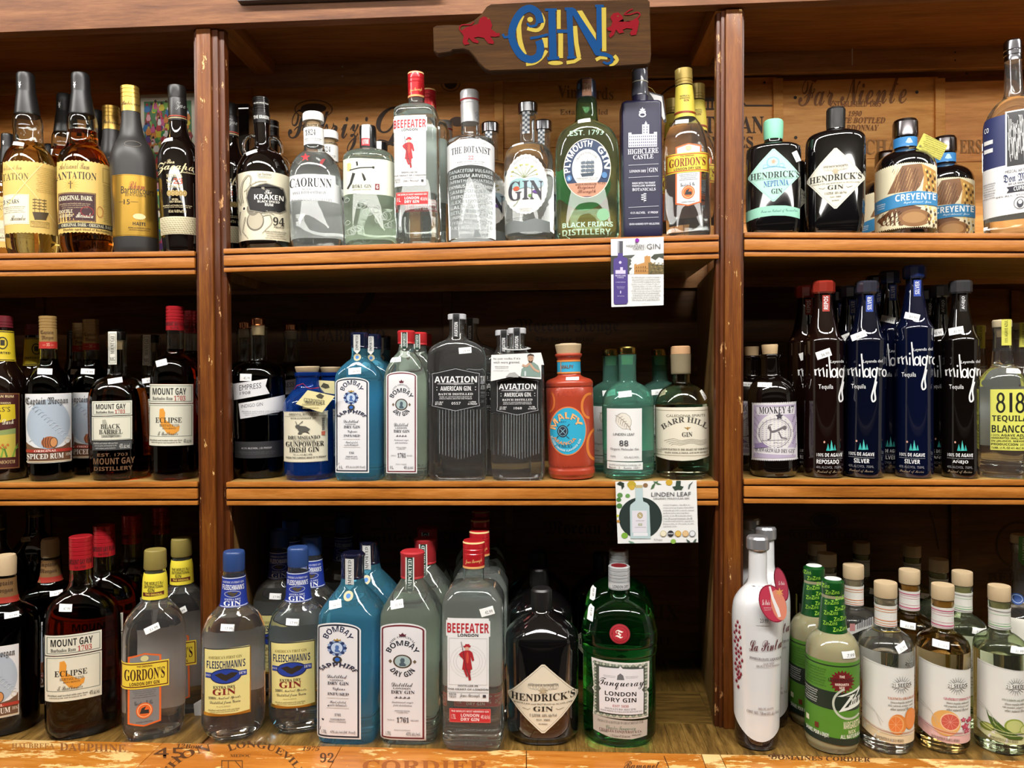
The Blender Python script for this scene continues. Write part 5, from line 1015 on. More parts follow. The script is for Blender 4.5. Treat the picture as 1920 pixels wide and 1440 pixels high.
# ---- tall clear mezcal at the right edge
d = D['navy_mezcal'] = Bottle('mezcal_bottle', C5, (1722, 1221), (1700, 56))
d.body([(196, 1218), (205, 1180), (206, 1000), (204, 700), (196, 560), (170, 490), (125, 435), (82, 405), (66, 385), (58, 300), (54, 175, 's')], G_GIN, n=2.3, d=150, rn=66, fill=400)
d.cap([(56, 180), (58, 165), (57, 150), (60, 146), (60, 125), (57, 120), (60, 116), (60, 90), (58, 66), (50, 56)], flat('#9a9aa0', fin='metal'), 'cap')
a = Art(); b = 1715; a.rect(b-202, 515, b+150, 820, '#262e5c'); a.rect(b-204, 820, b+204, 1110, '#e2e2e2', sl=-12); a.rect(b-60, 500, b+120, 830, '#e4e4e4'); a.rect(b-50, 508, b+110, 826, '#2a2a2c')
for i in range(70): a.line([(b-45+(i*47) % 150, 520+(i*61) % 290), (b-38+(i*47) % 150, 545+(i*61) % 270)], 3, '#c4c4c4')
a.rect(b-190, 648, b-135, 672, '#e2e2e2'); a.rect(b-190, 698, b-135, 722, '#e2e2e2'); a.text('CO', b-188, 570, b-160, 600, '#e2e2e2', 'bold'); a.text('MEZCAL ARTESANAL', b-60, 848, b+120, 864, '#3a3a44', 'sans'); a.text('Don Mateo', b-72, 872, b+130, 918, '#1f2c5a', 'frak'); a.text('DE LA SIERRA', b-40, 924, b+70, 934, '#3a3a44', 'bold'); a.poly([(b-52, 945), (b+130, 940), (b+130, 975), (b-52, 980), (b-38, 962)], '#1c1c2c'); a.text('CUPREATA', b-10, 947, b+110, 972, '#e2e2e2', 'bold'); a.text('44% ALC. VOL.', b-118, 992, b+60, 1002, '#44444c', 'sans')
a.ring(b+28, 1045, 38, 36, 3, '#3a3a44'); a.ell(b+28, 1048, 20, 24, '#3a3a44'); a.ell(b+28, 1040, 12, 12, '#d8d8d8'); a.lines(b-195, 900, b-120, 1000, 7, '#66666e'); d.art(a)
# back labels seen through the clear bottles
D['collar_gin'].backlabel(560, 760, 850, 1200, '#c4c8c6'); D['hex_gin'].backlabel(900, 730, 1180, 1200, '#c6ccbc'); D['embossed_gin'].backlabel(460, 640, 740, 1220, '#b9bdbe'); D['navy_mezcal'].backlabel(1560, 540, 1860, 1110, '#c0bfba')
# ================================================================== middle row designs
def capt(key, o, base, top, prof, cap, neck, lab, big=False):
    d = D[key] = Bottle('rum_bottle', o, base, top); d.body(prof, glass('brown', '#8a3f14', 1.42), d=130 if big else None, n=2.2 if big else 2.0, rn=60 if big else None, fill=neck[1]+30, liq=L_RED)
    d.parts[0] = ('glass_body', d.parts[0][1], G_CLEAR, None)
    cap(d); x0, y0, x1, y1 = lab; W_ = x1-x0; H_ = y1-y0; a = Art(); q = lambda *P: [(x0+W_*u, y0+H_*v) for u, v in P]
    a.rect(x0, y0, x1, y1, '#dedfe0'); a.poly(q((0, .68), (.06, .72), (.2, .77), (.5, .80), (.8, .77), (.94, .72), (1, .66), (1, 1), (0, 1)), '#6b4a34'); a.frame(x0, y0, x1, y1, W_*.015, '#e8e6e0')
    a.ell(x0+W_*.5, y0+H_*.44, W_*.47, H_*.36, '#aab7c4'); 
    for i in range(26): u, v = .08+(i*.37) % .8, .2+(i*.23) % .5; a.line(q((u, v), (u+.07, v-.035), (u+.13, v-.03)), W_*.012, '#d5dce2' if i % 2 else '#7f8fa2', w1=1)
    a.ell(x0+W_*.52, y0+H_*.70, W_*.17, H_*.085, '#a8623a'); a.ell(x0+W_*.61, y0+H_*.705, W_*.085, H_*.075, '#c88a54'); a.ring(x0+W_*.61, y0+H_*.705, W_*.085, H_*.075, W_*.014, '#3a2214')
    for u in (.4, .45, .5): a.line(q((u, .63), (u-.02, .7), (u, .77)), W_*.014, '#3a2214')
    a.text('Captain Morgan', x0+W_*.02, y0+H_*.05, x0+W_*.92, y0+H_*.175, '#3a3432', 'frak'); a.ring(x0+W_*.9, y0+H_*.69, W_*.06, W_*.06, W_*.012, '#d8cdb8')
    a.rect(x0, y0+H_*.80, x1, y0+H_*.845, '#a83426'); a.text('ORIGINAL', x0+W_*.2, y0+H_*.808, x0+W_*.68, y0+H_*.838, '#efe6d8', 'serif'); a.text('SPICED RUM', x0+W_*.05, y0+H_*.862, x0+W_*.82, y0+H_*.94, '#f0ece2', 'serif'); a.text('35%', x0+W_*.86, y0+H_*.87, x0+W_*.97, y0+H_*.91, '#e8dcc8', 'bold')
    a.rect(x0, y1-H_*.03, x1, y1-H_*.015, '#d8c9a8'); d.art(a)
    return d
def ccap(d):
    d.screw(59, 184, 395, flat('#b3915a', fin='foil'), (205, 225, 245, 262)); a = Art(); a.text('Captain', 262, 278, 345, 308, '#4a2c14', 'frak'); a.text('Morgan', 268, 312, 345, 342, '#4a2c14', 'frak'); a.rect(250, 350, 370, 395, '#b02a20'); a.text('— 35 —', 275, 360, 345, 380, '#e0b090', 'serif'); d.art(a, 'cap_print', on='cap')
capt('portrait_rum', M6, (332, 1242), (308, 184), [(142, 1240), (150, 1200), (152, 1120), (154, 1000), (154, 700), (150, 640), (138, 590), (105, 540), (72, 505), (62, 470), (58, 430), (57, 395, 's')], ccap, (58, 430), (165, 684, 460, 1125)).price(290, 542, 3, '19.99', w_=94, h_=38)
# dark Jamaican rum cut by the left edge
d = D['yellow_neck_rum'] = Bottle('rum_bottle', M6, (5, 1238), (20, 183)); DKG = principled('dark_brown_glass', Base_Color=lin('#120805'), Roughness=0.05, Coat_Weight=1.0, Coat_Roughness=0.02)
d.body([(175, 1235), (184, 1180), (185, 900), (184, 700), (170, 600), (135, 540), (105, 500), (92, 470), (84, 380), (76, 280), (74, 262, 's')], DKG)
d.screw(74, 183, 258, flat('#6a2028', fin='plastic'), (225, 245)); d.sleeve('neck_label', 280, 476, '#d9bf24'); a = Art(); a.ring(22, 360, 34, 40, 7, '#2a2410'); a.rect(8, 340, 36, 375, '#2a2410'); a.text('IMPORTED', -65, 416, 72, 430, '#2a2410', 'bold'); a.rect(-70, 284, 100, 289, '#2a2410'); a.rect(-70, 466, 100, 470, '#2a2410'); d.art(a, 'neck_lettering', off=1.1)
a = Art(); a.rect(-130, 680, 132, 1165, '#4a1a14'); a.frame(-126, 684, 128, 1160, 3, '#a87a3c'); a.text('JAMAICAN RUM', -100, 694, 92, 714, '#e4cf9a', 'bold'); a.text('WORLD FAMOUS', -70, 738, 74, 750, '#e4cf9a', 'bold'); a.poly([(-124, 760), (100, 752), (104, 845), (-124, 900)], '#d9bf24'); a.text("MYERS'S", -110, 768, 70, 800, '#2a1410', 'sans'); a.text('RUM', -100, 815, 10, 850, '#2a1410', 'bold')
a.text('Original Dark', -120, 855, 92, 905, '#f0e8d0', 'script', sl=-12); a.poly([(-124, 935), (104, 905), (104, 1090), (-124, 1090)], '#c8b44a'); a.poly([(-124, 935), (104, 905), (104, 940), (-124, 960)], '#8a9a5a')
for i in range(14): xx = -60+(i*37) % 150; a.line([(xx, 1088), (xx+(-1)**i*14, 1040), (xx+(-1)**i*34, 1000+(i*17) % 40)], 9, '#4f7a28' if i % 2 else '#7fa63c', w1=2)
for i in range(5): a.star(-10+i*16, 1010+(i % 2)*16, 12, 5, 6, '#c8682a')
a.text('RICH & SMOOTH', -110, 1108, 100, 1130, '#c8a878', 'serif'); d.art(a)
# barrel-aged rum with stopper; and its taller red-capped relative
def mg_labels(d, x0, y0, x1, y1, x2, y2, title, y3, orange=True):
    a = Art(); W_ = x1-x0; h_ = y1-y0
    a.rect(x0, y0, x1, y1, '#d9d7c6'); a.frame(x0+W_*.03, y0+h_*.08, x1-W_*.03, y1-h_*.08, W_*.011, '#5c6a60'); a.text('MOUNT GAY', x0+W_*.1, y0+h_*.2, x1-W_*.16, y0+h_*.56, '#1c1c1a', 'bold'); a.text('Barbados Rum', x0+W_*.1, y0+h_*.66, x0+W_*.54, y0+h_*.84, '#3a3a36', 'serif'); a.text('1703', x0+W_*.57, y0+h_*.6, x0+W_*.82, y0+h_*.87, '#a83a34', 'serif')
    a.rect(x0, y1+5, x1, y3, '#dad7c4'); H_ = y3-y1-5; yb = y1+5; fr = .78 if orange else .98
    a.frame(x0+W_*.03, yb+H_*.03, x1-W_*.03, yb+H_*fr, W_*.011, '#5c6a60')
    if orange:
        a.poly([(x0+W_*u, yb+H_*v) for u, v in ((.26, .12), (.34, .10), (.38, .2), (.37, .36), (.48, .46), (.6, .55), (.70, .52), (.68, .64), (.55, .74), (.42, .70), (.3, .52), (.25, .35))], '#dd9636')
        a.text(title[0], x0+W_*.17, yb+H_*.32, x0+W_*.74, yb+H_*.45, '#26241e', 'serif'); a.text('HERITAGE BLEND', x0+W_*.26, yb+H_*.48, x0+W_*.68, yb+H_*.54, '#6a4a1c', 'serif'); a.text('RICH & AROMATIC', x0+W_*.32, yb+H_*.56, x0+W_*.62, yb+H_*.60, '#6a4a1c', 'serif'); a.text('T. Brathwaite', x0+W_*.22, yb+H_*.66, x0+W_*.66, yb+H_*.75, '#4a463c', 'script'); a.lines(x0+W_*.05, yb+H_*.84, x1-W_*.25, yb+H_*.95, 2, '#55534a'); a.text('40% alc./vol.', x1-W_*.22, yb+H_*.84, x1-W_*.04, yb+H_*.94, '#3a3a34', 'bold')
    else:
        a.poly([(x0+W_*u, yb+H_*v) for u, v in ((.26, .14), (.34, .12), (.38, .3), (.42, .5), (.6, .62), (.62, .75), (.48, .9), (.34, .7), (.26, .4))], '#a9a796')
        a.text('BLACK', x0+W_*.22, yb+H_*.32, x0+W_*.70, yb+H_*.52, '#33322c', 'serif'); a.text('BARREL', x0+W_*.18, yb+H_*.55, x0+W_*.76, yb+H_*.74, '#33322c', 'serif'); a.frame(x0+W_*.24, yb+H_*.78, x0+W_*.72, yb+H_*.87, 1.5, '#55534a'); a.text('DOUBLE CASK BLEND', x0+W_*.27, yb+H_*.80, x0+W_*.69, yb+H_*.85, '#33322c', 'bold')
        a.rect(x0+4, y3+5, x1-4, y2, '#3f4040'); a.lines(x0+12, y3+10, x1-90, y2-4, 3, '#b8b8b0'); a.text('43% alc./vol.', x1-80, y3+24, x1-14, y2-8, '#d8d8d0', 'bold')
    d.art(a)
d = D['barrel_rum'] = Bottle('rum_bottle', M6, (775, 1237), (750, 286))
d.body([(182, 1234), (195, 1190), (198, 1050), (197, 760), (190, 690), (165, 630), (120, 592), (78, 575), (64, 560), (61, 480), (61, 400), (67, 385), (69, 300), (66, 287, 's')], G_CLEAR, fill=655, liq=L_AMB, cork=(340, 400, 46, CORK))
d.cap([(60, 340), (60, 288), (56, 284)], flat('#16171a', fin='plastic'), 'stopper'); a = Art(); a.rect(698, 286, 752, 498, '#dcd9cc'); a.frame(704, 300, 746, 490, 3, '#77756a'); a.text('MOUNT GAY', 712, 312, 738, 430, '#55534a', 'serif', rot=90); a.text('MG', 708, 450, 742, 478, '#55534a', 'serif'); d.art(a, 'seal_strip', off=1.5); mg_labels(d, 598, 730, 848, 822, 0, 1040, None, 978, False); 
a = Art(); a.text('MOUNT GAY', 605, 1090, 865, 1130, '#6a4a30', 'bold'); a.text('DISTILLERY', 610, 1145, 850, 1170, '#6a4a30', 'bold'); a.text('EST. 1703', 630, 1060, 820, 1080, '#6a4a30', 'bold'); d.art(a, 'embossing', off=0.2); 
x_ = D['barrel_rum']; x_.price(742, 602, -8, '43.99', w_=92, h_=34); x_.parts[2:2] = []
d = D['eclipse_rum'] = Bottle('rum_bottle', M6, (1130, 1230), (1130, 121))
d.body([(150, 1228), (158, 1180), (160, 1000), (160, 640), (156, 560), (138, 490), (100, 450), (68, 430), (60, 412), (58, 330), (58, 275, 's')], G_CLEAR, fill=395, liq=L_DK)
def redcap(d, hw, y0, y1, cx): 
    d.screw(hw, y0, y1, flat('#b8222c', fin='foil'), (y0+(y1-y0)*.16, y0+(y1-y0)*.3, y0+(y1-y0)*.44, y0+(y1-y0)*.56)); a = Art(); h_ = y1-y0; a.text('MOUNT GAY RUM', cx-hw*1.0, y0+h_*.66, cx+hw*0.95, y0+h_*.82, '#4a0c10', 'bold'); a.text('Est 1703', cx-hw*.5, y0+h_*.86, cx+hw*.4, y0+h_*.94, '#4a0c10', 'serif'); d.art(a, 'cap_print', on='cap')
redcap(d, 60, 121, 276, 1130); mg_labels(d, 962, 622, 1246, 742, 0, 0, ('ECLIPSE',), 1010); d.price(1045, 487, -14, '34.99', w_=70, h_=40)
d = D['eclipse_rum_big'] = Bottle('rum_bottle', B3, (448, 1290), (428, 211))
d.body([(190, 1287), (205, 1230), (207, 1000), (208, 720), (203, 640), (175, 575), (130, 530), (85, 500), (66, 470), (62, 430), (62, 388, 's')], G_CLEAR, d=132, n=2.2, rn=66, fill=500, liq=L_DK)
redcap(d, 64, 211, 390, 428); mg_labels(d, 245, 716, 538, 824, 0, 0, ('ECLIPSE',), 1072); d.price(350, 574, 5, '47.99', w_=66, h_=38)
# indigo gin with copper stopper
d = D['indigo_gin'] = Bottle('gin_bottle', M7, (292, 1284), (280, 142))
INDG = principled('indigo_glass', Base_Color=lin('#07060f'), Roughness=0.04, Coat_Weight=1.0, Coat_Roughness=0.02)
d.body([(165, 1281), (175, 1240), (180, 1100), (188, 900), (192, 620), (190, 560), (170, 500), (125, 468), (80, 455, 's'), (66, 440), (64, 340), (66, 260), (68, 240), (68, 205, 's')], G_CLEAR, fill=452, liq=liquid('indigo', '#020207'), cork=(190, 262, 48, CORK))
d.cap([(48, 195), (60, 192), (52, 188), (52, 150), (48, 143)], flat('#c08058', fin='metal'), 'stopper'); 
a = Art(); a.poly([(105, 612), (345, 577), (332, 628), (360, 682), (112, 726)], '#dcdcde'); a.text('EMPRESS', 150, 622, 302, 660, '#33333a', 'sans', sl=-18); a.text('1908', 155, 668, 228, 690, '#33333a', 'sans', sl=-7)
a.poly([(145, 750), (470, 694), (472, 806), (158, 858)], '#dcdcde'); a.text('INDIGO GIN', 165, 758, 312, 782, '#44444c', 'sans', sl=-16); a.lines(168, 800, 440, 838, 3, '#8a8a92'); d.art(a)
a = Art(); a.rect(118, 1018, 468, 1135, '#303033'); a.text('42.5% ALC/VOL. | 85 PROOF', 165, 1058, 375, 1074, '#b8b8bc', 'bold'); a.lines(150, 1085, 400, 1112, 2, '#55555a'); d.art(a, 'lower_label'); d.price(195, 567, 2, '45.99', w_=80, h_=50)
# fluted cobalt bottle with cork
d = D['fluted_gin'] = Bottle('gin_bottle', M7, (648, 1290), (630, 482))
d.body([(170, 1287), (178, 1250), (178, 1000), (178, 780), (170, 735), (140, 690), (105, 650), (88, 620), (82, 570), (84, 560), (92, 550), (92, 530), (84, 525, 's')], G_COB, flute=(36, 4, 142, 0.012), fill=650, inset=3)
d.cap([(70, 532), (80, 520), (88, 490), (86, 483)], CORKL, 'stopper')
a = Art(); a.rect(466, 806, 774, 1152, '#dcd5bd', sl=0)
for i in range(30): a.ell(468+i*10.4, 804, 4, 4, '#dcd5bd', 8); a.ell(468+i*10.4, 1154, 4, 4, '#dcd5bd', 8)
a.text('ORIENTAL BOTANICALS', 506, 812, 706, 828, '#3a3a34', 'serif'); a.text('WITH GUNPOWDER TEA', 516, 842, 690, 854, '#3a3a34', 'serif')
a.poly([(560, 915), (580, 900), (620, 905), (650, 925), (630, 945), (600, 945), (590, 960), (565, 958), (575, 940)], '#55534c'); a.ell(565, 905, 16, 13, '#55534c'); a.line([(562, 895), (550, 868)], 4, '#55534c'); a.line([(572, 893), (600, 868), (596, 880)], 4, '#55534c'); a.line([(620, 940), (645, 955)], 5, '#55534c')
a.text('DRUMSHANBO', 498, 970, 718, 996, '#3a3a36', 'serif'); a.text('— SLOW DISTILLED —', 510, 1000, 705, 1010, '#55534c', 'serif'); a.text('GUNPOWDER', 484, 1012, 745, 1048, '#22221e', 'serif'); a.text("IRISH GIN", 508, 1052, 712, 1086, '#22221e', 'serif'); a.text('750 ml | 43% ALC./VOL.', 534, 1096, 668, 1112, '#3a3a34', 'bold'); a.text('FROM THE CURIOUS MIND OF PJ RIGNEY', 484, 1118, 760, 1134, '#3a3a34', 'bold')
a.rect(476, 832, 764, 834, '#77756a'); a.rect(728, 945, 752, 972, '#b8604a')
for i in range(6): a.rect(732, 850+i*15, 748, 860+i*15, '#6a6a64')
d.art(a, off=1.3)
# square bevelled gin with arched label: two colours, two sizes
def bombay(key, o, base, top, prof, dep, rn, gm, capc, lab, sapphire, capbox, tg, n_=4.5, bl='#b4dde8'):
    d = D[key] = Bottle('gin_bottle', o, base, top); d.body(prof, gm, n=n_, d=dep, rn=rn)
    cb0, cb1, cw = capbox; d.cap([(cw, cb1), (cw, cb1-8), (cw-2, cb1-12), (cw, cb1-16), (cw, cb0+26), (cw*1.04, cb0+18), (cw*1.04, cb0+8), (cw*.9, cb0)], capc, 'cap')
    cx = d.ax((cb0+cb1)/2); a = Art(); w_ = cw*.42; y1 = cb1+(cb1-cb0)*(.42 if sapphire else .55); y0 = cb0+(cb1-cb0)*.16
    tgc = '#dcdcd8' if sapphire else '#d8d8d4'; a.poly([(cx-w_, y0), (cx+w_*.8, y0), (cx+w_*.8, y1-w_), (cx, y1), (cx-w_, y1-w_)], tgc)
    if not sapphire: a.rect(cx-w_*.7, y0, cx+w_*.55, y1-w_*.5, '#17382c')
    else: a.frame(cx-w_*.75, y0+4, cx+w_*.58, y1-w_*1.1, 1.5, '#6a6a70')
    a.text('IMPORTED', cx-w_*.45, y0+8, cx+w_*.35, y1-w_*1.2, '#3a3a44' if sapphire else '#dde2dd', 'serif', rot=90); d.art(a, 'cap_strip', on='cap', off=1.0)
    if sapphire: a = Art(); a.ell(cx, y1+cw*.35, cw*.42, cw*.42, '#b9b08a'); a.ell(cx, y1+cw*.35, cw*.2, cw*.2, '#2f6fb4'); d.art(a, 'medallion', off=0.8)
    x0, y0, x1, y1 = lab; W_ = x1-x0; H_ = y1-y0; a = Art(); ar = W_*.17
    def arch(i, c_): 
        P_ = [(x0+i, y1-i), (x0+i, y0+ar)]+[(x0+W_/2+(W_/2-i)*math.cos(math.radians(t_)), y0+ar+(ar-i)*math.sin(math.radians(t_))) for t_ in range(190, 360, 12)]+[(x1-i, y0+ar), (x1-i, y1-i)]; a.poly(P_, c_)
    arch(0, '#dcdcdc'); arch(W_*.035, '#1d2230' if sapphire else '#6a2028'); arch(W_*.075, '#b9783c' if sapphire and False else '#dddcde'); 
    q = lambda u, v: (x0+W_*u, y0+H_*v); F = lambda t_, u0, v0, u1, v1, c_='#1e2440', k_='serif': a.text(t_, x0+W_*u0, y0+H_*v0, x0+W_*u1, y0+H_*v1, c_, k_)
    if sapphire:
        a.arc('BOMBAY', x0+W_*.5, y0+H_*.165, W_*.22, W_*.24, -165, -15, H_*.05, '#1e2440', 'bold'); cy = y0+H_*.215
        a.ell(x0+W_*.48, cy, W_*.2, H_*.066, '#2c4a86', 24); 
        for i in range(16): t_ = i*math.pi/8; a.ell(x0+W_*.48+W_*.185*math.cos(t_), cy+H_*.06*math.sin(t_), W_*.035, H_*.011, '#8da4c8' if i % 2 else '#26355e', 10)
        a.ell(x0+W_*.48, cy, W_*.125, H_*.046, '#b9cbe0'); a.poly([q(.44, .25), q(.43, .235), q(.45, .225), q(.44, .205), q(.47, .19), q(.52, .195), q(.53, .215), q(.51, .228), q(.56, .245), q(.55, .252)], '#4a6ca6'); a.poly([q(.42, .155), q(.41, .138), q(.46, .146), q(.49, .132), q(.52, .146), q(.57, .138), q(.56, .155)], '#a8842c')
        a.ell(x0+W_*.49, y0+H_*.315, W_*.1, H_*.03, '#3a3428'); a.ell(x0+W_*.49, y0+H_*.315, W_*.055, H_*.017, '#2a62b8'); a.arc('SAPPHIRE', x0+W_*.5, y0+H_*.425, W_*.33, W_*.13, -170, -10, H_*.04, '#1e2440', 'bold')
        rows = [('Distilled', .27, .445, .70, .475, 'script'), ('LONDON', .33, .485, .62, .497, 'serif'), ('DRY GIN', .28, .505, .74, .532, 'serif'), ('Vapour', .38, .552, .66, .585, 'script'), ('INFUSED', .28, .598, .74, .622, 'serif'), ('Hand selected', .33, .668, .68, .688, 'script'), ('exotic botanicals', .3, .692, .7, .715, 'script'), ('1761', .43, .778, .57, .80, 'serif'), ('IMPORTED', .34, .822, .66, .834, 'serif'), ('PRODUCT OF ENGLAND', .32, .842, .68, .854, 'sans')]
        for y in (.645, .73): a.rect(x0+W_*.26, y0+H_*y, x0+W_*.74, y0+H_*y+1.5, '#8a7a50')
    else:
        a.poly([q(.44, .115), q(.42, .09), q(.46, .098), q(.5, .08), q(.54, .098), q(.58, .09), q(.56, .115)], '#5a1c2c'); a.arc('THE ORIGINAL', x0+W_*.5, y0+H_*.215, W_*.26, W_*.25, -158, -22, H_*.016, '#44444c', 'serif'); a.arc('BOMBAY', x0+W_*.5, y0+H_*.29, W_*.27, W_*.27, -160, -20, H_*.045, '#1e2430', 'bold')
        cy = y0+H_*.325; a.ell(x0+W_*.5, cy, W_*.2, H_*.058, '#4a3a2c'); a.ell(x0+W_*.5, cy, W_*.165, H_*.048, '#9fb4b4'); a.poly([q(.44, .365), q(.43, .345), q(.46, .335), q(.45, .312), q(.48, .295), q(.54, .30), q(.55, .32), q(.53, .335), q(.58, .352), q(.56, .365)], '#4a5a64')
        for sg_ in (-1, 1): a.poly([q(.5+sg_*.22, .325), q(.5+sg_*.26, .308), q(.5+sg_*.30, .325), q(.5+sg_*.26, .342)], '#6a5a44')
        a.arc('DRY GIN', x0+W_*.5, y0+H_*.355, W_*.30, W_*.28, 155, 25, H_*.045, '#1e2430', 'bold')
        rows = [('Distilled', .27, .505, .72, .54, 'script'), ('LONDON', .30, .548, .68, .562, 'serif'), ('DRY GIN', .26, .572, .76, .60, 'serif'), ('ornament', .33, .622, .67, .64, 'script'), ('Traditional single', .27, .665, .73, .685, 'script'), ('fold distillation', .3, .69, .7, .712, 'script'), ('MADE IN AN ORIGINAL', .34, .74, .66, .75, 'sans'), ('COPPER STILL', .38, .755, .62, .765, 'sans'), ('1761', .38, .80, .64, .845, 'serif'), ('FROM A', .18, .82, .33, .83, 'sans'), ('RECIPE', .68, .82, .84, .83, 'sans'), ('PRODUCT OF ENGLAND', .33, .905, .67, .914, 'sans')]
    for t_, u0, v0, u1, v1, k_ in rows: F(t_ if t_ != 'ornament' else 'ssss', u0, v0, u1, v1, '#22253a' if sapphire else '#2c2c34', k_)
    F(tg[0], .15, .925, .26, .955, '#3a3a44', 'sans'); F(tg[1], .34 if sapphire else .58, .925, .88, .955, '#3a3a44', 'sans'); d.art(a)
    d.backlabel(d.ax((y0+y1)/2)-(prof[3][0])*.8, y0+H_*.05, d.ax((y0+y1)/2)+prof[3][0]*.8, y1-H_*.06, bl); return d
bombay('sapphire_gin', M7, (1005, 1286), (1000, 243), [(158, 1283), (162, 1240), (163, 1000), (163, 620), (160, 560), (140, 510), (90, 455), (62, 430), (56, 400), (58, 350, 's')], 110, 64, G_BLUE, flat('#151c36', fin='gloss'), (855, 560, 1095, 1228), True, (243, 352, 62), ('1L', '47% alc./vol.(94° Proof)')).price(994, 516, -4, '39.99', w_=88, h_=46)
bombay('pale_dry_gin', M7, (1336, 1282), (1333, 229), [(145, 1279), (150, 1240), (151, 1000), (151, 620), (148, 560), (130, 490), (90, 420), (60, 380), (52, 340), (54, 318, 's')], 105, 60, G_PALE, flat('#c02c30', fin='plastic'), (1212, 518, 1428, 1228), False, (229, 322, 60), ('1L', '43% alc./vol.'), bl='#e4e8e0').price(1272, 436, -4, '34.99', w_=80, h_=34)
bombay('sapphire_gin_big', B4, (850, 1318), (860, 277), [(155, 1315), (160, 1270), (161, 1000), (161, 680), (158, 610), (130, 555), (92, 500), (66, 460), (60, 430), (58, 412, 's')], 150, 66, G_BLUE, flat('#12142a', fin='gloss'), (702, 634, 940, 1284), True, (277, 420, 60), ('1.75L', '47% alc./vol.(94° Proof)')).price(796, 543, -14, '44.99', w_=66, h_=40)
bombay('pale_dry_gin_big', B5, (233, 1322), (237, 267), [(148, 1319), (156, 1270), (157, 1000), (157, 690), (154, 610), (125, 540), (90, 480), (66, 440), (58, 425), (58, 410, 's')], 150, 66, G_PALE, flat('#aa2a30', fin='plastic'), (92, 635, 335, 1290), False, (267, 418, 62), ('1.75L', '43% alc./vol.'), bl='#e4e8e0').price(178, 540, -12, '38.99', w_=68, h_=42)
# flat-sided American gin
def aviation(key, base, top, prof, dep, lab, num, vol, capy):
    d = D[key] = Bottle('gin_bottle', M8, base, top); d.body(prof, G_GIN, n=5, d=dep, rn=58, fill=capy[2])
    d.cap([(62, capy[1]), (65, capy[1]-4), (65, capy[0]+4), (60, capy[0])], flat('#c4c6ca', fin='plastic'), 'cap', smooth=20)
    cx = d.ax(capy[0]+40); a = Art(); a.poly([(cx-24, capy[0]+2), (cx+28, capy[0]+2), (cx+26, capy[0]+168), (cx-24, capy[0]+168)], '#1a1a1c'); a.rect(cx-24, capy[0]+2, cx-19, capy[0]+168, '#8a8a8c'); a.rect(cx+23, capy[0]+2, cx+27, capy[0]+168, '#8a8a8c'); a.text('AVIATION', cx-11, capy[0]+60, cx+14, capy[0]+160, '#e4e4e4', 'bold', rot=90); d.art(a, 'cap_strip', on='cap', off=1.6)
    x0, y0, x1, y1 = lab; W_ = x1-x0; H_ = y1-y0; a = Art(); q = lambda *P: [(x0+W_*u, y0+H_*v) for u, v in P]
    def hexl(i, c_): 
        P_ = [(0, .12), (.05, .105), (.1, .1), (.5, 0), (.9, .1), (.95, .105), (1, .12), (.985, .22), (.985, .78), (1, .88), (.9, .90), (.5, 1), (.1, .90), (0, .88), (.015, .78), (.015, .22)]; a.poly([(x0+W_*(.5+(u-.5)*(1-i)), y0+H_*(.5+(v-.5)*(1-i*1.1))) for u, v in P_], c_)
    hexl(0, '#141416'); hexl(.05, '#b8b8ba'); hexl(.068, '#141416'); L_ = '#e6e6e6'
    a.text('AVIATION', x0+W_*.08, y0+H_*.2, x0+W_*.92, y0+H_*.34, L_, 'bold'); a.poly(q((.14, .355), (.46, .345), (.48, .33), (.5, .30), (.52, .33), (.54, .345), (.86, .355), (.86, .375), (.54, .385), (.5, .40), (.46, .385), (.14, .375)), '#9a9a9c'); a.text('AMERICAN GIN.', x0+W_*.2, y0+H_*.42, x0+W_*.82, y0+H_*.52, L_, 'bold'); a.text(':', x0+W_*.12, y0+H_*.43, x0+W_*.14, y0+H_*.51, L_, 'bold'); a.text(':', x0+W_*.88, y0+H_*.43, x0+W_*.9, y0+H_*.51, L_, 'bold')
    a.text('BATCH DISTILLED', x0+W_*.16, y0+H_*.57, x0+W_*.84, y0+H_*.62, L_, 'serif'); a.text('WITH AN ADVENTUROUS BLEND OF', x0+W_*.18, y0+H_*.645, x0+W_*.82, y0+H_*.67, L_, 'serif'); a.text('SPICES FROM AROUND THE WORLD', x0+W_*.18, y0+H_*.685, x0+W_*.82, y0+H_*.71, L_, 'serif')
    a.text('42% ALC', x0+W_*.1, y0+H_*.755, x0+W_*.26, y0+H_*.79, L_, 'bold'); a.text('BY VOL', x0+W_*.1, y0+H_*.80, x0+W_*.24, y0+H_*.835, L_, 'bold'); a.text(num, x0+W_*.42, y0+H_*.77, x0+W_*.6, y0+H_*.83, L_, 'bold'); a.text(vol, x0+W_*.76, y0+H_*.755, x0+W_*.9, y0+H_*.79, L_, 'bold'); a.text('84 PROOF', x0+W_*.74, y0+H_*.80, x0+W_*.92, y0+H_*.835, L_, 'bold'); d.art(a)
    a = Art(); n_ = 14; xa = x0+W_*.18; xb = x1-W_*.02
    for i in range(n_): xx = xa+(xb-xa)*i/(n_-1); dp = abs(i-(n_-1)/2)/((n_-1)/2); a.rect(xx-1.2, y1-H_*.06, xx+1.2, base[1]-150-40*dp, '#9aa0a2')
    d.art(a, 'ribbing', off=0.5)
    d.backlabel(d.ax(y1)-prof[3][0]*.5, y0+H_*.1, d.ax(y1)+prof[3][0]*.8, y1-H_*.1, '#3a3a3a'); return d
aviation('black_hex_gin', (262, 1274), (253, 112), [(198, 1271), (205, 1230), (206, 1000), (207, 560), (206, 420), (190, 360), (140, 318), (90, 296), (62, 270), (52, 230), (54, 195), (56, 150, 's')], 98, (80, 486, 432, 798), '0557', '1 LITER', (112, 152, 300)).price(322, 370, -5, '29.99', w_=88, h_=42)
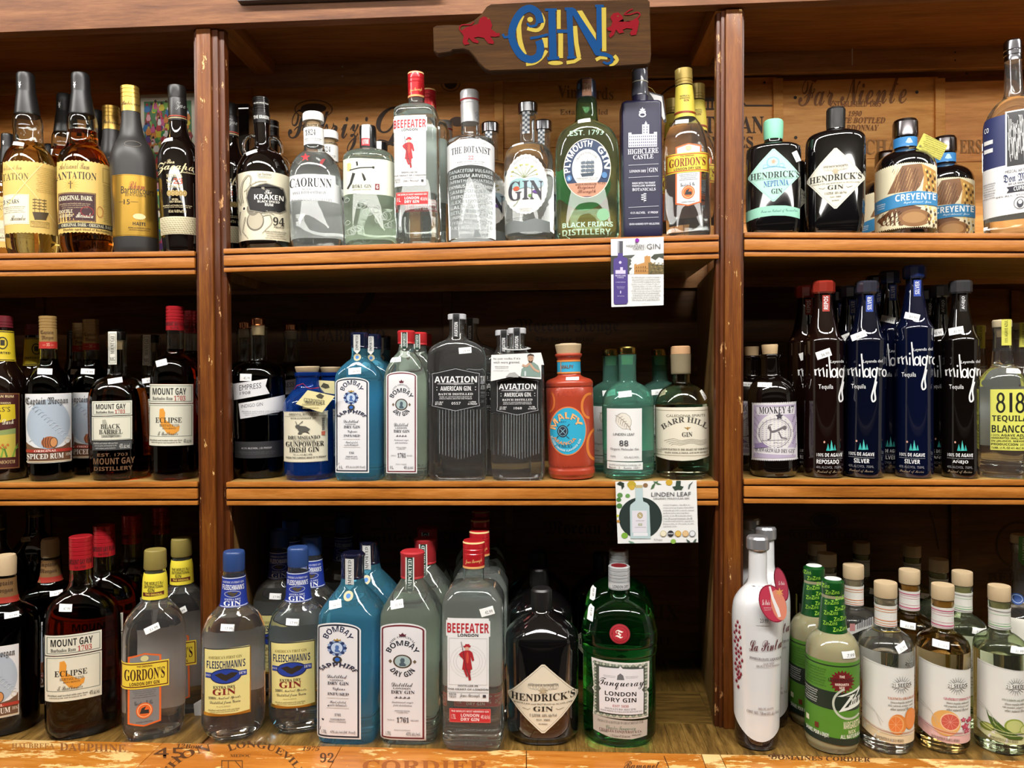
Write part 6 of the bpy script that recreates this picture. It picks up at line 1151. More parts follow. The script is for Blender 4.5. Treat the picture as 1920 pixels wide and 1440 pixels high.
aviation('black_hex_gin_small', (690, 1280), (678, 211), [(182, 1277), (188, 1240), (189, 1000), (190, 620), (188, 500), (172, 445), (125, 400), (85, 385), (60, 350), (52, 320), (54, 290), (56, 250, 's')], 95, (533, 545, 840, 830), '1068', '750 ML', (211, 252, 400))
# coral bottle with blue disc
d = D['coral_gin'] = Bottle('gin_bottle', M8, (1070, 1278), (1043, 320)); CORAL = principled('coral_frosted_glass', Base_Color=lin('#a63e28'), Roughness=0.3, Subsurface_Weight=0.0, Coat_Weight=0.3)
d.body([(158, 1275), (166, 1240), (166, 1215, 's'), (160, 1195), (164, 1180), (166, 1000), (167, 640, 's'), (163, 632), (167, 622), (167, 600), (150, 578), (100, 560), (82, 545), (80, 480), (82, 430), (95, 410), (96, 400), (86, 392, 's')], CORAL)
d.cap([(82, 396), (84, 385), (94, 335), (92, 326), (60, 322), (55, 320)], CORKL, 'stopper', smooth=20); d.sleeve('neck_label', 440, 535, '#2f9cc0'); a = Art(); a.rect(960, 440, 1130, 452, '#d8843c'); a.rect(960, 524, 1130, 535, '#d8843c'); a.text('MALFY', 990, 476, 1080, 500, '#7a4a24', 'bold'); a.rect(990, 440, 994, 535, '#d8843c'); d.art(a, 'neck_lettering', off=1.1)
a = Art(); b = 1040; cy = 935; a.ell(b, cy, 132, 171, '#d97a44', 40); a.ell(b, cy, 124, 162, '#2aa3c6', 40); a.arc('MALFY', b-8, cy+10, 78, 98, -168, -22, 44, '#f0a860', 'bold'); a.arc('MALFY', b-12, cy+12, 78, 98, -168, -22, 40, '#20405c', 'bold'); a.arc('MALFY', b-9, cy+10, 78, 98, -168, -22, 40, '#f2b070', 'bold'); a.text('G.Q.D.I.', b-66, 865, b-8, 876, '#1c4a66', 'bold')
a.ell(b-34, 935, 38, 42, '#1f2c3c'); a.ring(b-34, 935, 30, 34, 3, '#8ab8c8'); a.line([(b-50, 918), (b-18, 952)], 4, '#8ab8c8'); a.line([(b-18, 918), (b-50, 952)], 4, '#8ab8c8'); a.line([(b-80, 885), (b-66, 903)], 4, '#1f2c3c'); a.line([(b+12, 885), (b-4, 903)], 4, '#1f2c3c'); a.line([(b-78, 985), (b-62, 968)], 4, '#1f2c3c'); a.line([(b+10, 985), (b-8, 968)], 4, '#1f2c3c')
a.arc('ARANCIA', b-18, cy+8, 92, 88, 155, 32, 22, '#e89a5a', 'bold'); a.text('(ITALY)', b-92, 1030, b+30, 1052, '#1c4a66', 'serif'); a.arc('BLOOD ORANGE FLAVORED GIN', b-8, cy, 112, 142, 165, 25, 14, '#cfe4ea', 'bold'); d.art(a)
a = Art(); a.ring(1192, 765, 62, 92, 17, '#d2772c', a0=90, a1=285); a.ring(1245, 1040, 78, 118, 18, '#d2772c', a0=80, a1=270); a.ring(905, 730, 50, 80, 14, '#c8642a', a0=-60, a1=80); a.text('ITALY', 945, 655, 1100, 692, '#b0402a', 'sans'); a.text('GQDI', 955, 1172, 1075, 1200, '#b0402a', 'sans'); d.art(a, 'orange_print', off=0.25); d.price(1073, 571, 0, '29.99', w_=90, h_=22)
# round-shouldered stopper gins
d = D['teal_gin'] = Bottle('gin_bottle', M9, (357, 1262), (344, 138))
d.body([(200, 1258), (214, 1225), (216, 1080), (219, 900), (220, 660), (214, 590), (185, 520), (140, 475), (100, 452), (78, 440, 's'), (74, 425), (73, 300), (76, 225), (76, 205, 's')], G_TEAL, fill=632, inset=2.5, cork=(205, 290, 52, flat('#b9b47c', fin='plastic')))
d.cap([(76, 202), (78, 198), (78, 150), (72, 139)], flat('#b9a25a', fin='metal'), 'stopper'); a = Art(); a.rect(176, 660, 465, 1102, '#e2e2e0'); a.rect(178, 1108, 472, 1170, '#dfe2df', sl=4)
lf = [(256, 722), (275, 706), (300, 696), (335, 700), (365, 725), (380, 760), (378, 790), (370, 815), (374, 842), (350, 832), (310, 832), (275, 812), (252, 778), (248, 750)]
a.poly(lf, '#77685a'); a.poly([(314+(x-314)*.96, 768+(y-768)*.96) for x, y in lf], '#ddd8cc'); a.line([(246, 716), (290, 740), (340, 790), (374, 842)], 3.5, '#77685a')
for i in range(6): t_ = i/6; x, y = 262+t_*95, 728+t_*85; a.line([(x, y), (x+30, y-28+8*i)], 2.2, '#8a7b6a'); a.line([(x, y), (x-6, y+40-2*i)], 2.2, '#8a7b6a')
a.text('LINDEN LEAF', 232, 865, 403, 885, '#44444a', 'sans'); a.text('88', 280, 925, 354, 974, '#44444a', 'sans'); a.text('Organic Molecular Gin', 208, 990, 438, 1014, '#44444a', 'sans'); a.text('750ML', 208, 1056, 254, 1070, '#66666a', 'sans'); a.text('43% ALC./VOL.', 320, 1058, 442, 1074, '#55555a', 'sans'); a.text('Distilled and bottled in Cambridge, UK', 198, 1126, 456, 1142, '#44444a', 'sans'); a.text('Batch   2    Bottle  1021', 198, 1148, 440, 1164, '#44444a', 'sans'); d.art(a)
a = Art(); a.rect(150, 660, 570, 1040, '#c4efe0'); d.art(a, 'back_label', back=True); d.price(327, 540, -6, '39.99', w_=108, h_=50)
d = D['waxed_gin'] = Bottle('gin_bottle', M9, (830, 1236), (815, 132))
d.body([(205, 1232), (222, 1195), (226, 1080), (228, 900), (226, 660), (216, 590), (185, 520), (145, 480), (105, 460), (80, 445), (74, 425), (74, 370, 's'), (80, 362), (82, 260), (84, 205, 's')], glass('faint_straw', '#eeeed8'), fill=620, cork=(205, 270, 56, CORK))
d.cap([(84, 200), (84, 160), (82, 140), (72, 132)], flat('#c49a72', fin='plastic'), 'stopper'); d.sleeve('wax_collar', 202, 368, principled('wax', Base_Color=lin('#a89a7c'), Roughness=0.3, Transmission_Weight=0.4))
a = Art(); b = 830; a.rect(b-224, 640, b+224, 1052, '#ddd6c2'); a.poly([(b-224, 1052), (b+224, 1052), (b+110, 1072), (b, 1076), (b-110, 1072)], '#ddd6c2'); a.rect(b-224, 662, b+224, 666, '#8a7a5a', sl=4); a.rect(b-224, 1030, b+224, 1034, '#8a7a5a', sl=6)
a.text('CALEDONIA SPIRITS', 698, 698, 1018, 718, '#55503f', 'sans'); a.arc('BARR HILL', 852, 1180, 330, 420, -123, -58, 44, '#44403a', 'serif'); a.ell(874, 812, 7, 14, '#a88448'); a.poly([(845, 800), (872, 806), (900, 800), (890, 812), (858, 812)], '#a88448'); a.text('GIN', 828, 842, 912, 880, '#44403a', 'serif')
for i in range(4): a.line([(680+i*20, 915+i*12), (760, 895+i*14), (820, 910+i*12), (900, 898+i*10), (980, 912+i*12), (1030, 905+i*10)], 2, '#6a6454')
a.text('LANDCRAFTED IN THE HEART OF VERMONT', 655, 975, 1045, 992, '#55503f', 'serif'); a.text('MADE WITH JUNIPER AND RAW HONEY', 685, 1004, 1040, 1018, '#55503f', 'serif'); a.lines(612, 985, 665, 1015, 2, '#6a6454'); d.art(a); d.price(1012, 540, 62, '31.99', w_=90, h_=40)
# dark squat gin with violet stamp label
d = D['stamp_gin'] = Bottle('gin_bottle', M10, (216, 1248), (186, 502))
d.body([(128, 1245), (136, 1215), (136, 1050), (137, 830), (130, 760), (104, 715), (75, 690), (58, 678), (54, 660), (52, 600), (54, 582), (60, 572), (60, 562), (54, 556, 's')], principled('brown_black_glass', Base_Color=lin('#0a0605'), Roughness=0.04, Coat_Weight=1.0, Coat_Roughness=0.02))
d.cap([(42, 562), (44, 540), (47, 506), (45, 501)], CORK, 'cork')
a = Art(); a.rect(92, 832, 346, 1148, '#dddadc')
for i in range(26): a.ell(94+i*10.1, 831, 4, 4, '#dddadc', 8); a.ell(94+i*10.1, 1149, 4, 4, '#dddadc', 8)
a.rect(102, 842, 336, 1138, '#b3a6be'); a.ell(220, 1000, 100, 110, '#dcd9d6', 32); a.ring(220, 1000, 88, 82, 3, '#55505a', 32); a.ring(220, 1000, 78, 72, 1.5, '#88828c', 32)
a.rect(118, 852, 326, 896, '#d8d4d8'); a.text('MONKEY 47', 132, 850, 322, 890, '#1c1a20', 'serif'); a.star(243, 905, 22, 12, 5, '#44404a'); a.rect(104, 1070, 336, 1110, '#d8d4d8', sl=14); a.text('SCHWARZWALD DRY GIN', 114, 1078, 326, 1100, '#1c1a20', 'serif', sl=14)
a.line([(190, 960), (200, 990), (230, 985), (262, 970), (275, 980)], 13, '#6a6468'); a.line([(198, 985), (195, 1030), (180, 1036)], 8, '#6a6468'); a.line([(240, 990), (255, 1025), (285, 1030)], 8, '#6a6468'); a.ell(272, 970, 12, 12, '#6a6468'); a.line([(192, 962), (182, 975), (186, 955), (206, 950)], 4, '#6a6468'); a.line([(150, 1040), (290, 1036)], 3, '#6a6468'); a.text('47% vol.', 212, 1048, 260, 1056, '#55505a', 'sans')
for i in range(40): a.line([(106+(i*53) % 26, 870+(i*37) % 250), (112+(i*53) % 26, 876+(i*37) % 250)], 2, '#7a6a88'); a.line([(312+(i*53) % 22, 870+(i*37) % 250), (318+(i*53) % 22, 876+(i*37) % 250)], 2, '#7a6a88')
a.poly([(110, 1060), (150, 1050), (190, 1075), (110, 1085)], '#8a78a0'); d.art(a); d.price(161, 728, 3, '59.99', w_=80, h_=26)
# tall tequila towers
def tower(key, base, top, hw, cap_hex, strip, grade, body_hex, y, x0t, yt, ya, tagp, word):
    d = D[key] = Bottle('tequila_bottle', M10, base, top); sh, nk, cb = y
    d.body([(hw*.97, base[1]-3), (hw, base[1]-60), (hw*.98, (base[1]+sh)/2), (hw*.99, sh+20), (hw*1.0, sh+4, 's'), (hw*.96, sh-6, 's'), (hw*.74, sh-50), (hw*.52, nk), (hw*.45, nk-60), (hw*.44, cb, 's')], principled('tower_glass_'+body_hex[1:], Base_Color=lin(body_hex), Roughness=0.03, Coat_Weight=1.0, Coat_Roughness=0.01))
    d.cap([(60, cb+5), (68, cb-5), (69, top[1]+12), (62, top[1])], principled('stopper_'+cap_hex[1:], Base_Color=lin(cap_hex), Roughness=0.08, Coat_Weight=1.0), 'stopper', seg=10, smooth=20)
    cx = d.ax(cb+50); a = Art(); a.poly([(cx-4, cb+15), (cx+38, cb+15), (cx+36, cb+108), (cx-4, cb+108)], strip); a.text(word, cx+4, cb+22, cx+28, cb+96, '#d8d8da', 'bold', rot=90); d.art(a, 'neck_strip')
    a = Art(); L_ = '#ececec'; S_ = 6
    X0, Y0 = x0t, yt
    a.line([(X0, Y0+70), (X0+4, Y0+105)], 9, L_); a.line([(X0+2, Y0+80), (X0+20, Y0+65), (X0+28, Y0+110)], 8, L_); a.line([(X0+28, Y0+80), (X0+44, Y0+62), (X0+52, Y0+112)], 8, L_); a.line([(X0+66, Y0+70), (X0+66, Y0+115)], 8, L_); a.ell(X0+66, Y0+50, 5, 6, L_)
    a.line([(X0+76, Y0-15), (X0+82, Y0+60), (X0+88, Y0+118)], 8, L_); a.ring(X0+105, Y0+92, 17, 26, 8, L_); a.line([(X0+122, Y0+62), (X0+124, Y0+120)], 8, L_); a.ring(X0+146, Y0+92, 16, 26, 8, L_); a.line([(X0+162, Y0+60), (X0+150, Y0+150), (X0+132, Y0+220), (X0+138, Y0+252), (X0+152, Y0+240), (X0+148, Y0+190), (X0+158, Y0+140)], 9, L_); a.line([(X0+172, Y0+65), (X0+174, Y0+110), (X0+172, Y0+80), (X0+186, Y0+68)], 7, L_); a.ring(X0+200, Y0+92, 14, 22, 7, L_)
    a.text('Leyenda del', X0+86, Y0+20, X0+190, Y0+42, L_, 'sans', sl=-4); a.text('Tequila', X0+20, Y0+155, X0+100, Y0+188, L_, 'sans')
    bx_ = ya[0]; by = ya[1]; a.poly([(bx_+62, by-50), (bx_+72, by-10), (bx_+52, by-10)], '#2fa8a0'); a.poly([(bx_+80, by-70), (bx_+92, by-12), (bx_+72, by-10)], '#48bdb4'); a.poly([(bx_+98, by-45), (bx_+106, by-12), (bx_+92, by-12)], '#2fa8a0'); a.ell(bx_+42, by-58, 5, 6, '#d8a08a')
    a.text('100% DE AGAVE', bx_, by+4, bx_+138, by+24, L_, 'bold'); a.rect(bx_-2, by+32, bx_+140, by+34, '#9a9a9c'); a.text(grade, bx_+28 if len(grade) < 7 else bx_, by+40, bx_+112 if len(grade) < 7 else bx_+120, by+64, L_, 'bold'); a.text('40% ALC/VOL  750ML', bx_-2, by+76, bx_+136, by+90, '#8a8a8e', 'sans'); a.text('Product of Mexico', bx_+2, by+100, bx_+132, by+120, '#9a8a70', 'script'); d.art(a, 'printing')
    if tagp: d.price(*tagp)
    return d
tower('reposado_tower', (500, 1256), (497, 144), 116, '#8c2c22', '#9c2e22', 'REPOSADO', '#150806', (480, 320, 212), 452, 575, (462, 1110), (500, 560, -18, '36.99', 84, 44), 'REPOS')
tower('silver_tower', (712, 1258), (728, 146), 118, '#30313c', '#1f3f9a', 'SILVER', '#060a1c', (480, 320, 215), 622, 575, (630, 1108), (682, 458, -20, '36.99', 88, 36), 'SILVER')
tower('silver_tower_tall', (1002, 1263), (1003, 58), 112, '#1c2a58', '#1f3f9a', 'SILVER', '#070d26', (412, 235, 128), 912, 510, (922, 1115), (990, 350, 14, '39.99', 86, 38), 'SILVER')
tower('anejo_tower', (1262, 1268), (1262, 142), 112, '#3a3a3c', '#1c1a18', 'AÑEJO', '#0c0806', (480, 320, 212), 1180, 580, (1192, 1120), (1238, 430, -8, '45.99', 84, 42), 'AÑEJO')
# clear tequila with yellow label
d = D['yellow_label_tequila'] = Bottle('tequila_bottle', M10, (1508, 1262), (1497, 362))
d.body([(130, 1258), (142, 1225), (143, 1190, 's'), (138, 1180), (138, 1000), (137, 760), (130, 700), (104, 660), (78, 640), (66, 620), (58, 540), (54, 440), (57, 430), (57, 405, 's')], G_GIN, n=3.2, d=130, rn=66, fill=540, cork=(405, 460, 36, CORK))
d.cap([(56, 404), (58, 400), (58, 368), (52, 361)], flat('#c8b896', fin='plastic'), 'stopper'); a = Art(); a.rect(1495, 362, 1550, 510, '#d2cf58'); a.text('100% AGAVE AZUL', 1512, 368, 1530, 495, '#55531c', 'bold', rot=90); d.art(a, 'seal_strip', off=3.0)
a = Art(); a.rect(1432, 758, 1642, 1102, '#d8d860'); K2 = '#15150c'; a.ring(1490, 806, 22, 30, 12, K2); a.ring(1490, 858, 26, 34, 12, K2); a.rect(1538, 778, 1554, 888, K2); a.ring(1596, 806, 22, 30, 12, K2); a.ring(1596, 858, 26, 34, 12, K2)
a.text('TEQUILA', 1442, 905, 1640, 945, K2, 'bold'); a.text('BLANCO', 1440, 960, 1630, 1002, K2, 'bold')
for i, t_ in enumerate(('100% AGAVE AZUL', 'HANDCRAFTED, SMALL BATCH', 'IN JALISCO, MEXICO', 'PRODUCCION 2022')): a.text(t_, 1438, 1010+i*17, 1636, 1023+i*17, K2, 'bold')
a.text('750ML 25 FL OZ 40% ALC./VOL.', 1438, 1082, 1636, 1094, K2, 'bold'); d.art(a); d.backlabel(1380, 750, 1600, 1090, '#c9cbc8'); d.price(1562, 655, 4, '44.99', w_=80, h_=28)
# ================================================================== bottom row designs
def bcap(d):
    d.cap([(56, 425), (57, 415), (57, 335), (50, 316)], CORKL, 'cap'); d.sleeve('neck_label', 440, 572, '#7a5a34'); a = Art(); a.text('Captain', -35, 450, 78, 482, '#3a2410', 'frak'); a.text('Morgan', -30, 490, 78, 520, '#3a2410', 'frak'); a.rect(-55, 540, 110, 572, '#9c2a1c'); d.art(a, 'neck_lettering', off=1.1)
capt('portrait_rum_big', B3, (28, 1287), (44, 316), [(180, 1284), (195, 1240), (196, 1000), (196, 740), (188, 670), (160, 625), (110, 595), (78, 575), (64, 540), (56, 470), (54, 425, 's')], bcap, (58, 560), (-150, 790, 106, 1180), True).price(70, 631, -2, '31.99', w_=78, h_=28)
# ribbed blue-cap gin
d = D['ribbed_gin'] = Bottle('gin_bottle', B4, (232, 1305), (232, 270))
d.body([(120, 1300), (150, 1268), (172, 1215), (174, 1160), (173, 1000), (173, 800), (170, 720), (140, 640), (95, 590), (74, 565), (70, 540), (60, 400), (57, 375, 's')], G_GIN, n=2.4, d=135, rn=72, fill=620, flute=(34, 195, 262, 0.03))
d.cap([(58, 378), (60, 370), (60, 284), (58, 275), (54, 270)], flat('#2b4478', fin='plastic'), flute=(44, 0, 900, 0.008)); d.sleeve('neck_label', 408, 570, '#1c3494')
a = Art(); a.rect(160, 408, 305, 412, '#d8dce8'); a.rect(160, 562, 305, 566, '#d8dce8'); a.text("AMERICA'S FIRST GIN", 172, 424, 284, 436, '#c8cce0', 'serif', sl=4); a.text("FLEISCHMANN'S", 172, 444, 286, 472, '#e8eaf0', 'bold', sl=4); a.ring(225, 496, 44, 18, 3, '#b8bcd0'); a.poly([(195, 490), (215, 484), (232, 490), (255, 486), (245, 500), (228, 510), (205, 500)], '#4a4030'); a.text('EXTRA DRY', 182, 520, 268, 530, '#d8dcea', 'serif'); a.text('GIN', 178, 534, 268, 560, '#eef0f6', 'serif'); d.art(a, 'neck_lettering', off=1.1)
a = Art(); a.rect(74, 775, 322, 1142, '#b8943e', 'gold'); a.poly([(74, 775), (316, 770), (316, 1125), (240, 1132), (160, 1130), (74, 1122)], '#ddd48c'); a.rect(74, 775, 79, 1122, '#2a2a30'); a.rect(74, 773, 316, 778, '#2a2a30')
a.text("AMERICA'S FIRST GIN", 98, 814, 274, 830, '#7a6a30', 'serif'); a.text("FLEISCHMANN'S", 90, 840, 292, 882, '#1d2c50', 'bold', sl=0); a.rect(84, 905, 300, 934, '#1d3a94', sl=-4); a.ell(190, 925, 82, 42, '#16224e'); a.ell(190, 925, 76, 37, '#1d3a94'); a.poly([(130, 915), (165, 905), (190, 918), (220, 905), (255, 912), (235, 930), (210, 942), (190, 952), (165, 940), (150, 928)], '#2a241c'); a.text('SINCE', 86, 914, 112, 924, '#d8dcea', 'serif'); a.text('1870', 258, 908, 294, 922, '#d8dcea', 'serif')
a.text('EXTRA DRY', 124, 976, 240, 990, '#3a3428', 'serif'); a.text('GIN', 122, 992, 242, 1026, '#7a1c1c', 'serif'); a.text('100% Neutral Spirits', 100, 1034, 268, 1054, '#2a2c3a', 'script'); a.text('Distilled from Grain', 108, 1058, 266, 1080, '#2a2c3a', 'script'); a.text('40% ALC/VOL (80 PROOF)', 142, 1086, 214, 1094, '#66603c', 'sans'); a.lines(100, 1102, 262, 1124, 2, '#66603c'); d.art(a, off=0.8)
a = Art(); a.rect(90, 760, 390, 1090, '#b9bcbd'); d.art(a, 'back_label', back=True); d.price(198, 664, 6, '17.99', w_=72, h_=36)
# broad green gin with ribbed collar
d = D['green_gin'] = Bottle('gin_bottle', B6, (695, 1335), (693, 347))
d.body([(178, 1332), (196, 1290), (197, 1100), (196, 870), (196, 832, 's'), (203, 822), (203, 790), (199, 780, 's'), (206, 770), (206, 715), (200, 690), (188, 640), (160, 580), (110, 540), (72, 520), (58, 500), (54, 480, 's')], G_GREEN, d=165, n=2.1, rn=60, fill=560, inset=3)
d.screw(58, 347, 476, flat('#c4c6c8', fin='foil'), (372, 395, 412, 432)); a = Art(); a.rect(636, 440, 750, 468, '#c8c8c8'); a.text('LONDON DRY', 660, 446, 745, 464, '#3a3a3e', 'bold'); d.art(a, 'cap_print', on='cap')
d.extra('cap_disc', finish(lathe([(0, d.H-0.4), (15.0, d.H-0.4), (15.0, d.H+0.25), (0, d.H+0.25)], 28), 'cap_disc', 30), flat('#8e2a30', fin='foil')); 
a = Art(); a.ell(697, 686, 54, 54, '#7c1620'); a.ell(697, 686, 50, 50, '#a01e2a'); a.ring(697, 686, 42, 42, 2.5, '#6c1018'); a.text('T', 674, 664, 716, 708, '#e0d8cc', 'frak'); d.art(a, 'wax_seal', off=2.2)
a = Art(); a.poly([(547, 842), (852, 854), (850, 1000), (838, 1012), (848, 1030), (846, 1166), (556, 1160), (562, 1030), (552, 1015), (560, 1000)], '#dedcd6'); x0, y0, x1, y1 = 556, 852, 844, 1158
a.poly([(562, 856), (842, 866), (838, 1156), (566, 1150)], '#4a5248')
for i in range(64):
    u = i/64; per = [(562+u*4*272, 866), (834, 866+(u*4-1)*280), (834-(u*4-2)*266, 1150), (568, 1150-(u*4-3)*280)][int(u*4)]
    a.ell(per[0], per[1], 8, 7, '#b8bcaa' if i % 2 else '#8a9684', 10)
a.poly([(590, 882), (690, 880), (700, 868), (712, 882), (818, 888), (820, 990), (810, 1005), (820, 1020), (818, 1140), (592, 1134), (590, 1020), (600, 1005), (590, 990)], '#e0dde0')
a.poly([(682, 945), (685, 920), (700, 908), (715, 920), (720, 945)], '#6a6a6c'); a.lines(612, 922, 676, 938, 2, '#8a8a8c'); a.lines(726, 922, 790, 938, 2, '#8a8a8c'); a.text('Tanqueray', 586, 940, 822, 1000, '#17171a', 'script'); a.text('LONDON', 620, 1012, 782, 1036, '#17171a', 'bold'); a.text('DRY GIN', 622, 1046, 782, 1070, '#17171a', 'bold'); a.text('EST? 1830', 660, 1084, 742, 1098, '#9c4a44', 'serif'); a.text('SIGNATURE RECIPE', 620, 1104, 780, 1114, '#77777a', 'serif'); a.text('FOUR PERFECTLY BALANCED BOTANICALS', 598, 1118, 812, 1127, '#77777a', 'serif'); d.art(a)
a = Art(); a.poly([(556, 1160), (842, 1180), (840, 1268), (760, 1278), (650, 1272), (558, 1248)], '#b5aea4'); a.text('PRODUCED & BOTTLED IN GREAT BRITAIN FOR', 580, 1180, 820, 1194, '#55504a', 'serif'); a.text('Charles Tanqueray', 625, 1205, 780, 1236, '#4a6a54', 'script'); a.text('CHARLES TANQUERAY & Co.', 590, 1226, 812, 1244, '#55252a', 'serif', sl=4); a.text('1.75 Liters 47.3% alc./vol.', 650, 1254, 752, 1268, '#2a2a2a', 'bold'); a.text('LONDON', 590, 1240, 634, 1248, '#55504a', 'serif'); a.text('ENGLAND', 760, 1252, 806, 1260, '#55504a', 'serif'); d.art(a, 'lower_label'); d.price(542, 605, -84, '40.99', w_=72, h_=32)
# white lacquered liqueur with seeds
d = D['white_liqueur'] = Bottle('liqueur_bottle', B7, (168, 1355), (175, 187)); WL = principled('white_lacquer', Base_Color=lin('#dadbdc'), Roughness=0.12, Coat_Weight=0.8)
prof_ = [(118, 1350), (121, 1320), (122, 1280), (124, 1150), (128, 1000), (134, 800), (138, 640), (130, 560), (105, 510), (75, 475), (55, 450), (49, 410), (48, 300), (47, 262, 's')]
d.body(prof_, principled('dark_base_glass', Base_Color=lin('#16070a'), Roughness=0.03, Coat_Weight=1.0)); 
me_up = []
hs = [h for h in d.table[:, 0]]
bm = bmesh.new(); N_ = 48; rings = []
hl_ = [60]+[h for h in hs if h > 86]
for j, h in enumerate(hl_):
    ring = []
    for i in range(N_):
        t_ = 2*math.pi*i/N_; hh_ = h if j else 44+18*math.cos(t_-2.1)+8*math.cos(2*t_)
        r_, dd_, n_ = d.secat(hh_); ring.append(bm.verts.new(((r_+0.5)*math.cos(t_), (dd_+0.5)*math.sin(t_), hh_)))
    rings.append(ring)
for A_, B_ in zip(rings, rings[1:]):
    for i in range(N_): bm.faces.new((A_[i], A_[(i+1) % N_], B_[(i+1) % N_], B_[i]))
d.extra('white_coating', finish(bm, 'white_coating', 60), WL)
d.cap([(58, 262), (62, 255), (62, 200), (54, 188)], principled('brushed_chrome', Base_Color=lin('#b9b9bd'), Roughness=0.22, Metallic=0.7), 'cap'); a = Art(); SD = '#7c1226'
for (x, y) in ((67, 655), (58, 680), (78, 678), (60, 705), (76, 708), (50, 722), (82, 735), (58, 745), (70, 755), (52, 770), (66, 785), (84, 795), (58, 810), (72, 818), (86, 822), (60, 835), (75, 845), (92, 862), (62, 868), (78, 880), (56, 895), (70, 905), (84, 898), (60, 925), (74, 930), (86, 940), (68, 950), (80, 958), (72, 968), (62, 990), (72, 1018)): a.ell(x, y, 6, 11, SD, 12); a.ell(x-2, y-5, 2.4, 4, '#d8a8b0', 8)
a.text('La Pinta', 130, 735, 300, 795, '#55131f', 'script', sl=-12); a.text('POMEGRANATE LIQUEUR', 132, 825, 296, 842, '#55454a', 'serif', sl=6); a.text('MADE WITH', 202, 855, 258, 864, '#77676a', 'serif'); a.text('100% BLUE AGAVE TEQUILA', 165, 868, 286, 880, '#77676a', 'serif'); a.text('100% DE AGAVE', 176, 1105, 256, 1116, '#77676a', 'serif'); a.text('CONT. NET. 750 ml 18% Alc. Vol.', 118, 1124, 284, 1142, '#77676a', 'serif', sl=6); d.art(a, 'printing', off=0.9)
a = Art(); a.rect(165, 604, 235, 650, '#d2d4d4'); a.text('23.99', 186, 612, 230, 634, '#333333', 'sans'); d.art(a, 'price_tag', off=1.2)
# green-sleeved mix
d = D['green_sleeve_mix'] = Bottle('mixer_bottle', B7, (573, 1375), (580, 416))
MIX = principled('cloudy_mix', Base_Color=lin('#938d6c'), Roughness=0.12, Coat_Weight=0.6, Subsurface_Weight=0.2, Subsurface_Scale=0.02)
d.body([(140, 1370), (148, 1330), (148, 1290), (146, 1000), (148, 850), (142, 790), (118, 745), (82, 715), (68, 700), (62, 600), (60, 440, 's')], MIX)
d.cap([(82, 712), (76, 690), (70, 600), (64, 530), (58, 512), (62, 500), (64, 450), (62, 430), (48, 418)], flat('#14521f', fin='foil'), 'capsule'); a = Art()
for i in range(9): 
    x = 530+(i*53) % 110-8; y = 445+i*29; a.text('ZinZins', x-35, y, x+40, y+24, '#8fc43c', 'bold', sl=-10)
d.art(a, 'capsule_print', on='cap', off=0.4)
d.cap([(46, 420), (46, 416), (44, 415)], flat('#e4e8e4', fin='plastic'), 'cap_disc'); d.parts[-1] = ('cap_disc', d.parts[-1][1], flat('#e4e8e4', fin='plastic'), None)
a = Art(); b = 575; a.rect(b-148, 850, b+148, 1300, '#4f8426', sl=0); a.rect(b-148, 868, b+148, 876, '#1c3018'); a.rect(b-148, 1010, b+148, 1112, '#16261a', sl=12); a.star(628, 958, 68, 52, 20, '#6c1418'); a.text('THE', 614, 922, 642, 936, '#e8d8c8', 'bold'); a.text('AWARD WINNING', 552, 940, 690, 962, '#1a0c0c', 'serif'); a.text('MARGARITA', 592, 966, 664, 980, '#e8d8c8', 'bold'); a.text('MIX', 614, 984, 642, 998, '#e8d8c8', 'bold')
a.ring(672, 1080, 96, 92, 12, '#b9bfae', a0=60, a1=250); a.poly([(600, 1040), (720, 1000), (722, 1020), (668, 1090), (722, 1082), (722, 1100), (610, 1128), (672, 1040)], '#dfe4dc'); a.poly([(612, 1046), (712, 1014), (640, 1104), (660, 1100), (706, 1030)], '#16261a'); a.text('inz', 672, 1030, 722, 1100, '#e4e8e0', 'ital'); a.text('MARGARITA', 636, 1180, 722, 1222, '#dcdcb8', 'bold'); a.text('MIX', 662, 1230, 700, 1250, '#dcdcb8', 'bold'); a.text('ALL NATURAL', 620, 1254, 722, 1276, '#e4e8dc', 'bold'); a.lines(430, 890, 545, 1000, 7, '#38651c'); a.lines(432, 1020, 500, 1100, 6, '#d8dcd4'); a.rect(b-148, 1262, b+148, 1300, '#16261a', sl=20); a.text('SHAKE, POUR & ENJOY!', 440, 1248, 560, 1276, '#e8ece4', 'bold', sl=6); a.rect(440, 1186, 456, 1216, '#e0dcc0'); a.rect(486, 1206, 506, 1236, '#6a2c18'); d.art(a)
a = Art(); a.poly([(625, 788), (692, 786), (700, 828), (634, 826)], '#eceeec'); a.text('7.99', 655, 802, 692, 820, '#444444', 'sans'); d.art(a, 'price_tag', off=1.0)
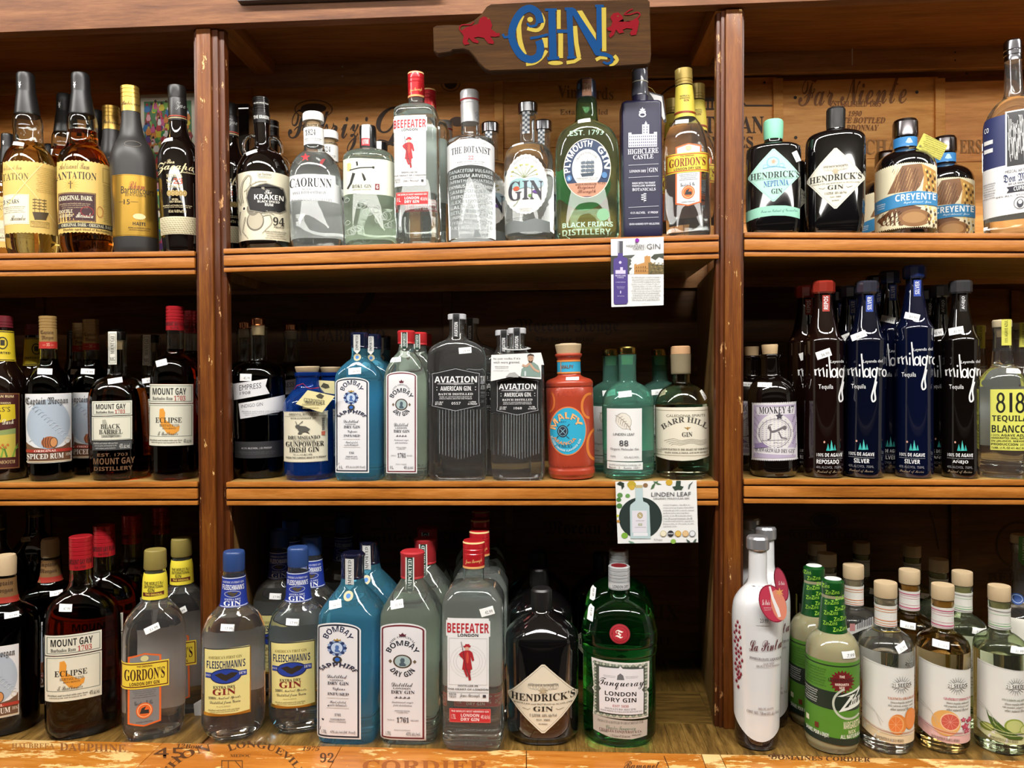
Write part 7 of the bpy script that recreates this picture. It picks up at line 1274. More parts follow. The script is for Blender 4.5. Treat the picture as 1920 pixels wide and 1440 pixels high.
# infused tequilas with wooden discs
def seeds(key, base, top, gm, c1, c2, name_, l2, fruit, band, bandd, tagp):
    d = D[key] = Bottle('tequila_bottle', B7, base, top); bx_ = base[0]; k_ = (base[1]-top[1])/940.0; Y = lambda y: base[1]-(1375-y)*k_
    d.body([(140, Y(1371)), (148, Y(1340)), (149, Y(1300)), (150, Y(1000)), (151, Y(800)), (140, Y(755)), (100, Y(722)), (68, Y(705)), (60, Y(690)), (59, Y(600)), (61, Y(560)), (63, Y(540)), (62, Y(520), 's')], gm, fill=Y(800), cork=(Y(525), Y(565), 52, CORKL))
    d.cap([(62, Y(519)), (64, Y(512)), (64, Y(441)), (62, Y(436))], CORKL, 'stopper', smooth=30); cx = d.ax(Y(600)); 
    d.sleeve('neck_label', Y(560), Y(680), '#d9d6ce'); a = Art()
    for i, (yy, w_, c_) in enumerate(band): a.rect(cx-62, Y(yy), cx+62, Y(yy)+w_, c_, sl=4)
    if bandd:
        for i in range(22): a.ell(cx-60+i*5.8, Y(572)+i*.2, 2.4, 2.6, '#2a2a2a', 6); a.ell(cx-60+i*5.8, Y(668)+i*.2, 2.4, 2.6, '#2a2a2a', 6)
    d.art(a, 'neck_lettering', off=1.1)
    x0 = bx_-125; x1 = bx_+150; y0 = Y(858); y1 = Y(1305); a = Art()
    a.poly([(x0, y0-8), (x0+90, y0+8), (x1, y0+32), (x1, y1+2), (x0+150, y1), (x0+60, y1-18), (x0-4, y1-45)], '#dddcd6'); a.poly([(x0-4, y1-45), (x0+60, y1-18), (x0+150, y1), (x1, y1+2), (x1, y1-40), (x0+150, y1-48), (x0+60, y1-68), (x0-4, y1-98)], c2)
    for i in range(36): a.ell(x0+6+i*7.4, y0+6+i*.7, 2, 2, '#8a8880', 6)
    sx, sy = bx_+80 if False else x1-70, Y(975)
    for i in range(20): t_ = i*math.pi/10+.1; a.line([(sx+22*math.cos(t_), sy+22*math.sin(t_)), (sx+50*math.cos(t_), sy+50*math.sin(t_))], 3, '#4a4a48', w1=1)
    a.rect(sx-52, sy-14, sx+52, sy+12, '#dddcd6'); a.text('21 SEEDS', sx-50, sy-10, sx+50, sy+10, '#2a2a2a', 'bold'); a.text(name_, sx-72, sy+66, sx+66, sy+80, c1, 'serif', sl=4)
    for i, t_ in enumerate(l2): a.text(t_, sx-66+(8 if i != 1 else -4), sy+90+i*18, sx+58, sy+104+i*18, '#77756e', 'ital', sl=2)
    fruit(a, sx, Y(1200)); 
    for i in range(3): a.line([(x0+2, y1-110+i*8), (x0+80, y1-80+i*8), (x0+180, y1-66+i*8), (x1, y1-66+i*8)], 3, c1 if i == 1 else c2)
    a.text('HANDCRAFTED IN JALISCO, MEXICO', x0+70, y1-34, x0+215, y1-16, '#5a4a3a', 'serif', sl=8); a.line([(x0+5, Y(1090)), (x0+60, Y(1130)), (x0+110, Y(1190))], 2, '#b5b2a8'); a.line([(x0+5, Y(1110)), (x0+70, Y(1140)), (x0+100, Y(1210))], 2, '#b5b2a8'); d.art(a)
    d.price(*tagp); return d
def f_or(a, x, y):
    a.ell(x-20, y-4, 46, 58, '#d8823c', 28); a.ell(x-28, y-4, 40, 50, '#e0a468', 28); a.ell(x-30, y-4, 35, 44, '#dd7a3c', 28)
    for i in range(8): t_ = i*math.pi/4; a.line([(x-30, y-4), (x-30+34*math.cos(t_), y-4+42*math.sin(t_))], 1.6, '#e8b080')
    a.ell(x+44, y-30, 28, 60, '#d8823c', 24); a.ell(x+46, y-30, 22, 50, '#e08a4a', 24)
def f_gr(a, x, y):
    a.ell(x-60, y-10, 76, 72, '#dca65c', 32); a.ell(x-38, y-18, 52, 50, '#e6c09a', 30); a.ell(x-38, y-18, 46, 44, '#c85a4a', 30)
    for i in range(10): t_ = i*math.pi/5; a.line([(x-38, y-18), (x-38+44*math.cos(t_), y-18+42*math.sin(t_))], 1.8, '#e0988a')
    for (dx_, dy_, r_) in ((40, 10, 24), (30, -30, 16), (60, -20, 20), (48, 36, 18)): a.star(x+dx_, y+dy_, r_, r_*.5, 5, '#b03a56'); a.ell(x+dx_, y+dy_, r_*.4, r_*.4, '#d06a80', 10)
def f_cu(a, x, y):
    a.ell(x-10, y, 50, 42, '#8a9a3c', 24); a.ell(x-8, y, 42, 34, '#b8c07a', 24); a.ell(x+44, y+22, 26, 26, '#8a9a3c', 20); a.ell(x+44, y+22, 21, 21, '#c0c888', 20); a.ell(x-150, y+25, 40, 22, '#6a7a24', 20); a.ell(x-146, y+22, 32, 14, '#a4ac50', 20)
    P_ = [(x-158, y-78), (x-140, y-40), (x-110, y-30), (x-60, y+10), (x-10, y+40), (x+40, y+66), (x+30, y+76), (x-40, y+70), (x-95, y+45), (x-130, y+5), (x-145, y-30)]; a.poly(P_, '#3f5a1c'); a.line([(x-120, y-10), (x-80, y+20), (x-20, y+50)], 8, '#7c9440', w1=3)
seeds('orange_tequila', (868, 1375), (865, 435), glass('faint_grey', '#e6e8e2', tr=0.98), '#b8683c', '#dcc8a4', 'VALENCIA ORANGE', ('blanco tequila infused', 'with valencia orange and', 'other natural flavor'), f_or, [(575, 4, '#d0743c'), (590, 3, '#d8945c'), (640, 4, '#d0743c'), (655, 3, '#d8945c'), (668, 3, '#c8683c')], False, (948, 768, -28, '31.99', 54, 44))
seeds('pink_tequila', (1167, 1373), (1170, 447), G_WARM, '#b84a5c', '#dcb0ac', 'GRAPEFRUIT HIBISCUS', ('blanco tequila infused', 'with grapefruit, hibiscus and', 'other natural flavor'), f_gr, [(572, 6, '#c0587a'), (586, 2, '#c0587a'), (600, 2, '#d88aa0'), (640, 2, '#d88aa0'), (656, 7, '#c0587a'), (670, 2, '#c0587a')], False, (1160, 758, 3, '31.99', 90, 34))
seeds('green_tequila', (1480, 1380), (1473, 455), glass('faint_green', '#dce8ca', tr=0.98), '#4a5a34', '#c9cc9a', 'CUCUMBER JALAPEÑO', ('blanco tequila infused', 'with cucumber, jalapeño and', 'other natural flavor'), f_cu, [(590, 3, '#a8c8a4'), (640, 3, '#a8c8a4'), (654, 4, '#6fae6a')], True, (1572, 784, 10, '31.99', 78, 34))
d = D['green_strip_tequila'] = Bottle('tequila_bottle', B7, (1640, 1290), (1583, 184))
d.body([(170, 1286), (182, 1250), (182, 1000), (180, 800), (168, 700), (120, 640), (78, 620), (62, 590), (58, 500), (60, 430), (62, 410), (58, 400), (58, 300), (62, 280), (62, 240, 's')], G_GIN, fill=640, cork=(235, 300, 44, CORKL))
d.cap([(58, 236), (60, 230), (60, 195), (54, 183)], CORKL, 'stopper'); a = Art(); a.poly([(1572, 186), (1640, 186), (1640, 345), (1602, 372), (1574, 340)], '#4f8a44'); a.text('JALAPEÑO', 1590, 195, 1614, 340, '#d8e4cc', 'serif', rot=90); d.art(a, 'seal_strip', off=2.0); a = Art(); a.ell(1575, 590, 38, 34, '#2c4a86'); a.ring(1575, 590, 30, 26, 3, '#a8b8d0'); a.rect(1540, 690, 1720, 1200, '#d8d6ca'); d.art(a)
# ================================================================== bottles standing in front, where the photograph has them
F = front; R = rear
d = D['dark_cap_rum'] = Bottle('rum_bottle', B3, (210, 1290), (185, 121))
d.body([(150, 1287), (165, 1230), (167, 1000), (167, 560), (160, 480), (130, 420), (90, 370), (66, 330), (60, 290), (58, 225, 's')], DKG, d=120, n=2.2, rn=64)
d.screw(60, 121, 225, flat('#4a4632', fin='foil'), (140, 155, 170, 185)); a = Art(); a.text('CRUZAN', 150, 215, 235, 230, '#c8b070', 'bold'); d.art(a, 'cap_print', on='cap'); d.price(128, 368, -6, '21.99', w_=60, h_=28)
d = D['slim_dark'] = Bottle('rum_bottle', M6, (765, 1237), (765, 217))
d.body([(95, 1234), (100, 1150), (100, 800), (98, 620), (80, 520), (56, 430), (52, 330), (50, 285, 's')], DKG)
d.screw(50, 217, 285, flat('#26201c', fin='foil'), (235, 255)); a = Art(); a.rect(700, 700, 830, 1000, '#8a8270'); d.art(a)
F('pale_rum', 'T', 'pale gold rum bottle with black flared capsule, leftmost on the top shelf', name='rum_bottle', dx=-0.002)
F('amber_rum', 'T', 'amber rum bottle with black flared capsule and maroon box on a yellow label', name='rum_bottle', dx=0.001)
F('matt_rum', 'T', 'matt black rum bottle with gold screw cap and tall gold label', name='rum_bottle')
F('band_rum', 'T', 'black rum bottle with a woven cream band, beside the left post on the top shelf', name='rum_bottle', dx=-0.003)
F('loop_rum', 'T', 'black rum bottle with glass neck loops and a cream octopus label', name='rum_bottle')
F('collar_gin', 'T', 'clear gin bottle with white collar cap, red star and wide white label')
F('hex_gin', 'T', 'short faceted gin bottle with black cap and brush strokes on a cream label')
F('red_square', 'T', 'tall square clear gin bottle with red cap and red-coated guard label on the top shelf')
F('embossed_gin', 'T', 'clear cylindrical gin bottle with silver capsule and rows of embossed lettering')
F('disc_gin', 'T', 'clear gin bottle with scalloped white disc label and silver stopper')
F('oval_gin', 'T', 'green-tinted gin flask with dark blue oval ship label')
F('indigo_square', 'T', 'tall indigo rectangular gin bottle with white castle drawing and grey cap')
F('bar_gin', 'T', 'gold-capped clear gin bottle with yellow bar label, beside the right post on the top shelf')
F('mint_diamond', 'T', 'black apothecary gin bottle with mint cap and mint diamond label')
F('cream_diamond', 'T', 'black apothecary gin bottle with cream diamond label on the top shelf')
F('wrap_mezcal', 'T', 'squat black mezcal bottle with brown drawing and blue band, beside the yellow tag', name='mezcal_bottle')
F('navy_mezcal', 'T', 'tall clear mezcal bottle with navy and white label at the top right edge', name='mezcal_bottle')
F('yellow_neck_rum', 'M', 'dark rum bottle with maroon cap and bright yellow neck label at the left edge', name='rum_bottle', dx=-0.003)
F('portrait_rum', 'M', 'dark spiced rum bottle with barrel and sea label, front one on the middle shelf', name='rum_bottle')
F('barrel_rum', 'M', 'round-shouldered amber rum bottle with paper seal strip over its dark stopper', name='rum_bottle')
F('eclipse_rum', 'M', 'red-capped rum bottle with orange island print, beside the left post on the middle shelf', name='rum_bottle', dx=-0.002)
F('indigo_gin', 'M', 'near-black indigo gin bottle with copper stopper and slanted white ribbon labels, front one', Yf=0.033)
F('fluted_gin', 'M', 'fluted cobalt blue gin bottle with flared wooden stopper and cream hare label')
F('sapphire_gin', 'M', 'sky blue square gin bottle with arched white label, front one on the middle shelf')
F('pale_dry_gin', 'M', 'pale green square gin bottle with red cap, front one on the middle shelf')
F('black_hex_gin', 'M', 'wide flat-sided clear gin bottle with black hexagonal label, the larger of two')
F('black_hex_gin_small', 'M', 'smaller flat-sided clear gin bottle with black hexagonal label, wearing the white neck card')
F('coral_gin', 'M', 'coral orange frosted gin bottle with round blue label and wooden stopper')
F('teal_gin', 'M', 'teal gin bottle with gold stopper and white leaf label, above the botanical card', dz=0.0)
F('waxed_gin', 'M', 'pale gin bottle with waxed neck and wide cream bee label beside the right post')
F('stamp_gin', 'M', 'squat black gin bottle with cork and violet stamp-shaped label, front one')
F('reposado_tower', 'M', 'tall dark tequila bottle with red-brown faceted stopper, front one', name='tequila_bottle')
F('silver_tower', 'M', 'tall dark blue tequila bottle with white script, left of the tallest one', name='tequila_bottle')
F('silver_tower_tall', 'M', 'tallest dark blue tequila bottle with white script and blue stopper, front one', name='tequila_bottle')
F('anejo_tower', 'M', 'tall near-black tequila bottle with clear grey faceted stopper, front one', name='tequila_bottle')
F('yellow_label_tequila', 'M', 'clear tequila bottle with square yellow label at the right edge of the middle shelf', name='tequila_bottle')
F('portrait_rum_big', 'B', 'large spiced rum bottle with wooden-look cap at the bottom left edge', name='rum_bottle', dx=-0.004)
F('eclipse_rum_big', 'B', 'large red-capped rum bottle with orange island print, front one on the bottom deck', name='rum_bottle')
F('bar_gin_big', 'B', 'large clear gin bottle with olive cap and yellow bar label, front one')
F('ribbed_gin', 'B', 'large ribbed clear gin bottle with blue cap, front left one beside the left post')
F('sapphire_gin_big', 'B', 'large sky blue square gin bottle, front one on the bottom deck', dx=-0.001)
F('pale_dry_gin_big', 'B', 'large pale green square gin bottle with red cap, front one on the bottom deck', dx=0.001)
F('red_square_big', 'B', 'large square red-capped gin bottle standing forward on the counter edge', dz=0.0027)
F('cream_diamond_big', 'B', 'large black apothecary gin bottle with cream diamond label, front one on the bottom deck')
F('green_gin', 'B', 'large dark green gin bottle with red wax seal and silver cap, front one')
F('white_liqueur', 'B', 'white liqueur bottle with red seed print and chrome cap, front one beside the right post', name='liqueur_bottle')
F('green_sleeve_mix', 'B', 'green-sleeved margarita mix bottle with cloudy contents, front one', name='mixer_bottle')
F('orange_tequila', 'B', 'clear flavoured tequila bottle with orange halves on its label, front one', name='tequila_bottle')
F('pink_tequila', 'B', 'amber flavoured tequila bottle with grapefruit and pink flower label, front one', name='tequila_bottle', dx=0.001)
F('green_tequila', 'B', 'greenish flavoured tequila bottle with cucumber and pepper label, front one at the right edge', name='tequila_bottle', dx=0.002)
# ------------------------------------------------------------------ the rows behind them
R('amber_rum', 122, 170, 'black-capsuled rum bottle in second row between the two yellow-labelled bottles', row=1)
R('amber_rum', 180, 195, 'rum bottle with black flared capsule in the third row, right of the maroon-box label', row=2)
R('pale_rum', 14, 238, 'small rum bottle with black capsule behind the leftmost pale gold bottle', row=1.2, k=0.76)
R('pale_rum', 93, 256, 'small black-capsuled rum bottle behind, to the right of the pale gold bottle', row=2.2, k=0.76)
R('matt_rum', 208, 193, 'matt black rum bottle with gold cap, behind the front matt black one', row=1.1)
R('band_rum', 431, 208, 'black rum bottle with woven cream band, right of the left post behind the octopus label', row=1.2)
R('loop_rum', 509, 208, 'black rum bottle with glass neck loops, second in line on the top shelf', row=1.25)
R('collar_gin', 616, 243, 'clear gin bottle with white collar cap, behind the front one of its kind', row=1.1)
R('hex_gin', 712, 266, 'short faceted gin bottle with black cap, behind the front faceted one', row=1.1)
R('red_square', 803, 167, 'square red-capped clear gin bottle on the top shelf, behind the front one', row=1.05)
R('embossed_gin', 836, 226, 'silver-capsuled embossed gin bottle, second row between red cap and silver capsule', row=1.1)
R('disc_gin', 915, 252, 'clear gin bottle with scalloped disc label, behind and left of the front disc label', row=1.1)
R('disc_gin', 1018, 211, 'clear gin bottle with silver stopper, behind and right of the front disc label', row=1.1)
R('bar_gin', 1262, 193, 'gold-capped clear gin bottle behind, between indigo bottle and yellow bar label', row=1.5)
R('bar_gin', 1306, 150, 'gold-capped clear gin bottle right behind the front one by the right post', row=1.1)
R('cream_diamond', 1473, 260, 'small black gin bottle behind, between the mint and the cream diamond labels', row=1.2, k=0.82)
R('wrap_mezcal', 1771, 248, 'squat black mezcal bottle with silver cap, second row right of the yellow tag', row=0.95)
R('wrap_mezcal', 1661, 279, 'squat black mezcal bottle with silver cap, third row left of the front one', row=1.9)
R('yellow_neck_rum', 66, 600, 'dark rum bottle with yellow neck label, second row near the left edge', row=1.1, k=0.97)
R('portrait_rum', 170, 597, 'dark spiced rum bottle, second row, with barrel label half hidden', row=1.05)
R('portrait_rum', 150, 600, 'dark spiced rum bottle in the third row behind the barrel labels', row=2.1)
INFO['slim_dark'] = (INFO['portrait_rum'][0], INFO['portrait_rum'][1], 'M', 'rum_bottle', D['slim_dark'], INFO['portrait_rum'][5])
R('slim_dark', 137, 604, 'slim dark rum bottle in the hindmost row behind the barrel labels', row=4.4)
R('barrel_rum', 270, 625, 'rum bottle with paper seal strip, second row right of the front one', row=1.05)
R('barrel_rum', 297, 627, 'rum bottle with paper seal strip, third row beside the red caps', row=2.1)
R('slim_dark', 222, 603, 'slim black rum bottle with dark cap, at the back behind the paper seal strip', row=4)
R('eclipse_rum', 357, 581, 'red-capped rum bottle on the middle shelf, behind the front one by the left post', row=1.05)
R('indigo_gin', 454, 607, 'near-black gin bottle with copper stopper, behind and left of the front one', row=1.02)
R('indigo_gin', 467, 606, 'near-black gin bottle with copper stopper, third row behind the front one', row=2.05)
R('indigo_gin', 546, 607, 'near-black gin bottle with copper stopper, second row behind the cobalt bottle', row=1.25)
R('fluted_gin', 622, 690, 'fluted cobalt blue gin bottle behind the front cobalt one', row=1.05)
R('sapphire_gin', 699, 627, 'sky blue square gin bottle, second in line on the middle shelf', row=1.02)
R('sapphire_gin', 720, 629, 'sky blue square gin bottle, third in line on the middle shelf', row=2.04)
R('pale_dry_gin', 785, 625, 'pale green square gin bottle with red cap, second in line on the middle shelf', row=1.02)
R('pale_dry_gin', 795, 626, 'pale green square gin bottle with red cap, third in line on the middle shelf', row=2.1)
R('black_hex_gin', 881, 594, 'wide flat-sided clear gin bottle, behind the larger black hexagonal label', row=1.1)
R('black_hex_gin_small', 945, 625, 'flat-sided clear gin bottle, behind and left of the one with the white neck card', row=1.15)
R('teal_gin', 1145, 653, 'teal gin bottle with gold stopper, second row left, behind the front one', row=1.03)
R('teal_gin', 1237, 653, 'teal gin bottle with gold stopper, second row between leaf and bee labels', row=1.35)
R('stamp_gin', 1409, 651, 'squat black gin bottle with cork, behind the violet stamp label', row=1.05)
R('reposado_tower', 1511, 535, 'tall dark tequila bottle with red-brown stopper, second row', row=1.05)
R('silver_tower', 1594, 537, 'tall dark blue tequila bottle, second row left of the front blue one', row=1.05)
R('silver_tower', 1573, 540, 'tall dark blue tequila bottle, third row behind the red-brown stopper', row=2.1)
R('silver_tower_tall', 1669, 510, 'tallest kind of blue tequila bottle, second row', row=1.05)
R('silver_tower_tall', 1643, 518, 'tallest kind of blue tequila bottle, third row', row=2.1)
R('anejo_tower', 1763, 535, 'near-black tequila bottle with grey stopper, second row', row=1.05)
R('anejo_tower', 1739, 542, 'near-black tequila bottle with grey stopper, third row', row=2.1)
R('yellow_label_tequila', 1832, 603, 'clear tequila bottle with yellow seal strip, behind and left of the front yellow label', row=1.3)
R('yellow_label_tequila', 1912, 605, 'clear tequila bottle with light stopper, behind and right of the front yellow label', row=1.2)
s_, Yc_, sh_, nm_, dd_, sw_ = INFO['eclipse_rum_big']; INFO['dark_cap_rum'] = (s_, Yc_, 'B', 'rum_bottle', D['dark_cap_rum'], sw_)
R('portrait_rum_big', 94, 1010, 'large spiced rum bottle with wooden-look cap, second row')
R('dark_cap_rum', 66, 972, 'tall dark rum bottle with olive-black cap, third row near the left edge', Y=0.21, k=0.985)
R('dark_cap_rum', -6, 995, 'tall dark rum bottle with olive-black cap, cut by the left edge', Y=0.13, k=0.95)
R('eclipse_rum_big', 195, 987, 'large red-capped rum bottle, second in line on the bottom deck')
R('eclipse_rum_big', 247, 965, 'large red-capped rum bottle, third in line on the bottom deck')
R('eclipse_rum_big', 302, 950, 'large red-capped rum bottle, fourth and hindmost on the bottom deck')
R('bar_gin_big', 340, 1009, 'large clear gin bottle with olive cap, second row beside the left post')
R('ribbed_gin', 560, 1030, 'large ribbed clear gin bottle with blue cap, front right one', Y=INFO['ribbed_gin'][1]+0.028, fr=2)
R('ribbed_gin', 484, 1005, 'large ribbed gin bottle with blue cap, second row behind the left one')
R('ribbed_gin', 513, 975, 'large ribbed gin bottle with blue cap, third row behind the left one')
R('ribbed_gin', 594, 1008, 'large ribbed gin bottle with blue cap, second row behind the right one')
R('ribbed_gin', 615, 975, 'large ribbed gin bottle with blue cap, third row behind the right one')
R('sapphire_gin_big', 686, 1012, 'large sky blue square gin bottle, second in line on the bottom deck')
R('pale_dry_gin_big', 791, 1009, 'large pale green square gin bottle with red cap, second in line on the bottom deck')
R('pale_dry_gin_big', 802, 988, 'large pale green square gin bottle with red cap, third in line on the bottom deck', row=2.02)
R('red_square_big', 899, 998, 'large square red-capped gin bottle, second in line behind the forward one')
R('red_square_big', 901, 981, 'large square red-capped gin bottle, third in line', row=2.02)
R('red_square_big', 900, 960, 'large square red-capped gin bottle, fourth and hindmost', row=3.02)
R('cream_diamond_big', 1011, 1068, 'large black apothecary gin bottle, second in line on the bottom deck')
R('cream_diamond_big', 1010, 1033, 'large black apothecary gin bottle, third in line on the bottom deck', row=2.02)
R('cream_diamond_big', 1128, 1036, 'large black apothecary gin bottle at the back, left of the silver caps', row=2.02)
R('green_gin', 1160, 1031, 'large dark green gin bottle with silver cap, behind the front one', row=1.0)
R('white_liqueur', 1437, 987, 'white liqueur bottle with chrome cap, second row')
R('white_liqueur', 1404, 970, 'white liqueur bottle with chrome cap, third row half behind the right post', row=2.0)
R('green_sleeve_mix', 1523, 1060, 'green-sleeved margarita mix bottle, second row, behind and left of the front one')
R('orange_tequila', 1600, 1060, 'flavoured tequila bottle with orange-striped neck, second row')
R('orange_tequila', 1550, 1037, 'flavoured tequila bottle with orange-striped neck, third row above the green sleeves')
R('orange_tequila', 1532, 1018, 'flavoured tequila bottle with orange-striped neck, hindmost row', row=3.0)
R('pink_tequila', 1705, 1068, 'flavoured tequila bottle with pink-striped neck, second row')
R('green_tequila', 1804, 1071, 'flavoured tequila bottle with green-striped neck, second row right')
R('green_tequila', 1760, 1048, 'flavoured tequila bottle with green-striped neck, third row right')
R('green_tequila', 1710, 1022, 'flavoured tequila bottle with green-striped neck, hindmost, centre of the right bay', row=3.0)
R('green_tequila', 1615, 1016, 'flavoured tequila bottle with green-striped neck, hindmost, behind the orange-striped ones', row=3.0)
F('green_strip_tequila', 'B', 'clear tequila bottle with green pepper seal strip at the right edge', name='tequila_bottle', Yf=0.07, dx=0.0)
settle()
# ------------------------------------------------------------------ boxes behind the bottles
def carton(x0, x1, ytop, Y, dep, sh, mat, label, art=None, o=None):
    a, b = U(x0, ytop, Y), U(x1, ytop, Y); z0 = shelf_z(sh, (a[0]+b[0])/2)+0.0006
    r = empty('gift_box', ((a[0]+b[0])/2, Y+dep/2, z0), label, 'box'); W_ = (b[0]-a[0])/2; H_ = a[2]-z0
    obj('carton', box(-W_, W_, -dep/2, dep/2, 0, H_, 0.0012), mat, r)
    obj('lid_flap', box(-W_-0.0003, W_+0.0003, -dep/2-0.0003, dep/2+0.0003, H_-0.012, H_+0.0004, 0.0006), mat, r)
    if art:
        f = lambda P, lay: np.stack([(P[:, 0]*2-1)*W_*0.98, np.full(len(P), -dep/2-0.0006)-lay*0.0012, (1-P[:, 1])*H_*0.98], 1); obj('print', art.flatmesh(f, 'print'), None, r)
carton(421, 466, 196, 0.245, 0.085, 'T', K_BLK, 'glossy black gift box at the back, right of the left post')
A = Art(); A.rect(0, 0, 1, 1, '#cfc7b4'); rr = random.Random(5); CC = ['#b8323a', '#d8c23a', '#3a8a4a', '#e6e2dc', '#c85a8a', '#5a3a7a', '#2f6fa8', '#d8843c', '#8a2a2a', '#7fb04a', '#e0a0a8']
A.rect(0.06, 0.02, 0.94, 0.93, '#4a7a4c')
for i in range(380):
    x, y = rr.random()*.82+.09, 0.03+rr.random()*.88; c_ = rr.choice(CC); s_ = .035+.03*rr.random()
    A.poly([(x-s_, y+.018), (x-s_*.5, y-.006), (x+s_*.5, y-.006), (x+s_, y+.018), (x+s_*.6, y+.032), (x-s_*.7, y+.032)], c_); A.ell(x, y-.012, .022, .0085, rr.choice(['#3a2014', '#4a2a1a', '#c8a04a', '#b8323a', '#e6e2dc']), 8)
carton(263, 366, 178, 0.262, 0.075, 'T', flat('#b8a88a'), 'tall gift box printed with a crowd in bright clothes, behind the matt black bottle', A)
# ------------------------------------------------------------------ cards and tags
def card(name, label, cat, outline, Y, art, col='#e2e2e0', o=(0, 0, 1.0), th=0.0008, tilt=0.0, extra=None):
    P0 = [U(o[0]+x/o[2], o[1]+y/o[2], Y) for x, y in outline]; c = sum(P0)/len(P0)
    zt_ = max(p[2] for p in P0)
    def sh(p): return (p[0], p[1]+(p[2]-zt_)*tilt, p[2])
    r = empty(name, tuple(c), label, cat); bm = bmesh.new(); fc = bm.faces.new([bm.verts.new(sh(p)) for p in P0]); g = bmesh.ops.extrude_face_region(bm, geom=[fc])
    for v in g['geom']:
        if isinstance(v, bmesh.types.BMVert): v.co.y += th
    bmesh.ops.recalc_face_normals(bm, faces=bm.faces); q = obj('card', finish(bm, 'card'), flat(col), r); q.location = -Vector(c)
    if art:
        f = lambda P, lay: np.array([np.array(sh(U(o[0]+p[0]/o[2], o[1]+p[1]/o[2], Y)))-np.array([0, 0.0003+l*0.0009, 0]) for p, l in zip(P, lay)]); q = obj('print', art.flatmesh(f, 'print'), None, r); q.location = -Vector(c)
    return r, c
def addto(rc, name, me, mat): q = obj(name, me, mat, rc[0]); q.location = -Vector(rc[1]); return q
def cord(pts, rad, n=6):
    bm = bmesh.new(); prev_ = None; P = [Vector(tuple(map(float, p))) for p in pts]
    for i, p in enumerate(P):
        t_ = (P[min(i+1, len(P)-1)]-P[max(i-1, 0)]).normalized(); a_ = t_.orthogonal().normalized(); b_ = t_.cross(a_); rg = [bm.verts.new(p+(a_*math.cos(2*math.pi*k/n)+b_*math.sin(2*math.pi*k/n))*rad) for k in range(n)]
        if prev_:
            for k in range(n): bm.faces.new((prev_[k], prev_[(k+1) % n], rg[(k+1) % n], rg[k]))
        prev_ = rg
    return finish(bm, 'cord', 60)
H1 = (1120, 430, 9.0)
A = Art(); A.rect(228, 445, 540, 758, '#3a3c38'); A.poly([(450, 440), (640, 430), (560, 500), (590, 560), (530, 640), (590, 650), (545, 700), (470, 758)], '#4a4e48'); A.poly([(520, 500), (860, 430), (1118, 420), (1118, 750), (540, 757), (560, 700), (600, 650), (560, 560), (600, 500)], '#cdd0d2')
A.poly([(620, 755), (622, 590), (660, 580), (664, 600), (795, 560), (795, 460), (830, 450), (838, 430), (850, 455), (892, 450), (896, 550), (960, 590), (960, 755)], '#b8864a')
for i in range(5): A.rect(650+i*38, 620+(4-i)*3, 668+i*38, 650, '#7a5226'); A.rect(650+i*38, 680, 668+i*38, 712, '#7a5226')
A.rect(625, 655, 860, 661, '#8a6230'); A.rect(625, 715, 860, 721, '#8a6230'); A.poly([(860, 560), (960, 590), (1118, 600), (1118, 752), (860, 755)], '#6a5a38'); A.poly([(900, 480), (960, 420), (1118, 405), (1118, 500), (1040, 470), (980, 520)], '#3f4438')
for i in range(26): A.ell(900+(i*47) % 215, 560+(i*31) % 180, 16, 10, '#4a4a30' if i % 2 else '#8a7a4a', 8)
A.poly([(346, 200), (430, 198), (430, 445), (440, 470), (495, 482), (510, 520), (515, 1225), (495, 1262), (290, 1268), (275, 1240), (272, 530), (285, 492), (340, 475), (346, 430)], '#4a3a80'); A.poly([(346, 200), (430, 198), (430, 400), (346, 405)], '#4a4a52'); A.rect(350, 205, 370, 400, '#9a9aa2')
A.rect(305, 690, 475, 752, '#c8c0e0'); A.rect(385, 640, 430, 700, '#c8c0e0'); A.text('HIGHCLERE', 300, 770, 480, 795, '#d8d2ea', 'serif'); A.text('CASTLE', 335, 800, 445, 826, '#d8d2ea', 'serif'); A.text('LONDON DRY|GIN', 310, 885, 475, 905, '#c8c0e0', 'serif'); A.lines(325, 960, 465, 1010, 3, '#b8b0d8'); A.ell(385, 560, 22, 24, '#c8c0e0'); A.ell(392, 1060, 10, 26, '#c8c0e0'); A.text('43.5% ALC/VOL', 335, 1120, 455, 1135, '#c8c0e0')
A.text('HIGHCLERE', 487, 258, 795, 302, '#5a5a5e', 'sans'); A.text('CASTLE', 598, 308, 795, 346, '#5a5a5e', 'sans'); A.rect(812, 235, 815, 345, '#77777a'); A.text('GIN', 832, 245, 1062, 335, '#5a5a5e', 'sans')
WL_ = ['This handcrafted spirit is distilled in England at', "oldest gin distillery using botanicals grown", 'FOR CENTURIES in Highclere Historic Home', 'Gardens. Known to so many TV fans as', '"Downton Abbey" it is one of the most', 'recognizable castles in the world. A reserved', 'and silky smooth taste. Citrus of orange with notes', 'of various and juniper also introduced juniper', 'on the mid-palate with gentle spices and florals.', 'A long lasting velvety smooth finish.']
for i, t_ in enumerate(WL_): A.text(t_, 570+(i % 3)*12, 798+i*38, 1070-(i % 2)*20, 822+i*38, '#6a6a70', 'serif', sl=-4)
A.text('The winner of 31 gold MEDALS!', 583, 1180, 1052, 1206, '#3a3a3e', 'serif', sl=-6); A.text('www.highclere.com', 735, 1245, 890, 1258, '#8a8a8e', 'sans')
rc = card('info_card', 'white card with purple bottle and castle photo pinned to the top shelf edge', 'card', [(228, 165), (1120, 128), (1118, 1280), (238, 1312)], -0.003, A, o=H1)
bm = bmesh.new(); q = Vector(U(1120+665/9, 430+200/9, -0.006)); 
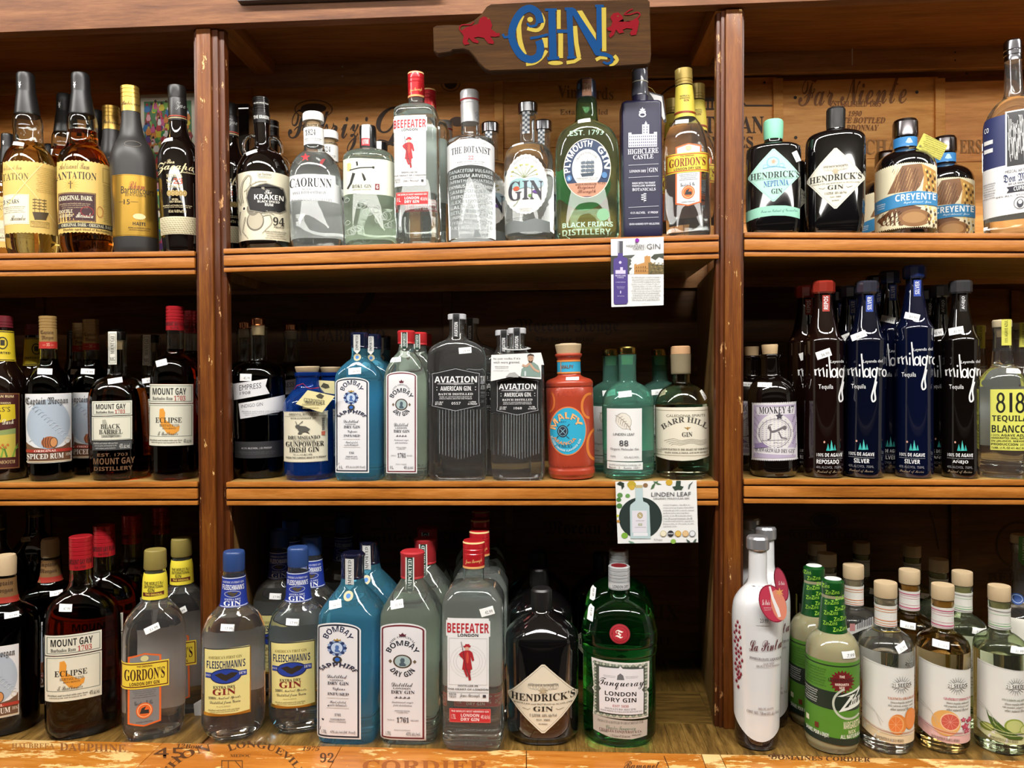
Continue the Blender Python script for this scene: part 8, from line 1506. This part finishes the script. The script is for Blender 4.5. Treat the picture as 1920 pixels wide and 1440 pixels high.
for (r0, r1, y0, y1) in ((0.0028, 0.0028, 0, 0.0016), (0.0028, 0.0018, -0.0016, 0), (0.0018, 0.0020, -0.006, -0.0016), (0.0036, 0.0042, -0.0075, -0.006), (0.0042, 0.0036, -0.010, -0.0075)):
    bmesh.ops.create_cone(bm, cap_ends=True, segments=16, radius1=r1, radius2=r0, depth=abs(y1-y0), matrix=Matrix.Translation(q+Vector((0, (y0+y1)/2, 0)))@Matrix.Rotation(-math.pi/2, 4, 'X'))
pn = obj('push_pin', finish(bm, 'push_pin', 40), principled('purple_pin', Base_Color=lin('#a03cb8'), Roughness=0.15, Transmission_Weight=0.3)); tag(pn, 'purple push pin holding the castle card', 'pin')
L1 = (1130, 890, 9.6)
A = Art(); A.ell(680, 780, 388, 372, '#22302c', 48)
for (x, y, r_, c_) in ((315, 160, 40, '#2c3a2c'), (365, 210, 24, '#2c3a2c'), (520, 180, 78, '#b8a030'), (525, 230, 50, '#c8a43a'), (770, 190, 44, '#8a6a4a'), (1195, 140, 62, '#c8a030'), (310, 370, 50, '#5a8a4a'), (290, 450, 44, '#4a7a3c'), (450, 380, 42, '#6a9a52'), (300, 560, 52, '#4f7f40'), (270, 740, 24, '#c8c83a'), (280, 840, 30, '#b8823a'), (395, 1095, 60, '#7aa83a'), (1270, 1200, 48, '#8ab04a')): A.ell(x, y, r_, r_*.9, c_, 14)
A.poly([(250, 165), (330, 130), (385, 150), (380, 220), (345, 268), (335, 200)], '#26332a'); A.poly([(905, 115), (950, 125), (1000, 110), (985, 145), (1065, 175), (990, 180), (950, 150), (920, 240), (862, 265), (890, 190), (935, 145)], '#4a6a44'); A.poly([(1325, 108), (1405, 108), (1400, 200), (1458, 215), (1420, 275), (1360, 268), (1300, 285), (1250, 215), (1310, 205)], '#2f4234'); A.poly([(1600, 140), (1628, 120), (1580, 190), (1555, 262), (1535, 250), (1550, 180)], '#55605e'); A.poly([(460, 1185), (540, 1205), (580, 1235), (500, 1235)], '#7a9a86'); A.poly([(1500, 1155), (1560, 1190), (1580, 1222), (1530, 1225)], '#3a4a44'); A.poly([(1620, 1220), (1650, 1170), (1690, 1150), (1670, 1222)], '#4a5a50')
A.rect(588, 185, 715, 240, '#b8a878'); A.rect(590, 240, 718, 415, '#b4c8cc'); A.poly([(590, 415), (720, 415), (730, 480), (800, 510), (840, 560), (860, 1040), (860, 1150), (500, 1150), (495, 1040), (488, 600), (500, 540), (560, 490), (588, 470)], '#b2c6c8'); A.rect(530, 645, 795, 1040, '#d8d4dc'); A.rect(552, 1045, 810, 1100, '#e0e0e4'); A.ell(672, 732, 50, 56, '#a8986a'); A.text('S', 650, 705, 695, 765, '#e0dccc'); A.text('LINDEN LEAF', 598, 820, 748, 836, '#6a6a72', 'sans'); A.text('88', 638, 870, 710, 922, '#8a9a5a', 'sans'); A.text('Organic Molecular Gin', 578, 938, 775, 952, '#55555c', 'sans')
A.text('LINDEN LEAF', 875, 318, 1585, 392, '#44444a', 'sans', sl=-10); A.text('ORGANIC MOLECULAR GIN', 910, 412, 1555, 446, '#44444a', 'sans', sl=-6)
for i, t_ in enumerate(['United Kingdom - Gin 88 is an', 'award winning Organic Non-GMO', 'molecular gin with a superb, layered', 'perfume and a very long flavor', 'profile. It has 88 molecular notes', 'from 28 sourced botanicals. Gin 88', "is Linden Leaf's premier sipping Gin.", 'Enjoy it neat, on the rocks, or with', 'a premier tonic.']): A.text(t_, 1090, 530+i*48, [1565, 1635, 1640, 1560, 1600, 1610, 1650, 1640, 1335][i], 562+i*48, '#77777e', 'sans', sl=-4)
for (x, c_, c2) in ((1090, '#c8b88a', '#e4dcc4'), (1222, '#26262c', '#26262c'), (1355, '#b8862c', '#d8b860'), (1488, '#c89a5a', '#d8b88a'), (1612, '#77777e', '#dcdce0')): A.ell(x, 1058, 56, 56, c_, 20); A.ell(x, 1058, 46, 46, c2, 20)
A.text('GRADE', 1175, 1045, 1268, 1072, '#dcdce0', 'bold'); A.text('92 Points!', 918, 1152, 1070, 1182, '#55555c', 'sans')
card('info_card', 'white card with gin bottle on a dark green circle, hanging from the middle shelf edge', 'card', [(228, 125), (1688, 100), (1720, 1218), (272, 1240)], -0.0035, A, o=L1)
yb_ = INFO['black_hex_gin_small'][1]
A = Art(); A.text("Its just vodka if it's", 512, 418, 702, 438, '#66666a', 'sans', sl=-2); A.text('wich were granted.', 512, 444, 700, 466, '#66666a', 'sans', sl=-2); A.lines(522, 476, 620, 502, 2, '#8a8a8e'); A.text('aviationgin.com', 512, 508, 622, 516, '#8a8a8e', 'sans')
A.poly([(705, 550), (712, 500), (745, 470), (770, 452), (800, 452), (830, 475), (846, 520), (848, 556)], '#7f958c'); A.ell(776, 425, 20, 27, '#b08a70'); A.poly([(752, 420), (755, 398), (775, 390), (798, 398), (802, 420), (795, 405), (760, 405)], '#3a2c22'); A.poly([(760, 436), (776, 446), (792, 436), (788, 456), (764, 456)], '#4a3a2e'); A.ell(768, 422, 2.4, 2, '#2a2018', 6); A.ell(784, 422, 2.4, 2, '#2a2018', 6); A.line([(718, 470), (745, 480), (770, 462), (800, 500), (838, 520)], 15, '#c09a80'); A.poly([(600, 555), (625, 528), (665, 522), (690, 545), (690, 560)], '#a8a8a6'); A.rect(732, 515, 744, 550, '#c8d0d0')
rc = card('neck_card', 'white card with a man in a green shirt hung on the smaller flat-sided gin bottle', 'tag', [(497, 400), (850, 383), (872, 470), (852, 470), (852, 572), (720, 560), (680, 545), (560, 572), (493, 586)], yb_-0.034, A, o=M8, tilt=-0.0)
cc = U(M8[0]+676/M8[2], M8[1]+360/M8[2], yb_); ring = [(cc[0]+0.028*math.cos(t_), yb_+0.026*math.sin(t_), cc[2]+0.0015-0.004*math.sin(-t_)) for t_ in np.linspace(0, 2*math.pi, 25)]
bm = bmesh.new(); A_ = [bm.verts.new(p) for p in ring[:-1]]; B_ = [bm.verts.new((cc[0]+(p[0]-cc[0])*.74, yb_+(p[1]-yb_)*.74, p[2]+0.002)) for p in ring[:-1]]
for i in range(24): bm.faces.new((A_[i], A_[(i+1) % 24], B_[(i+1) % 24], B_[i]))
bmesh.ops.solidify(bm, geom=bm.faces, thickness=0.0006); addto(rc, 'neck_ring', finish(bm, 'neck_ring', 60), flat('#dedede'))
yf_ = INFO['fluted_gin'][1]
A = Art(); A.poly([(690, 690), (720, 672), (750, 690), (735, 712), (705, 706)], '#4a4638'); A.text('GUNPOWDER', 606, 704, 755, 738, '#5a5444', 'serif', sl=18); A.text('IRISH GIN', 618, 724, 735, 748, '#5a5444', 'serif', sl=14); A.lines(592, 740, 715, 790, 2, '#a89a70')
rc = card('swing_tag', 'cream paper tag with a hare tied by red cord to the cobalt bottle, front one', 'tag', [(632, 650), (826, 692), (735, 808), (700, 800), (548, 748)], yf_-0.056, A, '#ddd29c', o=M7)
addto(rc, 'red_cord', cord([U(M7[0]+x/M7[2], M7[1]+y/M7[2], yf_-z_) for x, y, z_ in ((536, 650, .018), (556, 618, .026), (600, 604, .0262), (632, 634, .045), (660, 640, .053), (690, 636, .045), (712, 632, .022))], 0.0009), flat('#a81c28'))
A = Art(); A.poly([(725, 625), (745, 598), (780, 610), (790, 632), (760, 640)], '#4a4638'); card('swing_tag', 'cream paper tag standing up behind the cobalt bottle neck', 'tag', [(712, 580), (822, 586), (824, 680), (716, 662)], yf_-0.002, A, '#ddd29c', o=M7)
yw_ = INFO['white_liqueur'][1]
def oval(cx, cy, rx, ry, ang, n=28): 
    a_ = math.radians(ang); return [(cx+rx*math.cos(t_)*math.cos(a_)-ry*math.sin(t_)*math.sin(a_), cy+rx*math.cos(t_)*math.sin(a_)+ry*math.sin(t_)*math.cos(a_)) for t_ in np.linspace(0, 2*math.pi, n, endpoint=False)]
A = Art(); A.poly(oval(256, 553, 66, 100, -22), '#b8344c'); A.poly(oval(288, 560, 40, 84, -14), '#d8846a'); A.star(292, 490, 26, 10, 6, '#d89a5a'); A.poly([(234, 460), (244, 458), (262, 520), (290, 580), (300, 622), (286, 626), (268, 580), (250, 528)], '#e8e2e2'); A.text('La Pinta', 198, 530, 240, 560, '#efdcdc', 'script'); A.lines(206, 570, 250, 592, 3, '#e0b8bc')
rc = card('swing_tag', 'red oval tag with a pomegranate on the front white liqueur bottle', 'tag', oval(256, 553, 70, 106, -22), yw_-0.056, A, '#8a1c34', o=B7)
addto(rc, 'cord', cord([U(B7[0]+x/B7[2], B7[1]+y/B7[2], yw_-z_) for x, y, z_ in ((124, 440, .0), (150, 456, .0175), (178, 460, .0195), (200, 462, .03), (214, 466, .049))], 0.0007), flat('#d8d4cc'))
A = Art(); A.poly(oval(302, 448, 30, 88, -14), '#b03a50'); A.text('La Pinta', 286, 430, 320, 452, '#efdcdc', 'script'); card('swing_tag', 'red oval tag turned sideways on the second white liqueur bottle', 'tag', oval(302, 448, 34, 94, -14), yw_+0.035, A, '#6a1428', o=B7)
yc_ = INFO['wrap_mezcal'][1]
A = Art(); A.lines(1140, 650, 1290, 760, 9, '#8a7f30'); A.rot(22, 1205, 705); A.ell(1130, 700, 7, 7, '#77703a')
rc = card('swing_tag', 'yellow paper tag tilted beside the squat mezcal bottle neck', 'tag', [(1152, 620), (1300, 695), (1252, 788), (1105, 712)], yc_-0.035, A, '#b5b048', o=C5)
addto(rc, 'cord', cord([U(C5[0]+x/C5[2], C5[1]+y/C5[2], yc_-z_) for x, y, z_ in ((1060, 712, .024), (1090, 708, .024), (1130, 700, .036))], 0.0005), flat('#b59a5a'))
yi_ = INFO['indigo_square'][1]
A = Art(); A.poly([(712, 268), (795, 292), (818, 440), (808, 452), (735, 300)], '#d8d6d8')
rc = card('swing_tag', 'white tag edged in black hanging behind the indigo bottle', 'tag', [(700, 255), (805, 285), (828, 462), (812, 470), (798, 440), (700, 330)], yi_+0.045, A, '#1c1a22', o=C4)
addto(rc, 'cord', cord([U(C4[0]+x/C4[2], C4[1]+y/C4[2], yi_+z_) for x, y, z_ in ((690, 200, .012), (700, 225, .02), (730, 240, .035), (752, 270, .044))], 0.0005), flat('#c8b060'))
yo_ = INFO['orange_tequila'][1]
A = Art(); A.rect(672, 660, 700, 700, '#c88a8a'); [A.rect(712+i*9, 640-i*3, 716+i*9, 690-i*3, '#44444a') for i in range(9)]
rc = card('swing_tag', 'white barcode tag wired to the front orange-label tequila bottle neck', 'tag', [(655, 690), (798, 624), (802, 668), (664, 728)], yo_+0.016, A, '#d8d8d6', o=B7)
addto(rc, 'wire', cord([U(B7[0]+868/B7[2]+0.0, B7[1]+685/B7[2], yo_)+np.array([0.0225*math.cos(t_), 0.0225*math.sin(t_), 0.001*math.sin(3*t_)]) for t_ in np.linspace(-0.4, 2*math.pi-0.4, 22)], 0.0006), flat('#c8b040', fin='gold'))
yr_ = INFO['ribbed_gin'][1]
A = Art(); A.lines(10, 6, 90, 60, 4, '#8a8a80'); A2 = Art()
card('paper_slip', 'white printed paper slip leaning between the clear gin and the ribbed gin', 'paper', [(363, 1320), (379, 1310), (379, 1343), (365, 1348)], yr_+0.075, None, '#dcdcda')
